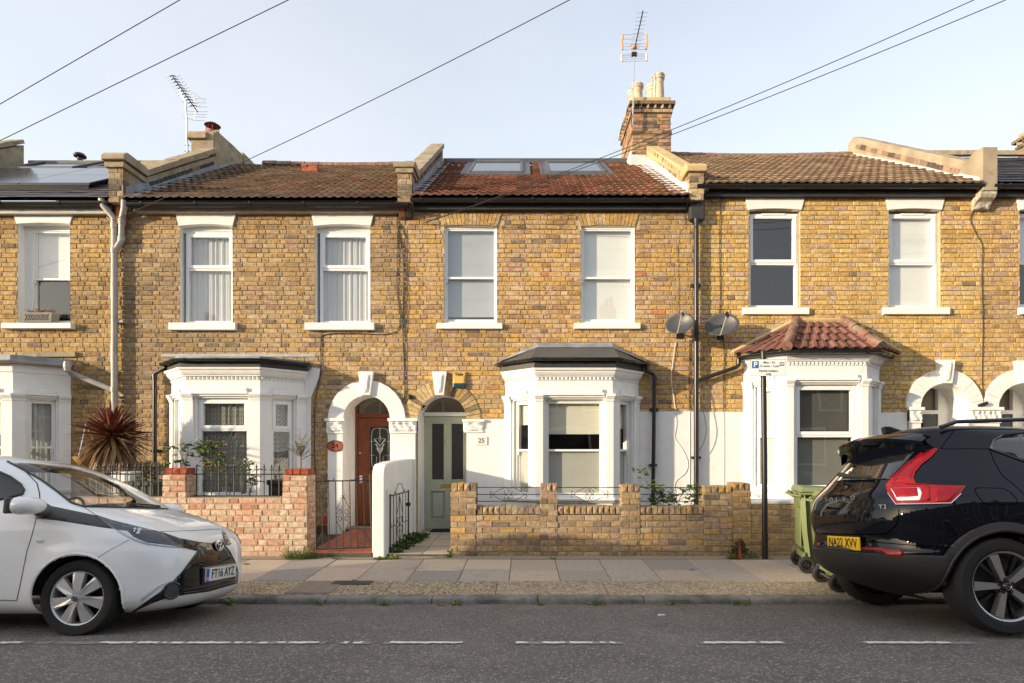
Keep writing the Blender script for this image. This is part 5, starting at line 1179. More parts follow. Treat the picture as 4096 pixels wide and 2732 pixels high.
# ---------------------------------------------------------------- pipes
yp = YF - .09
gx_ = FX(472)
pipe(h24, [(FX(438), YF - .2, FZ(812)), (FX(446), YF - .2, FZ(840)), (FX(470), yp, FZ(880)), (gx_, yp, FZ(905)), (gx_, yp, .15)], .052, 'grey_plastic', [((gx_, yp, FZ(912)), (0, 0, 1)), ((gx_, yp, FZ(1010)), (0, 0, 1)), ((gx_, yp, FZ(1560)), (0, 0, 1))], clips=[(gx_ + .05, yp, FZ(1290)), (gx_ + .05, yp, FZ(1583))])
pipe(h24, [(FX(528), YF - .2, FZ(822)), (FX(528), YF - .2, FZ(850)), (FX(502), yp, FZ(882)), (FX(500), yp, FZ(970)), (FX(480), yp, FZ(1000)), (gx_, yp, FZ(1010))], .05, 'grey_plastic', [((FX(502), yp, FZ(895)), (0, 0, 1)), ((FX(500), yp, FZ(965)), (0, 0, 1))])
pipe(h23, [(PX(268, 9.95), 9.95, PZ(1446, 9.95)), (PX(268, 9.95), 9.95, PZ(1478, 9.95)), (PX(280, 10.1), 10.1, PZ(1490, 10.1)), (gx_, yp, FZ(1565))], .045, 'grey_plastic', [((PX(268, 9.95), 9.95, PZ(1462, 9.95)), (0, 0, 1))], name='bay_downpipe')
bx = FX(632); pipe(h24, [(bay24 - 1.22, YF - .08, FZ(1452)), (bay24 - 1.22, YF - .08, FZ(1475)), (bx, yp, FZ(1498)), (bx, yp, FZ(1515)), (bx, yp, .12)], .034, joints=[((bx, yp, FZ(1510)), (0, 0, 1)), ((bx, yp, FZ(1800)), (0, 0, 1))], name='bay_downpipe', clips=[(bx, yp, FZ(1803))])
bx = FX(2613); pipe(h25, [(bay25 + 1.28, YF - .1, FZ(1462)), (bay25 + 1.28, YF - .1, FZ(1488)), (bx - .02, yp, FZ(1498)), (bx, yp, FZ(1512)), (bx - .03, yp, .12)], .034, joints=[((bx, yp, FZ(1515)), (0, 0, 1))], name='bay_downpipe', clips=[(bx, yp, FZ(1640)), (bx - .02, yp, FZ(1860))])
bx = FX(2779); pipe(h26, [(FX(2820), YF - .2, FZ(752)), (FX(2818), YF - .2, FZ(772)), (FX(2790), YF - .16, FZ(795)), (FX(2786), yp, FZ(812)), (bx, yp, FZ(900)), (bx, yp, .12)], .042, joints=[((FX(2786), yp, FZ(830)), (0, 0, 1)), ((bx, yp, FZ(890)), (0, 0, 1)), ((bx, yp, FZ(1330)), (0, 0, 1)), ((bx, yp, FZ(1535)), (0, 0, 1))], clips=[(bx, yp, FZ(1145)), (bx, yp, FZ(1830))])
pipe(h26, [(bay26 - 1.30, YF - .10, FZ(1420)), (bay26 - 1.30, YF - .10, FZ(1462)), (bay26 - 1.34, yp, FZ(1472)), (bx, yp, FZ(1527))], .036, joints=[((bay26 - 1.30, YF - .1, FZ(1450)), (0, 0, 1))], name='bay_downpipe')
# corbels under the party walls
g = MB(); g.box(FX(478), FX(512), YF - .12, YF, FZ(910), FZ(822)); g.build('corbel', 'terracotta', h24, bevel=.03)
g = MB(); g.prism([(YF - .18, 5.85), (YF - .16, 5.75), (YF - .06, 5.62), (YF, 5.58), (YF, 5.85)], 'x', FX(1600), FX(1626)); g.build('corbel', 'rust', h24, bevel=.02)
g = MB(); g.prism([(YF - .18, 5.85), (YF - .16, 5.75), (YF - .06, 5.62), (YF, 5.58), (YF, 5.85)], 'x', FX(1627), FX(1652)); g.build('corbel', 'black_board', h25, bevel=.02)
g = MB(); g.box(FX(2750), FX(2812), YF - .13, YF, FZ(890), FZ(800)); g.build('corbel', 'black_board', h26, bevel=.03)
# ================================================================ garden walls, railings, gates
def standing_brick(wall, x0, x1, y0, y1, z0, z1, col, rr, name='coping_brick'):
    v, f, me = _bv[rr.randrange(14)]
    inst(name, me, wall, ((x0 + x1) / 2, (y0 + y1) / 2, (z0 + z1) / 2), (rr.uniform(-.01, .01), rr.uniform(-.015, .015), rr.uniform(-.01, .01)), (x1 - x0, y1 - y0, z1 - z0), col)
def soldier(wall, x0, x1, y0, y1, z0, z1, pal, rr, step=.082):
    n = max(1, round((x1 - x0) / step)); s = (x1 - x0) / n
    for k in range(n): standing_brick(wall, x0 + s * k + .006, x0 + s * (k + 1) - .006, y0, y1, z0, z1 + rr.uniform(-.006, .006), pal(x0 + k * s, z1, .08), rr)
pgw = palette([(4, (.37, .25, .125)), (3, (.34, .245, .15)), (2, (.40, .295, .18)), (2.4, (.27, .185, .11)), (1.4, (.37, .235, .155)), (1, (.19, .145, .10)), (.8, (.45, .28, .10))], lambda u, z: .5 * max(0, 1 - (z - .08) / .22), 31, dark=(.17, .14, .095), lo=.15, amt=.6)
def GX(px): return PX(px, YG)
def GZ(py): return PZ(py, YG)
GB = .085
def asthing(o): o['kind'] = 'thing'; return o
def brick_garden_wall(root, x0, x1, ztop, pal, seed, mortar, th=.22, sold=True, piers=(), bond='stretcher'):
    rr = random.Random(seed); zs = ztop - (.115 if sold else 0)
    g = MB(); g.box(x0 + .01, x1 - .01, YG + .01, YG + th, 0, zs - .004); g.build('mortar_core', mortar, root)
    put_bricks(root, lay(x0, x1, GB, zs, (zs - GB) / round((zs - GB) / .082), bond, rr, [rect(a, b, 0, 3) for a, b, c in piers]), front(YG), pal, rr, 300, camdist(YG), depth=.05)
    if sold:
        xs = sorted([x0] + [v for a, b, c in piers for v in (a, b)] + [x1])
        for a, b in zip(xs[::2], xs[1::2]):
            if b - a > .05: soldier(root, a, b, YG + .005, YG + th, zs, ztop, pal, rr)
    for a, b, zp in piers:
        g = MB(); g.box(a + .01, b - .01, YG + .005, YG + .26, 0, zp - .105); g.build('mortar_core', mortar, root)
        cz = (zp - .11 - GB) / round((zp - .11 - GB) / .082)
        put_bricks(root, lay(a, b, GB, zp - .11, cz, 'stretcher', rr, []), front(YG - .006), pal, rr, 300, depth=.05)
        put_bricks(root, lay(YG + .03, YG + .26, zs - .1, zp - .11, cz, 'stretcher', rr, []), lambda u, z, b=b: (Vector((b, u, z)), Vector((0, 1, 0)), Vector((1, 0, 0))), pal, rr, 300, depth=.05)
        put_bricks(root, lay(YG + .03, YG + .26, zs - .1, zp - .11, cz, 'stretcher', rr, []), lambda u, z, a=a: (Vector((a, u, z)), Vector((0, -1, 0)), Vector((-1, 0, 0))), pal, rr, 300, depth=.05)
        soldier(root, a, b, YG - .006, YG + .26, zp - .11, zp, pal, rr, .09)
gw5 = thing('garden_wall', 'low golden brick garden wall with four raised piers before the white bay', 'garden wall', (GX(2310), YG + .1, GB), 'front garden walls')
P5 = [(GX(1803), GX(1906), GZ(1934)), (GX(2162), GX(2231), GZ(1936)), (GX(2486), GX(2561), GZ(1940)), (GX(2817), GX(2930), GZ(1944))]
for _w in (gw5,): asthing(_w)
brick_garden_wall(gw5, GX(1803), GX(2930), GZ(2026), pgw, 31, 'mortar_grey', piers=P5)
gw6 = thing('garden_wall', 'plain brick garden wall between the sign pole and green wheeled bin', 'garden wall', (GX(3300), YG + .1, GB), 'front garden walls')
asthing(gw6)
brick_garden_wall(gw6, GX(2931), GX(4300), GZ(2016), palette([(4, (.42, .27, .11)), (3, (.38, .26, .14)), (2, (.45, .30, .13)), (1, (.30, .19, .10))], seed=32), 33, 'mortar', sold=False, piers=[(GX(2931), GX(3004), GZ(1932))])
g = MB(); g.box(GX(3005), GX(4300), YG - .01, YG + .27, GZ(2016), GZ(2016) + .05); g.build('coping', 'render_white', gw6, bevel=.012)
ppk = palette([(4, (.53, .31, .20)), (3, (.57, .39, .27)), (1.6, (.46, .20, .12)), (2.5, (.60, .45, .32)), (.5, (.38, .26, .18))], None, 34, dark=(.62, .49, .36), lo=-.1, amt=.7)
gw4 = thing('garden_wall', 'pink red brick garden wall with two piers under spiked railings', 'garden wall', (GX(900), YG + .1, GB), 'front garden walls')
asthing(gw4)
P4 = [(GX(650), GX(742), GZ(1899)), (GX(1130), GX(1229), GZ(1902))]
xa4, xb4 = GX(250), GX(1229); z4w = GZ(1990); rr = random.Random(44)
g = MB(); g.box(xa4, xb4 - .01, YG + .01, YG + .30, 0, z4w - .004); g.build('mortar_core', 'mortar_pink', gw4)
cz = (z4w - GB) / 10
put_bricks(gw4, lay(xa4, xb4, GB, z4w, cz, 'flemish', rr, []), front(YG), ppk, rr, 300, lambda b: abs(b[0] - GX(1100)), depth=.05)
for a, b, zp in P4:
    g = MB(); g.box(a + .008, b - .008, YG + .008, YG + .33, z4w - .01, zp); g.build('mortar_core', 'mortar_pink', gw4)
    put_bricks(gw4, lay(a, b, z4w + .004, zp, (zp - z4w) / 4, 'stretcher', rr, []), front(YG - .004), ppk, rr, 300, depth=.05)
    put_bricks(gw4, lay(YG + .02, YG + .33, (z4w if b < -4 else GB), zp, (zp - z4w) / 4, 'stretcher', rr, []), lambda u, z, b=b: (Vector((b, u, z)), Vector((0, 1, 0)), Vector((1, 0, 0))), ppk, rr, 300, depth=.05)
    n = 3; s_ = (b - a - .02) / n
    for k in range(n): standing_brick(gw4, a + .05 + s_ * k + .004 - .03, a + .05 + s_ * (k + 1) - .004 - .03, YG + .02, YG + .25, zp + .006, zp + .092, (.36 * rr.uniform(.85, 1.1), .085, .045), rr, 'cap_brick')
# fleur de lis railings
def spear_mesh():
    g = MB(); g.lathe([(.0, .125), (.004, .10), (.015, .062), (.010, .052), (.007, .04), (.011, .034), (.011, .026), (.007, .02)], (0, 0, 0), 'z', 6)
    for s in (-1, 1): g.tube([(0, 0, .022), (s * .014, 0, .034), (s * .026, 0, .022), (s * .024, 0, .010), (s * .017, 0, .014)], [.004, .006, .006, .005, .003], 5)
    g.lathe([(.007, -.06), (.008, -.04), (.013, -.03), (.008, -.02), (.008, .0), (.012, .006), (.008, .02)], (0, 0, 0), 'z', 6)
    me = bpy.data.meshes.new('spear_head'); me.from_pydata(g.v, [], g.f); me.materials.append(M['black_iron']); fix_normals(me); me.shade_smooth(); return me
sm = spear_mesh()
def railing(label, P0, P1, n, zb, zr, zt, first=.5):
    P0, P1 = Vector(P0), Vector(P1); d = P1 - P0
    r = thing('iron_railing', label, 'railing', (*((P0 + P1) / 2).xy, zb), 'spiked railings on the pink wall')
    for z in (zb + .01, zr):
        g = MB(); g.tube([(P0.x, P0.y, z), (P1.x, P1.y, z)], .008, 6); g.build('rail', 'black_iron', r)
    for k in range(n):
        p = P0 + d * ((k + first) / n); g = MB(); g.tube([(p.x, p.y, zb), (p.x, p.y, zt - .125)], .008, 6); g.build('bar', 'black_iron', r); inst('spear_head', sm, r, (p.x, p.y, zt - .125))
    return r
yr = YG + .14
def RX(px): return PX(px, yr)
railing('black spiked railing between the two red topped brick piers', (RX(772), yr, 0), (RX(1133), yr, 0), 12, PZ(1986, yr), PZ(1897, yr), PZ(1850, yr), .45)
railing('black spiked railing behind the white car windscreen', (RX(372), yr, 0), (RX(650), yr, 0), 9, PZ(1986, yr), PZ(1897, yr), PZ(1850, yr))
railing('black spiked railing running back to the house beside the cordyline', (RX(372), yr, 0), (RX(372) + .05, YF - .1, 0), 13, PZ(1986, yr), PZ(1897, yr), PZ(1850, yr))
def spiral(cx, cz, r, a0, turns, n=16, shrink=.25, sgn=1): return [(cx + r * (1 - (1 - shrink) * i / n) * math.cos(R(a0) + sgn * turns * 2 * math.pi * i / n), cz + r * (1 - (1 - shrink) * i / n) * math.sin(R(a0) + sgn * turns * 2 * math.pi * i / n)) for i in range(n + 1)]
# low ironwork on the wall of 25
yi = YG + .11
def scroll_panel(label, pa, pb):
    xa, xb = PX(pa, yi), PX(pb, yi); r = thing('iron_balustrade', label, 'railing', ((xa + xb) / 2, yi, PZ(2006, yi)), 'low scrolled iron panels between the piers')
    zm = PZ(1977.5, yi); hz = .098; xm = (xa + xb) / 2
    for z in (zm - hz, zm, zm + hz): g = MB(); g.tube([(xa, yi, z), (xb, yi, z)], .006, 6); g.build('rail', 'black_iron', r)
    for sx in (-1, 1):
        for sz in (-1, 1):
            pts = [(.235, .0), (.15, .055), (.07, .092), (.03, .094), (.008, .07), (.004, .05), (.012, .022), (.035, .008), (.057, .018), (.062, .042), (.045, .056), (.03, .046)]
            g = MB(); g.tube([(xm + sx * a, yi, zm + sz * b) for a, b in pts], .0042, 5); g.build('scroll', 'black_iron', r, smooth=True)
            pts = [(.235, .0), (.255, .012), (.265, .032), (.252, .05), (.235, .044), (.236, .03)]; g = MB(); g.tube([(xm + sx * a, yi, zm + sz * b) for a, b in pts], .0042, 5); g.build('curl', 'black_iron', r, smooth=True)
scroll_panel('low scrolled iron panel nearest the sage green door', 1906, 2163); scroll_panel('low scrolled iron panel before the centre bay window pane', 2230, 2487); scroll_panel('low scrolled iron panel entwined with green rose leaves', 2561, 2818)
# gate of 24
yg = YG - .02
def QX(px): return PX(px, yg)
def QZ(py): return PZ(py, yg)
gt = thing('iron_gate', 'closed black scrolled iron gate across the red tiled path', 'gate', (QX(1378), yg, .2), 'iron garden gates')
def gp(x, y): return (QX(1000 + x / 1.844), QZ(1400 + y / 1.844))
def bar(par, pts, r, name, n=5): g = MB(); g.tube([(a, yg, b) for a, b in pts], r, n); return g.build(name, 'black_iron', par, smooth=True)
for (xa, ya, xb, yb) in ((483, 940, 487, 1475), (882, 912, 898, 1460)): bar(gt, [gp(xa, ya), gp(xb, yb)], .011, 'stile', 6)
for (xa, ya, xb, yb) in ((465, 968, 905, 962), (485, 1470, 918, 1455)): bar(gt, [gp(xa, ya), gp(xb, yb)], .009, 'rail', 6)
for x in (527, 578, 630, 682, 735, 786, 838): bar(gt, [gp(x, 968), gp(x + 9, 1466)], .007, 'bar')
S_ = 1 / 1.844 * yg / FOC
def curls(cx, cy, w_, h_, up):
    """a pair of C scrolls meeting in a lozenge"""
    c = gp(cx, cy); w2, h2 = w_ * S_, h_ * S_
    for s in (-1, 1):
        pts = [(c[0], c[1] + up * h2), (c[0] + s * w2 * .55, c[1] + up * h2 * .5), (c[0] + s * w2, c[1] + up * h2 * .12)] + [(c[0] + s * (w2 * .55 + q[0]), c[1] + q[1] * up) for q in spiral(0, 0, w2 * .46, 5, 1.15, 14, .35, -1)]
        bar(gt, pts, .0048, 'scroll')
curls(687, 1190, 52, 110, 1); curls(689, 1245, 52, 110, -1); curls(532, 990, 45, 110, -1); curls(836, 990, 48, 110, -1); curls(536, 1445, 46, 110, 1); curls(846, 1440, 48, 110, 1)
for cx_, cy_ in ((685, 1085), (691, 1350), (532, 1100), (838, 1092)):
    for s in (-1, 1): c = gp(cx_ + s * 14, cy_); bar(gt, spiral(c[0], c[1], 13 * S_, 90, .8, 10, .4, s), .004, 'curl')
c0 = [gp(470, 965), gp(510, 945), gp(600, 965), gp(625, 955), gp(612, 945)]; bar(gt, c0, .006, 'top_scroll'); bar(gt, [gp(735, 955), gp(760, 960), gp(830, 935), gp(870, 915), gp(885, 935), gp(860, 950), gp(850, 940)], .006, 'top_scroll')
# open gate of 25
g5 = thing('iron_gate', 'open black iron gate swung back along the white dividing wall', 'gate', (-1.87, 8.4, .15), 'iron garden gates')
ga, gb_ = Vector((-1.885, 8.34, 0)), Vector((-1.80, 9.22, 0))
def gpt(t, z): p = ga.lerp(gb_, t); return (p.x, p.y, z)
def gbar(pts, r, name): g = MB(); g.tube([gpt(*p) for p in pts], r, 6); g.build(name, 'black_iron', g5, smooth=True)
for t in (0, 1): gbar([(t, .17), (t, .97)], .013, 'stile')
gbar([(0, .18), (1, .18)], .009, 'rail'); gbar([(0, .945), (1, .945)], .010, 'rail'); gbar([(0, .5), (.33, .5)], .006, 'rail'); gbar([(.67, .5), (1, .5)], .006, 'rail')
for t in (.17, .33, .5, .67, .84): gbar([(t, .18), (t, .945)], .006, 'bar')
for s in (-1, 1):
    gbar([(.5, .92), (.5 + s * .08, .78), (.5 + s * .17, .62), (.5 + s * .1, .52), (.5, .5)], .005, 'scroll'); gbar([(.5, .2), (.5 + s * .08, .32), (.5 + s * .17, .40), (.5 + s * .1, .47), (.5, .5)], .005, 'scroll')
    gbar([(.5 + s * .02, .58), (.5 + s * .13, .60), (.5 + s * .15, .53), (.5 + s * .05, .51)], .0045, 'curl'); gbar([(.5 + s * .02, .40), (.5 + s * .13, .38), (.5 + s * .15, .45), (.5 + s * .05, .47)], .0045, 'curl')
    gbar([(.5, 1.10), (.5 + s * .09, 1.09), (.5 + s * .16, 1.03), (.5 + s * .24, .95), (.5 + s * .28, .99)], .005, 'top_scroll')
g = MB(); p = gpt(1, .75); g.box(p[0] - .03, p[0] + .03, p[1] - .03, p[1] + .02, .72, .77); g.build('latch', 'black_iron', g5)
# white dividing wall between the two paths
prof = [(8.20, .06), (8.195, .5), (8.20, 1.24), (8.215, 1.31), (8.25, 1.36), (8.33, 1.395), (8.7, 1.42), (9.4, 1.43), (YF - .05, 1.44), (YF - .05, .05)]
g = MB(); g.prism(prof, 'x', -2.105, -1.925); dw = g.build('dividing_wall', 'render_white', bevel=.02, top=('white rendered dividing wall between the two front paths', 'garden wall'))
asthing(dw)
g = MB(); g.box(-1.925, -1.90, 8.27, 8.33, .1, 1.05); g.build('gate_post', 'white_paint', dw)

# ================================================================ pole with parking sign
yp_ = 8.12; px_ = PX(3058, yp_); zs0, zs1 = PZ(1505, yp_ - .05), PZ(1436, yp_ - .05)
pole = thing('parking_sign', 'black pole carrying white permit parking plate before yellow house', 'sign', (px_, yp_, pave_z(yp_)))
g = MB(); g.tube([(px_ + .006, yp_, pave_z(yp_) - .02), (px_, yp_, 1.5), (px_ - .018, yp_, PZ(1410, yp_))], .038, 16); g.tube([(px_ + .006, yp_, pave_z(yp_) - .02), (px_ + .006, yp_, .45)], .0415, 16); g.build('pole', 'pole_black', pole, smooth=True)
g = MB(); g.lathe([(.042, 0), (.042, .02), (.03, .04), (0, .045)], (px_ - .018, yp_, PZ(1412, yp_)), 'z', 16); g.build('pole_cap', 'pole_black', pole, smooth=True)
sx0, sx1 = PX(3002, yp_ - .05), PX(3145, yp_ - .05)
def rrect(x0, x1, z0, z1, r, n=4):
    o = []
    for cx, cz, a in ((x1 - r, z1 - r, 0), (x0 + r, z1 - r, 90), (x0 + r, z0 + r, 180), (x1 - r, z0 + r, 270)): o += arc(cx, cz, r, a, a + 90, n)
    return o
g = MB(); g.prism(rrect(sx0, sx1, zs0, zs1, .012), 'y', yp_ - .048, yp_ - .042); plate = g.build('sign_plate', 'sign_white', pole)
g = MB(); bo, bi = rrect(sx0, sx1, zs0, zs1, .012), rrect(sx0 + .005, sx1 - .005, zs0 + .005, zs1 - .005, .009); n = len(bo); g.add([(x, yp_ - .0485, z) for x, z in bo + bi], [(i, (i + 1) % n, n + (i + 1) % n, n + i) for i in range(n)]); g.build('border', 'ink', plate)
for zc in (zs0 + .06, zs1 - .06): g = MB(); g.tube([(px_ - .06, yp_ - .035, zc), (px_ + .06, yp_ - .035, zc)], .006, 6); g.box(px_ - .045, px_ + .045, yp_ - .042, yp_ + .042, zc - .012, zc + .012); g.build('clamp', 'steel', pole)
def text_mesh(s, size, mt, bold=0, ext=.0006):
    cu = bpy.data.curves.new('lettering', 'FONT'); cu.body = s; cu.size = size; cu.extrude = ext; cu.align_x = 'CENTER'; cu.align_y = 'CENTER'; cu.offset = bold; cu.resolution_u = 3
    o = bpy.data.objects.new('lettering', cu); me = bpy.data.meshes.new_from_object(o); bpy.data.objects.remove(o); bpy.data.curves.remove(cu); me.materials.clear(); me.materials.append(M[mt]); return me
def text(s, size, loc, mt, parent, sx=1.0, name='lettering', bold=.0):
    o = bpy.data.objects.new(name, text_mesh(s, size, mt, bold)); link(o, parent); o.location = Vector(loc) - wloc(parent); o.rotation_euler = (R(90), 0, 0); o.scale = (sx, 1, 1); return o
def SP(x, y): return (sx0 + (x - 368) / (710 - 368) * (sx1 - sx0), yp_ - .0492, zs1 - (y - 88) / (250 - 88) * (zs1 - zs0))
def sq(x0, y0, x1, y1, mt, nm): a, b = SP(x0, y1), SP(x1, y0); g = MB(); g.box(a[0], b[0], yp_ - .0488, yp_ - .047, a[2], b[2]); g.build(nm, mt, plate)
sq(383, 107, 448, 175, 'sign_blue', 'blue_square'); sq(647, 117, 692, 152, 'ink', 'black_square')
text('P', .098, SP(416, 141), 'sign_white', plate, bold=.003); text('NR', .05, SP(670, 135), 'sign_white', plate, sx=.85, bold=.001)
for s, x, y, h in (('Mon - Fri', 548, 121, .043), ('12 noon - 2 pm', 549, 154, .043), ('Permit holders', 540, 200, .043), ('only', 541, 229, .043)): text(s, h, SP(x, y), 'ink', plate, bold=.0006)

# ================================================================ small things on the houses
ax0, ax1, az0, az1 = FX(1812), FX(1862), FZ(1552), FZ(1488)
al = thing('alarm_box', 'yellow burglar alarm box on brickwork beside the brick arch', 'alarm box', ((ax0 + ax1) / 2, YF, az0))
zc = az0 + (az1 - az0) * .27; m_ = (az1 - az0) * .55 + az0
g = MB(); g.add([(ax0, YF - .0, zc), (ax1, YF, zc), (ax1, YF, az1), (ax0, YF, az1), (ax0, YF - .05, zc), (ax1, YF - .05, zc), (ax1, YF - .05, az1), (ax0, YF - .05, az1), (ax0 + .03, YF - .075, zc), (ax1 - .03, YF - .075, zc), (ax1 - .02, YF - .052, az1 - .06), (ax0 + .02, YF - .052, az1 - .06)],
      [(0, 1, 5, 4), (3, 7, 6, 2), (0, 4, 7, 3), (1, 2, 6, 5), (4, 8, 11, 7), (5, 6, 10, 9), (8, 9, 10, 11), (7, 11, 10, 6), (4, 5, 9, 8)]); g.build('casing', 'yale_yellow', al)
g = MB(); g.prism([(YF, az0 + .02), (YF - .05, az0 + .012), (YF - .07, az0), (YF - .07, zc), (YF, zc)], 'x', ax0 + .004, ax1 - .004); g.build('strobe', 'yale_blue', al, bevel=.01)
text('Yale', .085, ((ax0 + ax1) / 2, YF - .0545, az1 - .048), 'ink', al, bold=.0015)
def plaque(label, pts, mt, s, size, tm, name='house_number', sx=1):
    xs = [p[0] for p in pts]; zs = [p[1] for p in pts]; yq = YF - .05 if '24' in s else YF - .014
    g = MB(); g.prism(pts, 'y', yq - .016, yq); o = g.build(name, mt, bevel=.004, top=(label, 'house number')); text(s, size, ((min(xs) + max(xs)) / 2, yq - .0175, (min(zs) + max(zs)) / 2), tm, o, sx=sx, bold=.003); return o
pq = plaque('white stone plaque with the number 25 on the white wall', rect(FX(1903), FX(1949), FZ(1780), FZ(1746)), 'sill_white', '25', .115, 'brass')
pl = plaque('red oval wooden plaque with the number 24 on white pilaster', [(FX(1345) + .138 * math.cos(t), FZ(1783.5) + .090 * math.sin(t)) for t in [i * math.pi / 16 for i in range(32)]], 'plaque_red', '24', .115, 'ink')
g = MB(); n = 32; ri = [(FX(1345) + .138 * math.cos(i * math.pi / 16), FZ(1783.5) + .09 * math.sin(i * math.pi / 16)) for i in range(33)]; g.tube([(x, YF - .067, z) for x, z in ri], .006, 6); g.build('rim', 'ink', pl)

def satellite(label, cx, cz, rx, rz_, yaw, sgn):
    c = Vector((cx, YF - .34, cz)); r = thing('satellite_dish', label, 'satellite dish', (cx, YF, cz), 'satellite dishes on the wall')
    Rm = Matrix.Rotation(R(yaw), 3, 'Z') @ Matrix.Rotation(R(-20), 3, 'X'); g = MB(); nr, na = 6, 28; vs = []
    for i in range(nr + 1):
        q = i / nr
        for k in range(na):
            a = 2 * math.pi * k / na; vs.append(c + Rm @ Vector((rx * q * math.cos(a), -.07 * q * q + .035, rz_ * q * math.sin(a))))
    g.add(vs, [(i * na + k, i * na + (k + 1) % na, (i + 1) * na + (k + 1) % na, (i + 1) * na + k) for i in range(nr) for k in range(na)]); g.build('reflector', 'dish', r, smooth=True, solid=.006)
    g = MB(); a, b = c + Rm @ Vector((-.02, -.05, -rz_ * .95)), c + Rm @ Vector((.10, -.30, .02)); g.tube([a, a + Vector((0, -.04, 0)), b], .010, 8); g.build('feed_arm', 'grey_plastic', r, smooth=True)
    g = MB(); d = Rm @ Vector((0, 1, -.1)).normalized(); g.tube([b - d * .05, b + d * .05], [.022, .034], 12); g.build('receiver', 'planter_grey' if sgn < 0 else 'black_plastic', r, smooth=True)
    g = MB(); g.tube([c + Rm @ Vector((0, .04, -.05)), Vector((cx + .08, YF - .15, cz - .10)), Vector((cx + .09, YF, cz - .10))], .017, 8); g.box(cx + .03, cx + .15, YF - .01, YF, cz - .18, cz - .02); g.build('wall_mount', 'black_iron', r, smooth=True)
satellite('grey mesh satellite dish on the side of the downpipe nearer the lead bay', FX(2699), FZ(1314), .245, .195, -28, -1)
satellite('darker satellite dish above the sloping bay pipe', FX(2861), FZ(1318), .275, .215, -22, 1)

# ================================================================ aerials, cables
def rod(par, pts, r, mt, name, n=5): g = MB(); g.tube(pts, r, n); return g.build(name, mt, par, smooth=True)
ya = 13.4
def A(px, py, dy=0): return Vector((PX(px, ya + dy), ya + dy, PZ(py, ya + dy)))
def AC(x, y): return A(2350 + x / 2.24, y / 2.24)
ae = thing('tv_aerial', 'tall television aerial with orange tipped reflectors on brick chimney', 'aerial', tuple(AC(410, 1130)), 'roof television aerials')
rod(ae, [AC(404, 1135), AC(413, 760), AC(418, 500), AC(422, 440)], .016, 'steel', 'mast', 8)
bm0, bm1 = AC(424, 430), A(2350 + 497 / 2.24, 98 / 2.24, -1.0)
rod(ae, [bm0, bm1], .012, 'black_iron', 'boom', 6)
for k in range(9): p = bm0.lerp(bm1, .1 + .85 * k / 8); w_ = .115; rod(ae, [p + Vector((-w_, 0, -.004)), p + Vector((w_, 0, .008))], .005, 'alu', 'element')
for zz in (310, 350, 392, 418, 445): rod(ae, [AC(315, zz + 1), AC(528, zz - 1)], .005, 'alu', 'reflector_rod')
for zz in (485, 498, 512, 530, 550): rod(ae, [AC(310, zz + 1), AC(526, zz - 4)], .005, 'alu', 'reflector_rod')
for xs, y0, y1 in (((316, 308), 308, 446), ((528, 520), 306, 444)): rod(ae, [AC(xs[0] + 2, y0), AC(xs[0] - 8 if xs[0] < 400 else xs[0] + 6, (y0 + y1) / 2), AC(xs[1] + 4, y1)], .022, 'orange_plastic', 'end_bar', 6)
for x, y0, y1 in ((308, 485, 552), (526, 478, 546)): rod(ae, [AC(x + 2, y0), AC(x - 7 if x < 400 else x + 5, (y0 + y1) / 2), AC(x + 4, y1)], .022, 'litter_white', 'end_bar', 6)
g = MB(); c = AC(422, 425); g.box(c.x - .05, c.x + .05, c.y - .05, c.y + .05, c.z - .035, c.z + .035); g.build('balun_box', 'orange_plastic', ae, bevel=.02)
rod(ae, [AC(385, 405), AC(372, 420), AC(385, 437), AC(455, 435), AC(470, 418), AC(458, 404), AC(385, 405)], .006, 'alu', 'dipole')
g = MB(); c = AC(418, 485); g.box(c.x - .06, c.x + .06, c.y - .03, c.y + .03, c.z - .05, c.z + .04); g.build('clamp', 'black_iron', ae, bevel=.01)
rod(ae, [AC(398, 1138), AC(392, 1075), AC(404, 1030)], .02, 'rust', 'bracket', 6)
yb2 = 13.05
def B2(x, y, dy=0): px_, py_ = 600 + x / 3.136, 250 + y / 3.136; Y = yb2 + dy; return Vector((PX(px_, Y), Y, PZ(py_, Y)))
a2 = thing('tv_aerial', 'silver television aerial with black clips on the rendered chimney', 'aerial', tuple(B2(468, 1125)), 'roof television aerials')
rod(a2, [B2(470, 1125), B2(460, 700), B2(448, 495)], .02, 'steel', 'mast', 8)
rod(a2, [B2(448, 500), B2(400, 420), B2(375, 340)], .012, 'alu', 'strut', 6)
p0, p1 = B2(285, 175, -.5), B2(600, 625); rod(a2, [p0, p1], .011, 'black_iron', 'boom', 6)
for k in range(11):
    p = p0.lerp(p1, k / 10 * .82); g = MB(); g.tube([p + Vector((-.07, 0, 0)), p + Vector((-.025, 0, .016)), p + Vector((.025, 0, .016)), p + Vector((.07, 0, 0))], .011, 6); g.build('clip', 'black_plastic', a2, smooth=True)
    for s in (-1, 1): rod(a2, [p + Vector((s * .05, 0, 0)), p + Vector((s * .11, 0, -.01)), p + Vector((s * .16, 0, .03 * s))], .004, 'alu', 'element')
for yv, xa, xb in ((455, 565, 705), (505, 410, 708), (557, 430, 720), (615, 432, 722), (650, 435, 712), (684, 560, 710), (728, 545, 690)): rod(a2, [B2(xa, yv - 2, .1), B2(xb, yv + 2, .1)], .005, 'alu', 'reflector_rod')
rod(a2, [B2(410, 330), B2(545, 380), B2(680, 478)], .007, 'alu', 'strut'); rod(a2, [B2(545, 380), B2(575, 600), B2(560, 728)], .009, 'alu', 'strut'); rod(a2, [B2(408, 675), B2(560, 730)], .007, 'alu', 'strut')
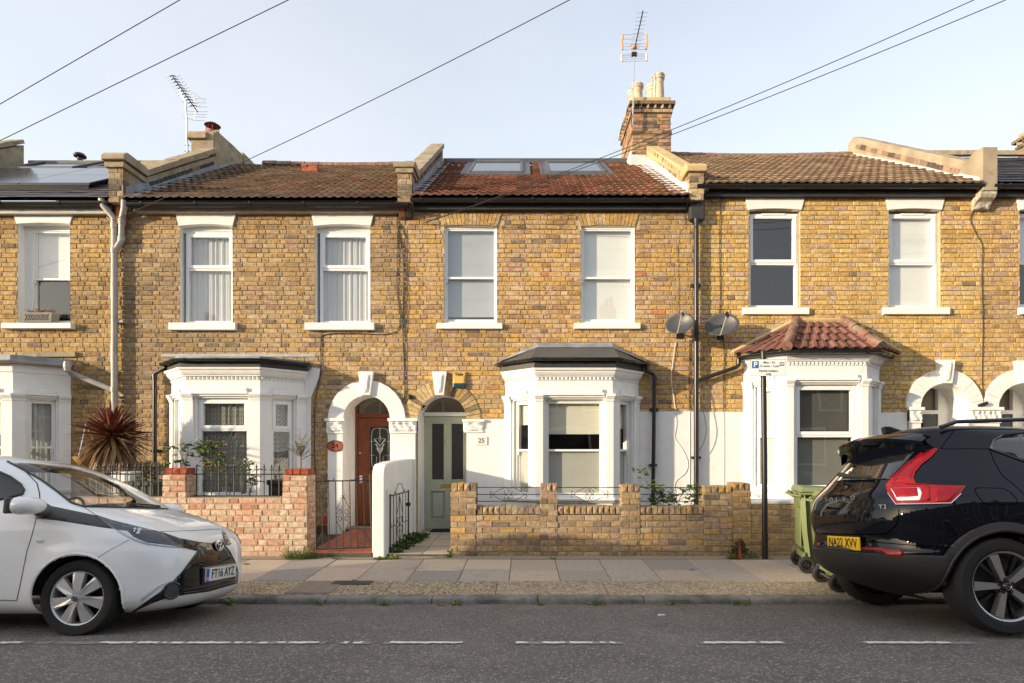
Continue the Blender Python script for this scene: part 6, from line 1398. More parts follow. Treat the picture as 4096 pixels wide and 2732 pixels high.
for yy in (1040, 1112): rod(a2, [B2(440, yy), B2(495, yy)], .014, 'steel', 'bracket')
def cable(name, label, P, Q, r, sag, mt='cable', n=24, grp='overhead cables'):
    P, Q = Vector(P), Vector(Q); pts = [P.lerp(Q, i / n) + Vector((0, 0, -sag * 4 * (i / n) * (1 - i / n))) for i in range(n + 1)]
    g = MB(); g.tube(pts, r, 5); return g.build(name, mt, smooth=True, top=(label, 'cable', grp))
def at(px, py, Y): return Vector((PX(px, Y), Y, PZ(py, Y)))
cable('overhead_cable', 'overhead cable crossing the sky from the corner of the frame top edge', at(-900, 938, 9), at(1500, -453, 7), .0055, .0)
cable('overhead_cable', 'overhead cable sloping over the solar roof and silver aerial', at(-900, 1002, 9), at(1800, -316, 7), .0055, .0)
cable('overhead_cable', 'overhead cable running down to the wall beside the grey pipe', at(407, 900, YF - .03), at(2900, -330, 6.5), .0055, .12)
cable('overhead_cable', 'upper of the twin cables passing before the brick chimney', at(1690, 893, YF - .04), at(4700, -370, 6.2), .0055, .16)
cable('overhead_cable', 'lower of the twin cables passing before the brick chimney', at(1705, 890, YF - .04), at(4700, -290, 6.2), .0055, .13)
def wall_cable(label, pts, r=.006, mt='cable', y=.014):
    P = [Vector((FX(a), YF - y, FZ(b))) for a, b in pts]; out = []
    for i in range(len(P) - 1):
        p0_, p1_, p2_, p3_ = P[max(0, i - 1)], P[i], P[i + 1], P[min(len(P) - 1, i + 2)]
        for k in range(5):
            t = k / 5; out.append(.5 * ((2 * p1_) + (p2_ - p0_) * t + (2 * p0_ - 5 * p1_ + 4 * p2_ - p3_) * t * t + (3 * p1_ - p0_ - 3 * p2_ + p3_) * t ** 3))
    out.append(P[-1]); g = MB(); g.tube(out, r, 5); g.build('wall_cable', mt, smooth=True, top=(label, 'cable', 'cables clipped to the fronts'))
wall_cable('thick black cable hanging down the joint between the two brown brick fronts', [(1592, 845), (1590, 900), (1600, 960), (1612, 1000), (1616, 1100), (1612, 1300), (1617, 1450), (1620, 1560), (1615, 1600)], .009)
wall_cable('black cable looping left of the joint above the wooden door', [(1600, 900), (1590, 940), (1592, 1010), (1588, 1150), (1602, 1290), (1560, 1335), (1420, 1335), (1300, 1340), (1285, 1380), (1283, 1500), (1262, 1600), (1258, 1760), (1262, 1900), (1258, 2000)], .007)
wall_cable('thin black cable waving beside the lead bay downpipe top', [(1605, 900), (1630, 985), (1628, 1100), (1630, 1240), (1622, 1330)], .006)
wall_cable('black cable dropping straight past the darker satellite dish', [(2890, 800), (2880, 830), (2878, 1000), (2880, 1200), (2877, 1290), (2895, 1370), (2894, 1500), (2894, 1660)], .006)
wall_cable('thin cable down the brick joint above the white porch arches', [(3945, 835), (3900, 840), (3880, 880), (3905, 940), (3928, 990), (3925, 1100), (3930, 1300), (3926, 1500), (3930, 1560), (3940, 1610)], .006)
wall_cable('black cable dropping straight behind the two satellite dishes', [(2758, 1360), (2757, 1450), (2757, 1640)], .006)
wall_cable('white cable meandering down the white wall below the dish', [(2701, 1370), (2690, 1450), (2684, 1520), (2700, 1640), (2704, 1700), (2699, 1752), (2730, 1800), (2750, 1850), (2740, 1890), (2702, 1925), (2698, 1960)], .006, 'cable_white', .02)
wall_cable('straight white cable on the white wall beside the downpipe', [(2757, 1646), (2758, 1800), (2757, 1950)], .006, 'cable_white', .02)
wall_cable('straight white cable on the white wall near the tiled bay', [(2894, 1650), (2895, 1800), (2894, 1960)], .005, 'cable_white', .02)
wall_cable('black cable bulging off the downpipe over the white wall', [(2788, 1570), (2808, 1660), (2816, 1720), (2806, 1770), (2787, 1805)], .006, 'cable', .12)
wall_cable('white cable running down beside the grey downpipe', [(447, 790), (430, 860), (450, 900), (460, 1000), (448, 1150), (455, 1300), (446, 1420), (458, 1500)], .006, 'cable_white', .03)
wall_cable('sagging black cable drooping under the yellow house gutter', [(2830, 770), (2843, 812), (2870, 812), (2888, 795)], .009, 'cable', .05)
wall_cable('brownish cable trailing over gutter beside the black downpipe', [(2712, 800), (2730, 860), (2735, 905), (2708, 945), (2706, 1100), (2708, 1262)], .0045, 'bark', .02)
# camera over the sage door and doorbell box on the brick
g = MB(); g.box(FX(1634), FX(1650), YF - .04, YF, FZ(1596), FZ(1580)); g.build('junction_box', 'black_plastic', bevel=.004, top=('small black junction box between the two porch arches', 'junction box'))
c = Vector((FX(1692) , YF + .1, FZ(1633))); g = MB(); g.tube([c + Vector((-.10, 0, -.02)), c + Vector((-.02, 0, -.01))], .012, 6); g.tube([c + Vector((-.05, 0, .06)), c + Vector((.07, -.08, 0))], .027, 10); g.build('security_camera', 'black_plastic', smooth=True, top=('small black security camera inside the brick porch arch', 'camera'))
c = Vector((FX(3916), YF - .09, FZ(1620))); g = MB(); g.tube([c + Vector((-.07, 0, -.02)), c + Vector((.07, 0, .03))], .03, 10); g.tube([c + Vector((.06, 0, 0)), c + Vector((.05, .08, -.02))], .012, 6); g.build('security_camera', 'black_plastic', smooth=True, top=('black security camera on the double white capital', 'camera'))
# window box of 23
wb = thing('window_box', 'grey lattice window box standing on the white upper sill', 'planter', (FX(165), YF - .02, FZ(1293)))
g = MB(); xa, xb = FX(100), FX(225); za, zb_ = FZ(1292), FZ(1254); g.prism([(xa + .02, za), (xb - .02, za), (xb, zb_), (xa, zb_)], 'y', YF - .09, YF + .08)
for k in range(9):
    t = xa + .07 + (xb - xa - .14) * k / 9; dx = (xb - xa - .14) / 9
    g.tube([(t, YF - .095, za + .03), (t + dx, YF - .095, zb_ - .03)], .005, 4); g.tube([(t + dx, YF - .095, za + .03), (t, YF - .095, zb_ - .03)], .005, 4)
g.build('trough', 'planter_grey', wb)
g = MB(); rq = random.Random(4)
for k in range(60): g.tube([(rq.uniform(xa + .04, xb - .04), YF + rq.uniform(-.05, .05), zb_ - .02), (rq.uniform(xa + .02, xb - .02), YF + rq.uniform(-.08, .06), zb_ + rq.uniform(.02, .09))], .004, 4)
g.build('dry_plants', 'leaf_dead', wb, kind='stuff')
# wheelie bins
def wheelie(label, x, y, rot, z=None, col='bin_green'):
    r = thing('wheeled_bin', label, 'wheelie bin', (x, y, pave_z(y) if z is None else z), 'green wheelie bins behind the black car'); r.rotation_euler = (0, 0, rot)
    def put(g, nm, mt, par, **k): 
        o0 = r.location.copy(); rot_ = r.rotation_euler.copy(); g.v = [(v[0] + wloc(par).x, v[1] + wloc(par).y, v[2] + wloc(par).z) for v in g.v]; return g.build(nm, mt, par, **k)
    g = MB(); n = 6     # local: wheels at -x
    secs = [(.10, .21, .19), (.5, .245, .225), (.97, .275, .255)]; vs = []
    for zz, hx, hy in secs:
        c_ = .05
        for sx, sy in ((-1, -1), (1, -1), (1, 1), (-1, 1)):
            a_, b_ = (hx - c_, hy), (hx, hy - c_); pts = [a_, b_] if sx * sy > 0 else [b_, a_]
            for q in pts: vs.append((sx * q[0] + (0 if zz > .2 else .02), sy * q[1], zz))
    m = 8; g.add(vs, [(k * m + i, k * m + (i + 1) % m, (k + 1) * m + (i + 1) % m, (k + 1) * m + i) for k in range(2) for i in range(m)] + [tuple(reversed(range(m)))])
    g.box(.10, .225, -.18, .18, .0, .12); b_ = put(g, 'body', col, r, smooth=True)
    g = MB(); g.box(-.292, .29, -.27, .27, .955, .985); put(g, 'rim', col, r, bevel=.01)
    g = MB(); g.add([(-.30, -.285, .99), (.30, -.285, .985), (.30, .285, .985), (-.30, .285, .99), (-.27, -.25, 1.06), (.26, -.25, 1.03), (.26, .25, 1.03), (-.27, .25, 1.06)], [(0, 3, 2, 1), (4, 5, 6, 7), (0, 1, 5, 4), (1, 2, 6, 5), (2, 3, 7, 6), (3, 0, 4, 7)]); put(g, 'lid', col, r, bevel=.02)
    g = MB(); g.tube([(-.27, -.26, .94), (-.36, -.24, .95), (-.36, .24, .95), (-.27, .26, .94)], .014, 8)
    for s in (-1, 1): g.tube([(-.27, s * .2, .90), (-.34, s * .2, .98)], .018, 6)
    put(g, 'handle', col, r, smooth=True)
    g = MB(); g.box(-.26, -.245, -.16, .16, .3, .78); g.box(-.235, -.2, -.2, .2, .16, .24); put(g, 'back_panel', col, r, bevel=.02)
    g = MB(); g.tube([(-.20, -.25, .1), (-.20, .25, .1)], .01, 8); put(g, 'axle', 'steel', r)
    for s in (-1, 1):
        g = MB(); g.lathe([(.062, -.03), (.088, -.03), (.1, -.018), (.1, .018), (.088, .03), (.062, .03)], (-.20, s * .235, .1), 'y', 20); wv = put(g, 'wheel', 'rubber', r, smooth=True)
        g = MB(); g.lathe([(.0, -.02), (.02, -.028), (.022, -.02), (.05, -.012), (.062, -.024), (.062, .024), (.05, .012), (.022, .02), (.02, .028), (0, .02)], (-.20, s * .235, .1), 'y', 16); put(g, 'hub', 'black_plastic', wv, smooth=True)
        for k in range(7): a_ = k * .898; g = MB(); g.tube([(-.20 + .02 * math.cos(a_), s * .258, .1 + .02 * math.sin(a_)), (-.20 + .06 * math.cos(a_), s * .258, .1 + .06 * math.sin(a_))], .005, 4); put(g, 'spoke', 'black_plastic', wv)
    return r
wheelie('green wheelie bin standing closest to the garden wall', 3.72, 7.42, R(-14))
wheelie('green wheelie bin mostly hidden by the black car rear', 3.60, 6.55, R(-6))
# garden odds: black caddy, white planter tub, red box, dark bin in the gardens of 24 and 23
g = MB(); xa, xb = PX(1085, 9.0), PX(1140, 9.0); g.prism([(xa + .02, .13), (xb - .01, .13), (xb, PZ(1938, 9.0)), (xa, PZ(1938, 9.0))], 'y', 8.9, 9.2); g.box(xa - .02, xb + .02, 8.87, 9.22, PZ(1938, 9.0), PZ(1918, 9.0)); g.build('caddy_bin', 'black_plastic', bevel=.01, top=('black lidded caddy behind the railing by the small olive', 'bin'))
g = MB(); xa, xb = PX(470, 9.1), PX(545, 9.1); g.prism([(xa + .03, .13), (xb - .03, .13), (xb, PZ(1886, 9.1)), (xa, PZ(1886, 9.1))], 'y', 8.95, 9.25); g.build('planter_tub', 'sill_white', bevel=.01, top=('white square planter tub behind the railing by the cordyline', 'planter'))
g = MB(); xa, xb = PX(500, 8.8), PX(640, 8.8); g.box(xa, xb, 8.65, 9.0, .13, PZ(1940, 8.8)); g.prism([(xa - .02, PZ(1940, 8.8)), (xb + .02, PZ(1940, 8.8)), (xb, PZ(1925, 8.8)), (xa, PZ(1925, 8.8))], 'y', 8.62, 9.03); mat('bin_darkgreen', (.03, .05, .032), .5); g.build('storage_box', 'bin_darkgreen', bevel=.01, top=('dark green storage box behind the railing and white car', 'box'))
g = MB(); g.box(FX(1292), FX(1314) - .02, YF - .02, YF, FZ(2092), FZ(2068)); g.build('meter_flap', 'plastic_red', bevel=.004, top=('small red flap low on the brick beside the white pilaster', 'box'))
g = MB(); xa, xb = FX(1265), FX(1312); g.box(xa, xb, YF - .02, YF, FZ(2140), FZ(2100))
for k in range(6): g.box(xa, xb, YF - .035, YF - .02, FZ(2138 - k * 6.5), FZ(2135 - k * 6.5))
g.build('air_vent', 'rust', top=('brown louvred air vent low beside the white pilaster', 'vent'))
# ================================================================ plants
def blade(g, p, d, L_, w_, droop, cols, rr, seg=5, fold=.25, tip=.05):
    p = Vector(p); d = Vector(d).normalized(); side = d.cross(Vector((0, 0, 1)))
    side = side.normalized() if side.length > .05 else Vector((1, 0, 0)); pts = []; q = p.copy(); dd = d.copy()
    for i in range(seg + 1):
        t = i / seg; w = w_ * (tip + (1 - tip) * math.sin(math.pi * min(1, .18 + .82 * t)) ** .8) if t < 1 else 0.0008
        up = side.cross(dd).normalized(); pts.append((q - side * w / 2 + up * w * fold, q, q + side * w / 2 + up * w * fold))
        dd = (dd + Vector((0, 0, -droop / seg))).normalized(); q = q + dd * (L_ / seg)
    vs = [v for r_ in pts for v in r_]; c = rr.choice(cols); k = rr.uniform(.7, 1.25); c = tuple(x * k for x in c)
    g.add(vs, [(i * 3 + j, i * 3 + j + 1, i * 3 + j + 4, i * 3 + j + 3) for i in range(seg) for j in (0, 1)], c)
def leaflet(g, p, d, L_, w_, col, rr):
    p = Vector(p); d = Vector(d).normalized(); s = d.cross(Vector((rr.uniform(-1, 1), rr.uniform(-1, 1), rr.uniform(.2, 1)))).normalized(); n = s.cross(d)
    a, b, c, e = p, p + d * L_ * .5 + s * w_ * .5 + n * w_ * .12, p + d * L_ + n * (-.1 * L_), p + d * L_ * .5 - s * w_ * .5 + n * w_ * .12; m = p + d * L_ * .5
    a2, b2 = p + d * L_ * .2, p + d * L_ * .78
    g.add([a, a2 + s * w_ * .34, b, b2 + s * w_ * .34, c, b2 - s * w_ * .34, e, a2 - s * w_ * .34, m], [(0, 1, 8), (1, 2, 8), (2, 3, 8), (3, 4, 8), (4, 5, 8), (5, 6, 8), (6, 7, 8), (7, 0, 8)], col)
rr = random.Random(77)
# red cordyline
cx, cy, cz_ = PX(447, 9.25), 9.25, PZ(1742, 9.25)
co = thing('cordyline', 'spiky red cordyline on a slim stem in front of the brick house', 'plant', (cx, cy, .13))
g = MB(); g.tube([(cx + .03, cy, .1), (cx - .01, cy, .7), (cx + .01, cy, 1.3), (cx, cy, cz_)], [.05, .045, .04, .045], 9); g.build('trunk', 'bark', co, smooth=True)
g = MB(); reds = [(.13, .02, .018), (.17, .03, .025), (.09, .018, .016), (.20, .05, .03)]; brn = [(.22, .11, .04), (.28, .16, .06), (.16, .07, .03), (.25, .17, .07), (.12, .035, .025)]
for k in range(120):
    a = rr.uniform(0, 6.283); el = math.asin(rr.uniform(-.05, 1)); d = Vector((math.cos(a) * math.cos(el), math.sin(a) * math.cos(el), math.sin(el))); blade(g, (cx + d.x * .03, cy + d.y * .03, cz_ + rr.uniform(-.05, .05)), d, rr.uniform(.42, .62), .056, .25, reds if el > .5 or rr.random() < .5 else brn, rr, 5)
for k in range(90):
    a = rr.uniform(0, 6.283); el = rr.uniform(-1.1, .1); d = Vector((math.cos(a) * math.cos(el), math.sin(a) * math.cos(el), math.sin(el))); blade(g, (cx, cy, cz_ - rr.uniform(.0, .12)), d, rr.uniform(.45, .68), .056, rr.uniform(.5, 1.0), brn, rr, 6)
for k in range(45):
    a = rr.uniform(0, 6.283); d = Vector((math.cos(a), math.sin(a), rr.uniform(-.9, -.2))); blade(g, (cx, cy, cz_ - rr.uniform(.05, .2)), d, rr.uniform(.4, .75), .045, rr.uniform(1.2, 2.4), [(.30, .20, .09), (.22, .13, .06), (.36, .27, .14)], rr, 6)
for k in range(14):
    a = rr.uniform(0, 6.283); d = Vector((math.cos(a) * .15, math.sin(a) * .15, 1)); blade(g, (cx, cy, cz_), d, rr.uniform(.3, .5), .05, .05, reds, rr, 4)
g.build('crown', 'leaf', co, kind='stuff')
# rose bushes and others: canes with compound leaves
def rose(name, label, canes, leafcols, n_leaf, seed, size=.05, group=None, stemr=.006, cat='plant', spread=.06):
    rr = random.Random(seed); b = canes[0][0]; root = thing(name, label, cat, tuple(b), group); st = MB(); lf = MB()
    for pts in canes:
        pts = [Vector(p) for p in pts]; st.tube(pts, [stemr * (1 - .6 * i / (len(pts) - 1)) for i in range(len(pts))], 6)
        tot = len(pts) - 1
        for k in range(n_leaf):
            t = rr.uniform(.35, 1.0) * tot; i = min(int(t), tot - 1); p = pts[i].lerp(pts[i + 1], t - i)
            a = rr.uniform(0, 6.28); d = Vector((math.cos(a), math.sin(a) * .8, rr.uniform(-.4, .6))).normalized(); L_ = rr.uniform(.4, 1) * spread * 2; e = p + d * L_; st.tube([p, e], .0018, 4)
            c0 = rr.choice(leafcols); c = tuple(x * rr.uniform(.7, 1.3) for x in c0)
            for q in (0, -1, 1):
                s = d.cross(Vector((0, 0, 1))).normalized() * q; leaflet(lf, e if q == 0 else p.lerp(e, .7), (d + s * .9 + Vector((0, 0, -.25))), size * rr.uniform(.7, 1.2), size * .62, c, rr)
    st.build('stems', 'stem', root, smooth=True); lf.build('foliage', 'leaf', root, kind='stuff'); return root
GR = [(.085, .15, .03), (.065, .12, .03), (.12, .18, .035), (.05, .10, .025)]; YL = [(.25, .24, .05), (.16, .18, .04), (.28, .17, .05)]
def PT(px, py, Y): return (PX(px, Y), Y, PZ(py, Y))
y_ = 8.85
rose('rose_bush', 'young rose bush behind the pier before the white bay pilaster', [[PT(735, 2080, y_), PT(738, 1900, y_), PT(742, 1840, y_), PT(755, 1790, y_), PT(765, 1765, y_)], [PT(738, 1900, y_), PT(735, 1850, y_), PT(715, 1800, y_), PT(690, 1780, y_)], [PT(738, 1880, y_), PT(752, 1810, y_), PT(790, 1775, y_)], [PT(736, 1900, y_), PT(720, 1850, y_), PT(700, 1845, y_)]], GR, 11, 1, .062, 'rose bushes in the front garden', cat='shrub')
rose('rose_bush', 'tall yellowing rose bush before the lace curtained window', [[PT(790, 2080, y_), PT(820, 1880, y_), PT(830, 1800, y_), PT(850, 1775, y_)], [PT(815, 1900, y_), PT(830, 1790, y_), PT(860, 1770, y_), PT(885, 1790, y_)], [PT(820, 1850, y_), PT(850, 1800, y_), PT(875, 1830, y_), PT(890, 1870, y_)], [PT(815, 1880, y_), PT(825, 1810, y_), PT(825, 1760, y_)], [PT(825, 1850, y_), PT(855, 1850, y_), PT(880, 1900, y_)]], GR + YL, 24, 2, .055, 'rose bushes in the front garden', cat='shrub')
rose('rose_bush', 'straggling rose bush with yellow leaves low behind the railing', [[PT(900, 2060, y_), PT(930, 1930, y_), PT(950, 1880, y_), PT(960, 1840, y_)], [PT(930, 1930, y_), PT(975, 1860, y_), PT(995, 1850, y_)], [PT(980, 2060, y_), PT(1000, 1980, y_), PT(1005, 1900, y_), PT(1020, 1870, y_)], [PT(1000, 1980, y_), PT(1010, 1930, y_), PT(1022, 1905, y_)]], GR + YL[:2], 13, 3, .055, 'rose bushes in the front garden', cat='shrub')
rose('rose_bush', 'green rose bush spilling over the wall beside the black downpipe', [[PT(2660, 2080, 9.0), PT(2650, 1990, 9.0), PT(2600, 1950, 9.0), PT(2570, 1900, 9.1), PT(2552, 1880, 9.1)], [PT(2660, 2080, 8.7), PT(2680, 1990, 8.6), PT(2640, 1960, 8.5), PT(2620, 1945, 8.5)], [PT(2700, 2080, 8.7), PT(2720, 1990, 8.6), PT(2750, 1950, 8.5), PT(2780, 1950, 8.5)], [PT(2690, 2080, 8.8), PT(2700, 2000, 8.6), PT(2670, 1990, 8.5)], [PT(2740, 2080, 8.7), PT(2770, 2000, 8.6), PT(2800, 1975, 8.5)], [PT(2650, 2060, 8.7), PT(2640, 2010, 8.5), PT(2620, 1990, 8.5)]], GR, 28, 4, .05, 'rose bushes in the front garden', cat='shrub')
rose('leafy_shrub', 'small brownish leafed shrub behind the railing by the downpipe', [[PT(590, 2040, 9.2), PT(600, 1930, 9.2), PT(610, 1880, 9.2), PT(620, 1850, 9.2)], [PT(590, 2040, 9.2), PT(570, 1920, 9.2), PT(565, 1890, 9.2)], [PT(600, 2040, 9.1), PT(620, 1940, 9.1), PT(635, 1900, 9.1)], [PT(585, 2040, 9.1), PT(590, 1960, 9.1), PT(580, 1930, 9.1)]], [(.13, .12, .035), (.18, .11, .04), (.09, .10, .03)], 28, 6, .055, cat='shrub')
# little olive standard
oc = (PX(1203, 8.55), 8.55); ol = thing('olive_tree', 'little bare topped olive tree behind the red capped pier', 'tree', (oc[0], oc[1], .9))
rr = random.Random(9); st = MB(); lf = MB(); base = Vector((oc[0] + .01, oc[1], .6)); top_ = Vector((oc[0], oc[1], PZ(1830, 8.55))); st.tube([base, top_], [.016, .012], 7)
for k in range(26):
    a = rr.uniform(0, 6.28); el = rr.uniform(.1, 1.4); d = Vector((math.cos(a) * math.cos(el), math.sin(a) * math.cos(el), math.sin(el))); L_ = rr.uniform(.16, .33); p = top_ + Vector((0, 0, rr.uniform(-.04, .05))); m = p + d * L_ * .5 + Vector((0, 0, .03)); e = m + (d + Vector((rr.uniform(-.4, .4), rr.uniform(-.4, .4), .3))) * L_ * .5; st.tube([p, m, e], [.006, .004, .0015], 5)
    for q in range(13):
        t = rr.uniform(.3, 1); pp = p.lerp(m, t * 2) if t < .5 else m.lerp(e, t * 2 - 1); leaflet(lf, pp, (rr.uniform(-1, 1), rr.uniform(-1, 1), rr.uniform(-.2, 1)), rr.uniform(.025, .045), .009, rr.choice([(.17, .18, .10), (.23, .22, .13), (.12, .14, .07)]), rr)
st.build('trunk', 'bark', ol, smooth=True); lf.build('crown', 'leaf', ol, kind='stuff')
# hanging basket on the wall of 23
hb = Vector((PX(345, 9.9), 9.9, PZ(1830, 9.9))); hk = thing('hanging_basket', 'coir hanging basket on chains beside the white bay', 'hanging basket', tuple(hb - Vector((0, 0, .14))))
g = MB(); n = 20; vs = []
for i in range(7):
    t = i / 6; r_ = .19 * math.sin(math.pi / 2 * (.12 + .88 * t))
    for k in range(n): a = 2 * math.pi * k / n; q = r_ * (1 + .05 * math.sin(a * 8)); vs.append((hb.x + q * math.cos(a), hb.y + q * math.sin(a), hb.z - .15 + .17 * t))
g.add(vs, [(i * n + k, i * n + (k + 1) % n, (i + 1) * n + (k + 1) % n, (i + 1) * n + k) for i in range(6) for k in range(n)]); g.build('basket', 'coir', hk, smooth=True)
tp = Vector((PX(342, 9.9), 9.9, PZ(1698, 9.9)))
for k in range(3):
    a = k * 2.094 + .6; e = hb + Vector((.19 * math.cos(a), .19 * math.sin(a), .02)); g = MB()
    for q in range(24):
        p = tp.lerp(e, (q + .5) / 24); d = (e - tp).normalized() * .012; g.tube([p - d, p + d], .004 if q % 2 else .006, 4)
    g.build('chain', 'chrome', hk)
g = MB(); g.tube([tp, tp + Vector((0, 0, .03)), tp + Vector((0, YF - 9.9, .06))], .006, 6); g.build('hook', 'black_iron', hk)
g = MB(); rr = random.Random(2)
for k in range(140): a = rr.uniform(0, 6.28); q = rr.uniform(0, .16); blade(g, (hb.x + q * math.cos(a), hb.y + q * math.sin(a), hb.z), (rr.uniform(-.5, .5), rr.uniform(-.5, .5), 1), rr.uniform(.05, .11), .008, .5, [(.12, .16, .04), (.2, .17, .06)], rr, 3)
g.build('trailing_plants', 'leaf', hk, kind='stuff')
# weeds and grass tufts on the pavement
def tuft(label, x, y, r_, n, h, seed, cols=None, name='grass_tuft', w_=.007, zf=None, broad=0):
    rr = random.Random(seed); z = (pave_z(y) if y > YK else road_z(y)) if zf is None else zf; g = MB(); cols = cols or [(.13, .21, .035), (.17, .25, .05), (.10, .16, .03), (.22, .24, .07)]
    for k in range(n):
        a = rr.uniform(0, 6.28); q = r_ * math.sqrt(rr.random()); blade(g, (x + q * math.cos(a), y + .5 * q * math.sin(a), z - .005), (rr.uniform(-.8, .8), rr.uniform(-.7, .5), 1), h * rr.uniform(.4, 1.1), w_ * rr.uniform(.7, 1.3), rr.uniform(.4, 1.3), cols, rr, 4)
    for k in range(broad):
        a = rr.uniform(0, 6.28); q = r_ * math.sqrt(rr.random()); leaflet(g, (x + q * math.cos(a), y + .5 * q * math.sin(a), z + rr.uniform(0, h * .6)), (rr.uniform(-1, 1), rr.uniform(-1, .6), rr.uniform(.1, .8)), .03 + h * .15, .02 + h * .06, tuple(c * rr.uniform(.7, 1.3) for c in rr.choice(cols)), rr)
    return g.build(name, 'leaf', top=(label, 'weeds', 'weeds in the paving joints'))
tuft('thick grass tuft at the foot of the pink brick wall corner', PX(1195, 8.1), 8.1, .20, 300, .20, 1)
tuft('thin grass at the foot of the pier beside the iron gate', PX(1265, 8.15), 8.15, .10, 70, .10, 2)
tuft('small weed before the red tiled step', PX(1348, 8.08), 8.08, .06, 50, .06, 3)
tuft('weeds at the foot of the white dividing wall', PX(1520, 8.05), 8.05, .08, 70, .06, 4, broad=20)
tuft('weeds just right of the white dividing wall foot', PX(1570, 8.08), 8.08, .10, 80, .08, 5, broad=40)
WE = [(.055, .10, .02), (.08, .14, .03), (.04, .08, .018)]
for k, (yy, hh) in enumerate(((8.4, .10), (8.65, .13), (8.9, .17), (9.15, .20), (9.4, .22), (9.7, .16))):
    tuft('leafy weed %s along the white dividing wall' % ('nearest the gate hinge', 'second from the gate hinge', 'third from the gate hinge', 'fourth from the gate hinge', 'fifth from the gate hinge', 'nearest the sage green door')[k], -1.83 + .03 * k, yy, .13, 60, hh, 20 + k, WE, 'leafy_weed', .007, .12, 110)
tuft('sprouting weed in the kerb gutter below the white wall', PX(1530, 6.05), 6.05, .09, 26, .05, 8, broad=26, zf=.0)
tuft('tiny weed at kerb below the brown gate pier', PX(1268, 6.05), 6.05, .05, 16, .06, 9, broad=14, zf=.0)
tuft('weed at kerb in front of house 25 door', PX(1830, 6.05), 6.05, .05, 16, .07, 10, broad=18, zf=.0)
tuft('weed at kerb by the front of the white car', PX(925, 6.05), 6.05, .05, 16, .10, 11, broad=18, zf=.0)
tuft('weed at kerb below the centre bay', PX(2160, 6.05), 6.05, .04, 14, .05, 12, broad=12, zf=.0)
tuft('weed at kerb below the bay downpipe', PX(2378, 6.05), 6.05, .07, 26, .06, 13, broad=24, zf=.0)
tuft('weed at kerb below the parking sign', PX(2965, 6.05), 6.05, .10, 26, .05, 14, broad=34, zf=.0)
tuft('weed at kerb midway between sign and bay downpipe', PX(2690, 6.05), 6.05, .05, 20, .04, 15, broad=12, zf=.0)
tuft('grass sprout at the slab joint before the centre bay wall', PX(2211, 8.1), 8.1, .04, 30, .06, 16)
tuft('grass at the foot of the brick pier by the flower pot', PX(2930, 8.1), 8.1, .09, 110, .10, 17)
tuft('sparse grass between the pot and the sign pole', PX(3015, 8.15), 8.15, .10, 40, .14, 18)
tuft('weed where slab joint meets the small iron cover', PX(1418, 6.88), 6.88, .03, 20, .03, 19)
tuft('small weed at the brick wall end beside the path', PX(1800, 8.2), 8.2, .03, 16, .14, 30, broad=16)
tuft('flat weeds across the joint of the path to 25', PX(1750, 8.2), 8.2, .10, 40, .03, 31)
rr = random.Random(40); iv = thing('wall_plant', 'dark trailing plant in a narrow clay pot at the brick pier foot', 'plant', (PX(2955, 8.15), 8.15, pave_z(8.15)))
g = MB(); g.lathe([(.045, 0), (.035, .06), (.028, .22), (.04, .26), (.03, .26)], (PX(2958, 8.12), 8.12, pave_z(8.12)), 'z', 12); g.build('pot', 'terracotta', iv, smooth=True)
g = MB()
for k in range(420):
    s = rr.choice([-1, 1]); t = rr.random(); px_, py_ = 2958 + s * (8 + 40 * t * rr.random()), 2165 + 55 * t + rr.uniform(-8, 8); leaflet(g, PT(px_, py_, 8.12 + rr.uniform(-.06, .06)), (rr.uniform(-1, 1), rr.uniform(-1, .3), rr.uniform(-.7, .5)), .032, .022, rr.choice([(.06, .08, .03), (.09, .10, .035), (.05, .06, .025), (.14, .06, .04)]), rr)
g.build('foliage', 'leaf', iv, kind='stuff')
# ================================================================ cars
mat('paint_white', (.86, .86, .85), .35, .01, 2, coat=1.0, spec=.3); mat('paint_black', (.002, .003, .006), .6, 0, coat=1.0, spec=.0)
mat('clad', (.015, .015, .016), .6, .12, 60, .08, 300); mat('gloss_black', (.008, .008, .009), .12, 0, coat=.6); mat('dark_trim', (.055, .052, .05), .5, .1, 20)
mat('lamp_dark', (.05, .055, .065), .1, .25, 8, coat=1); mat('lamp_white', (.60, .62, .64), .15, .1, 30, coat=1); mat('lamp_red', (.23, .005, .008), .25, .25, 14, coat=.5, spec=.2); mat('lamp_red_dark', (.17, .004, .008), .25, .2, 20, coat=.5, spec=.2)
mat('plate_yellow', (.80, .50, .015), .4, .02, 4); mat('plate_white', (.74, .74, .72), .4, .02, 4); mat('plate_blue', (.01, .09, .45), .4); mat('tyre', (.011, .011, .011), .8, .2, 40, .1, 200); mat('hub_silver', (.58, .58, .57), .38, .05, 10, metal=.55); mat('alloy_grey', (.46, .45, .44), .32, .1, 10, metal=.8)
mat('gap_black', (.0006, .0006, .0006), 1, 0, spec=0); mat('seat', (.085, .08, .075), .9, .2, 30); mat('tail_glass', (.010, .011, .013), .06, 0, coat=1.0, spec=.8)
def crom(a, b, c, d, t): return .5 * ((2 * b) + (c - a) * t + (2 * a - 5 * b + 4 * c - d) * t * t + (3 * b - a - 3 * c + d) * t ** 3)
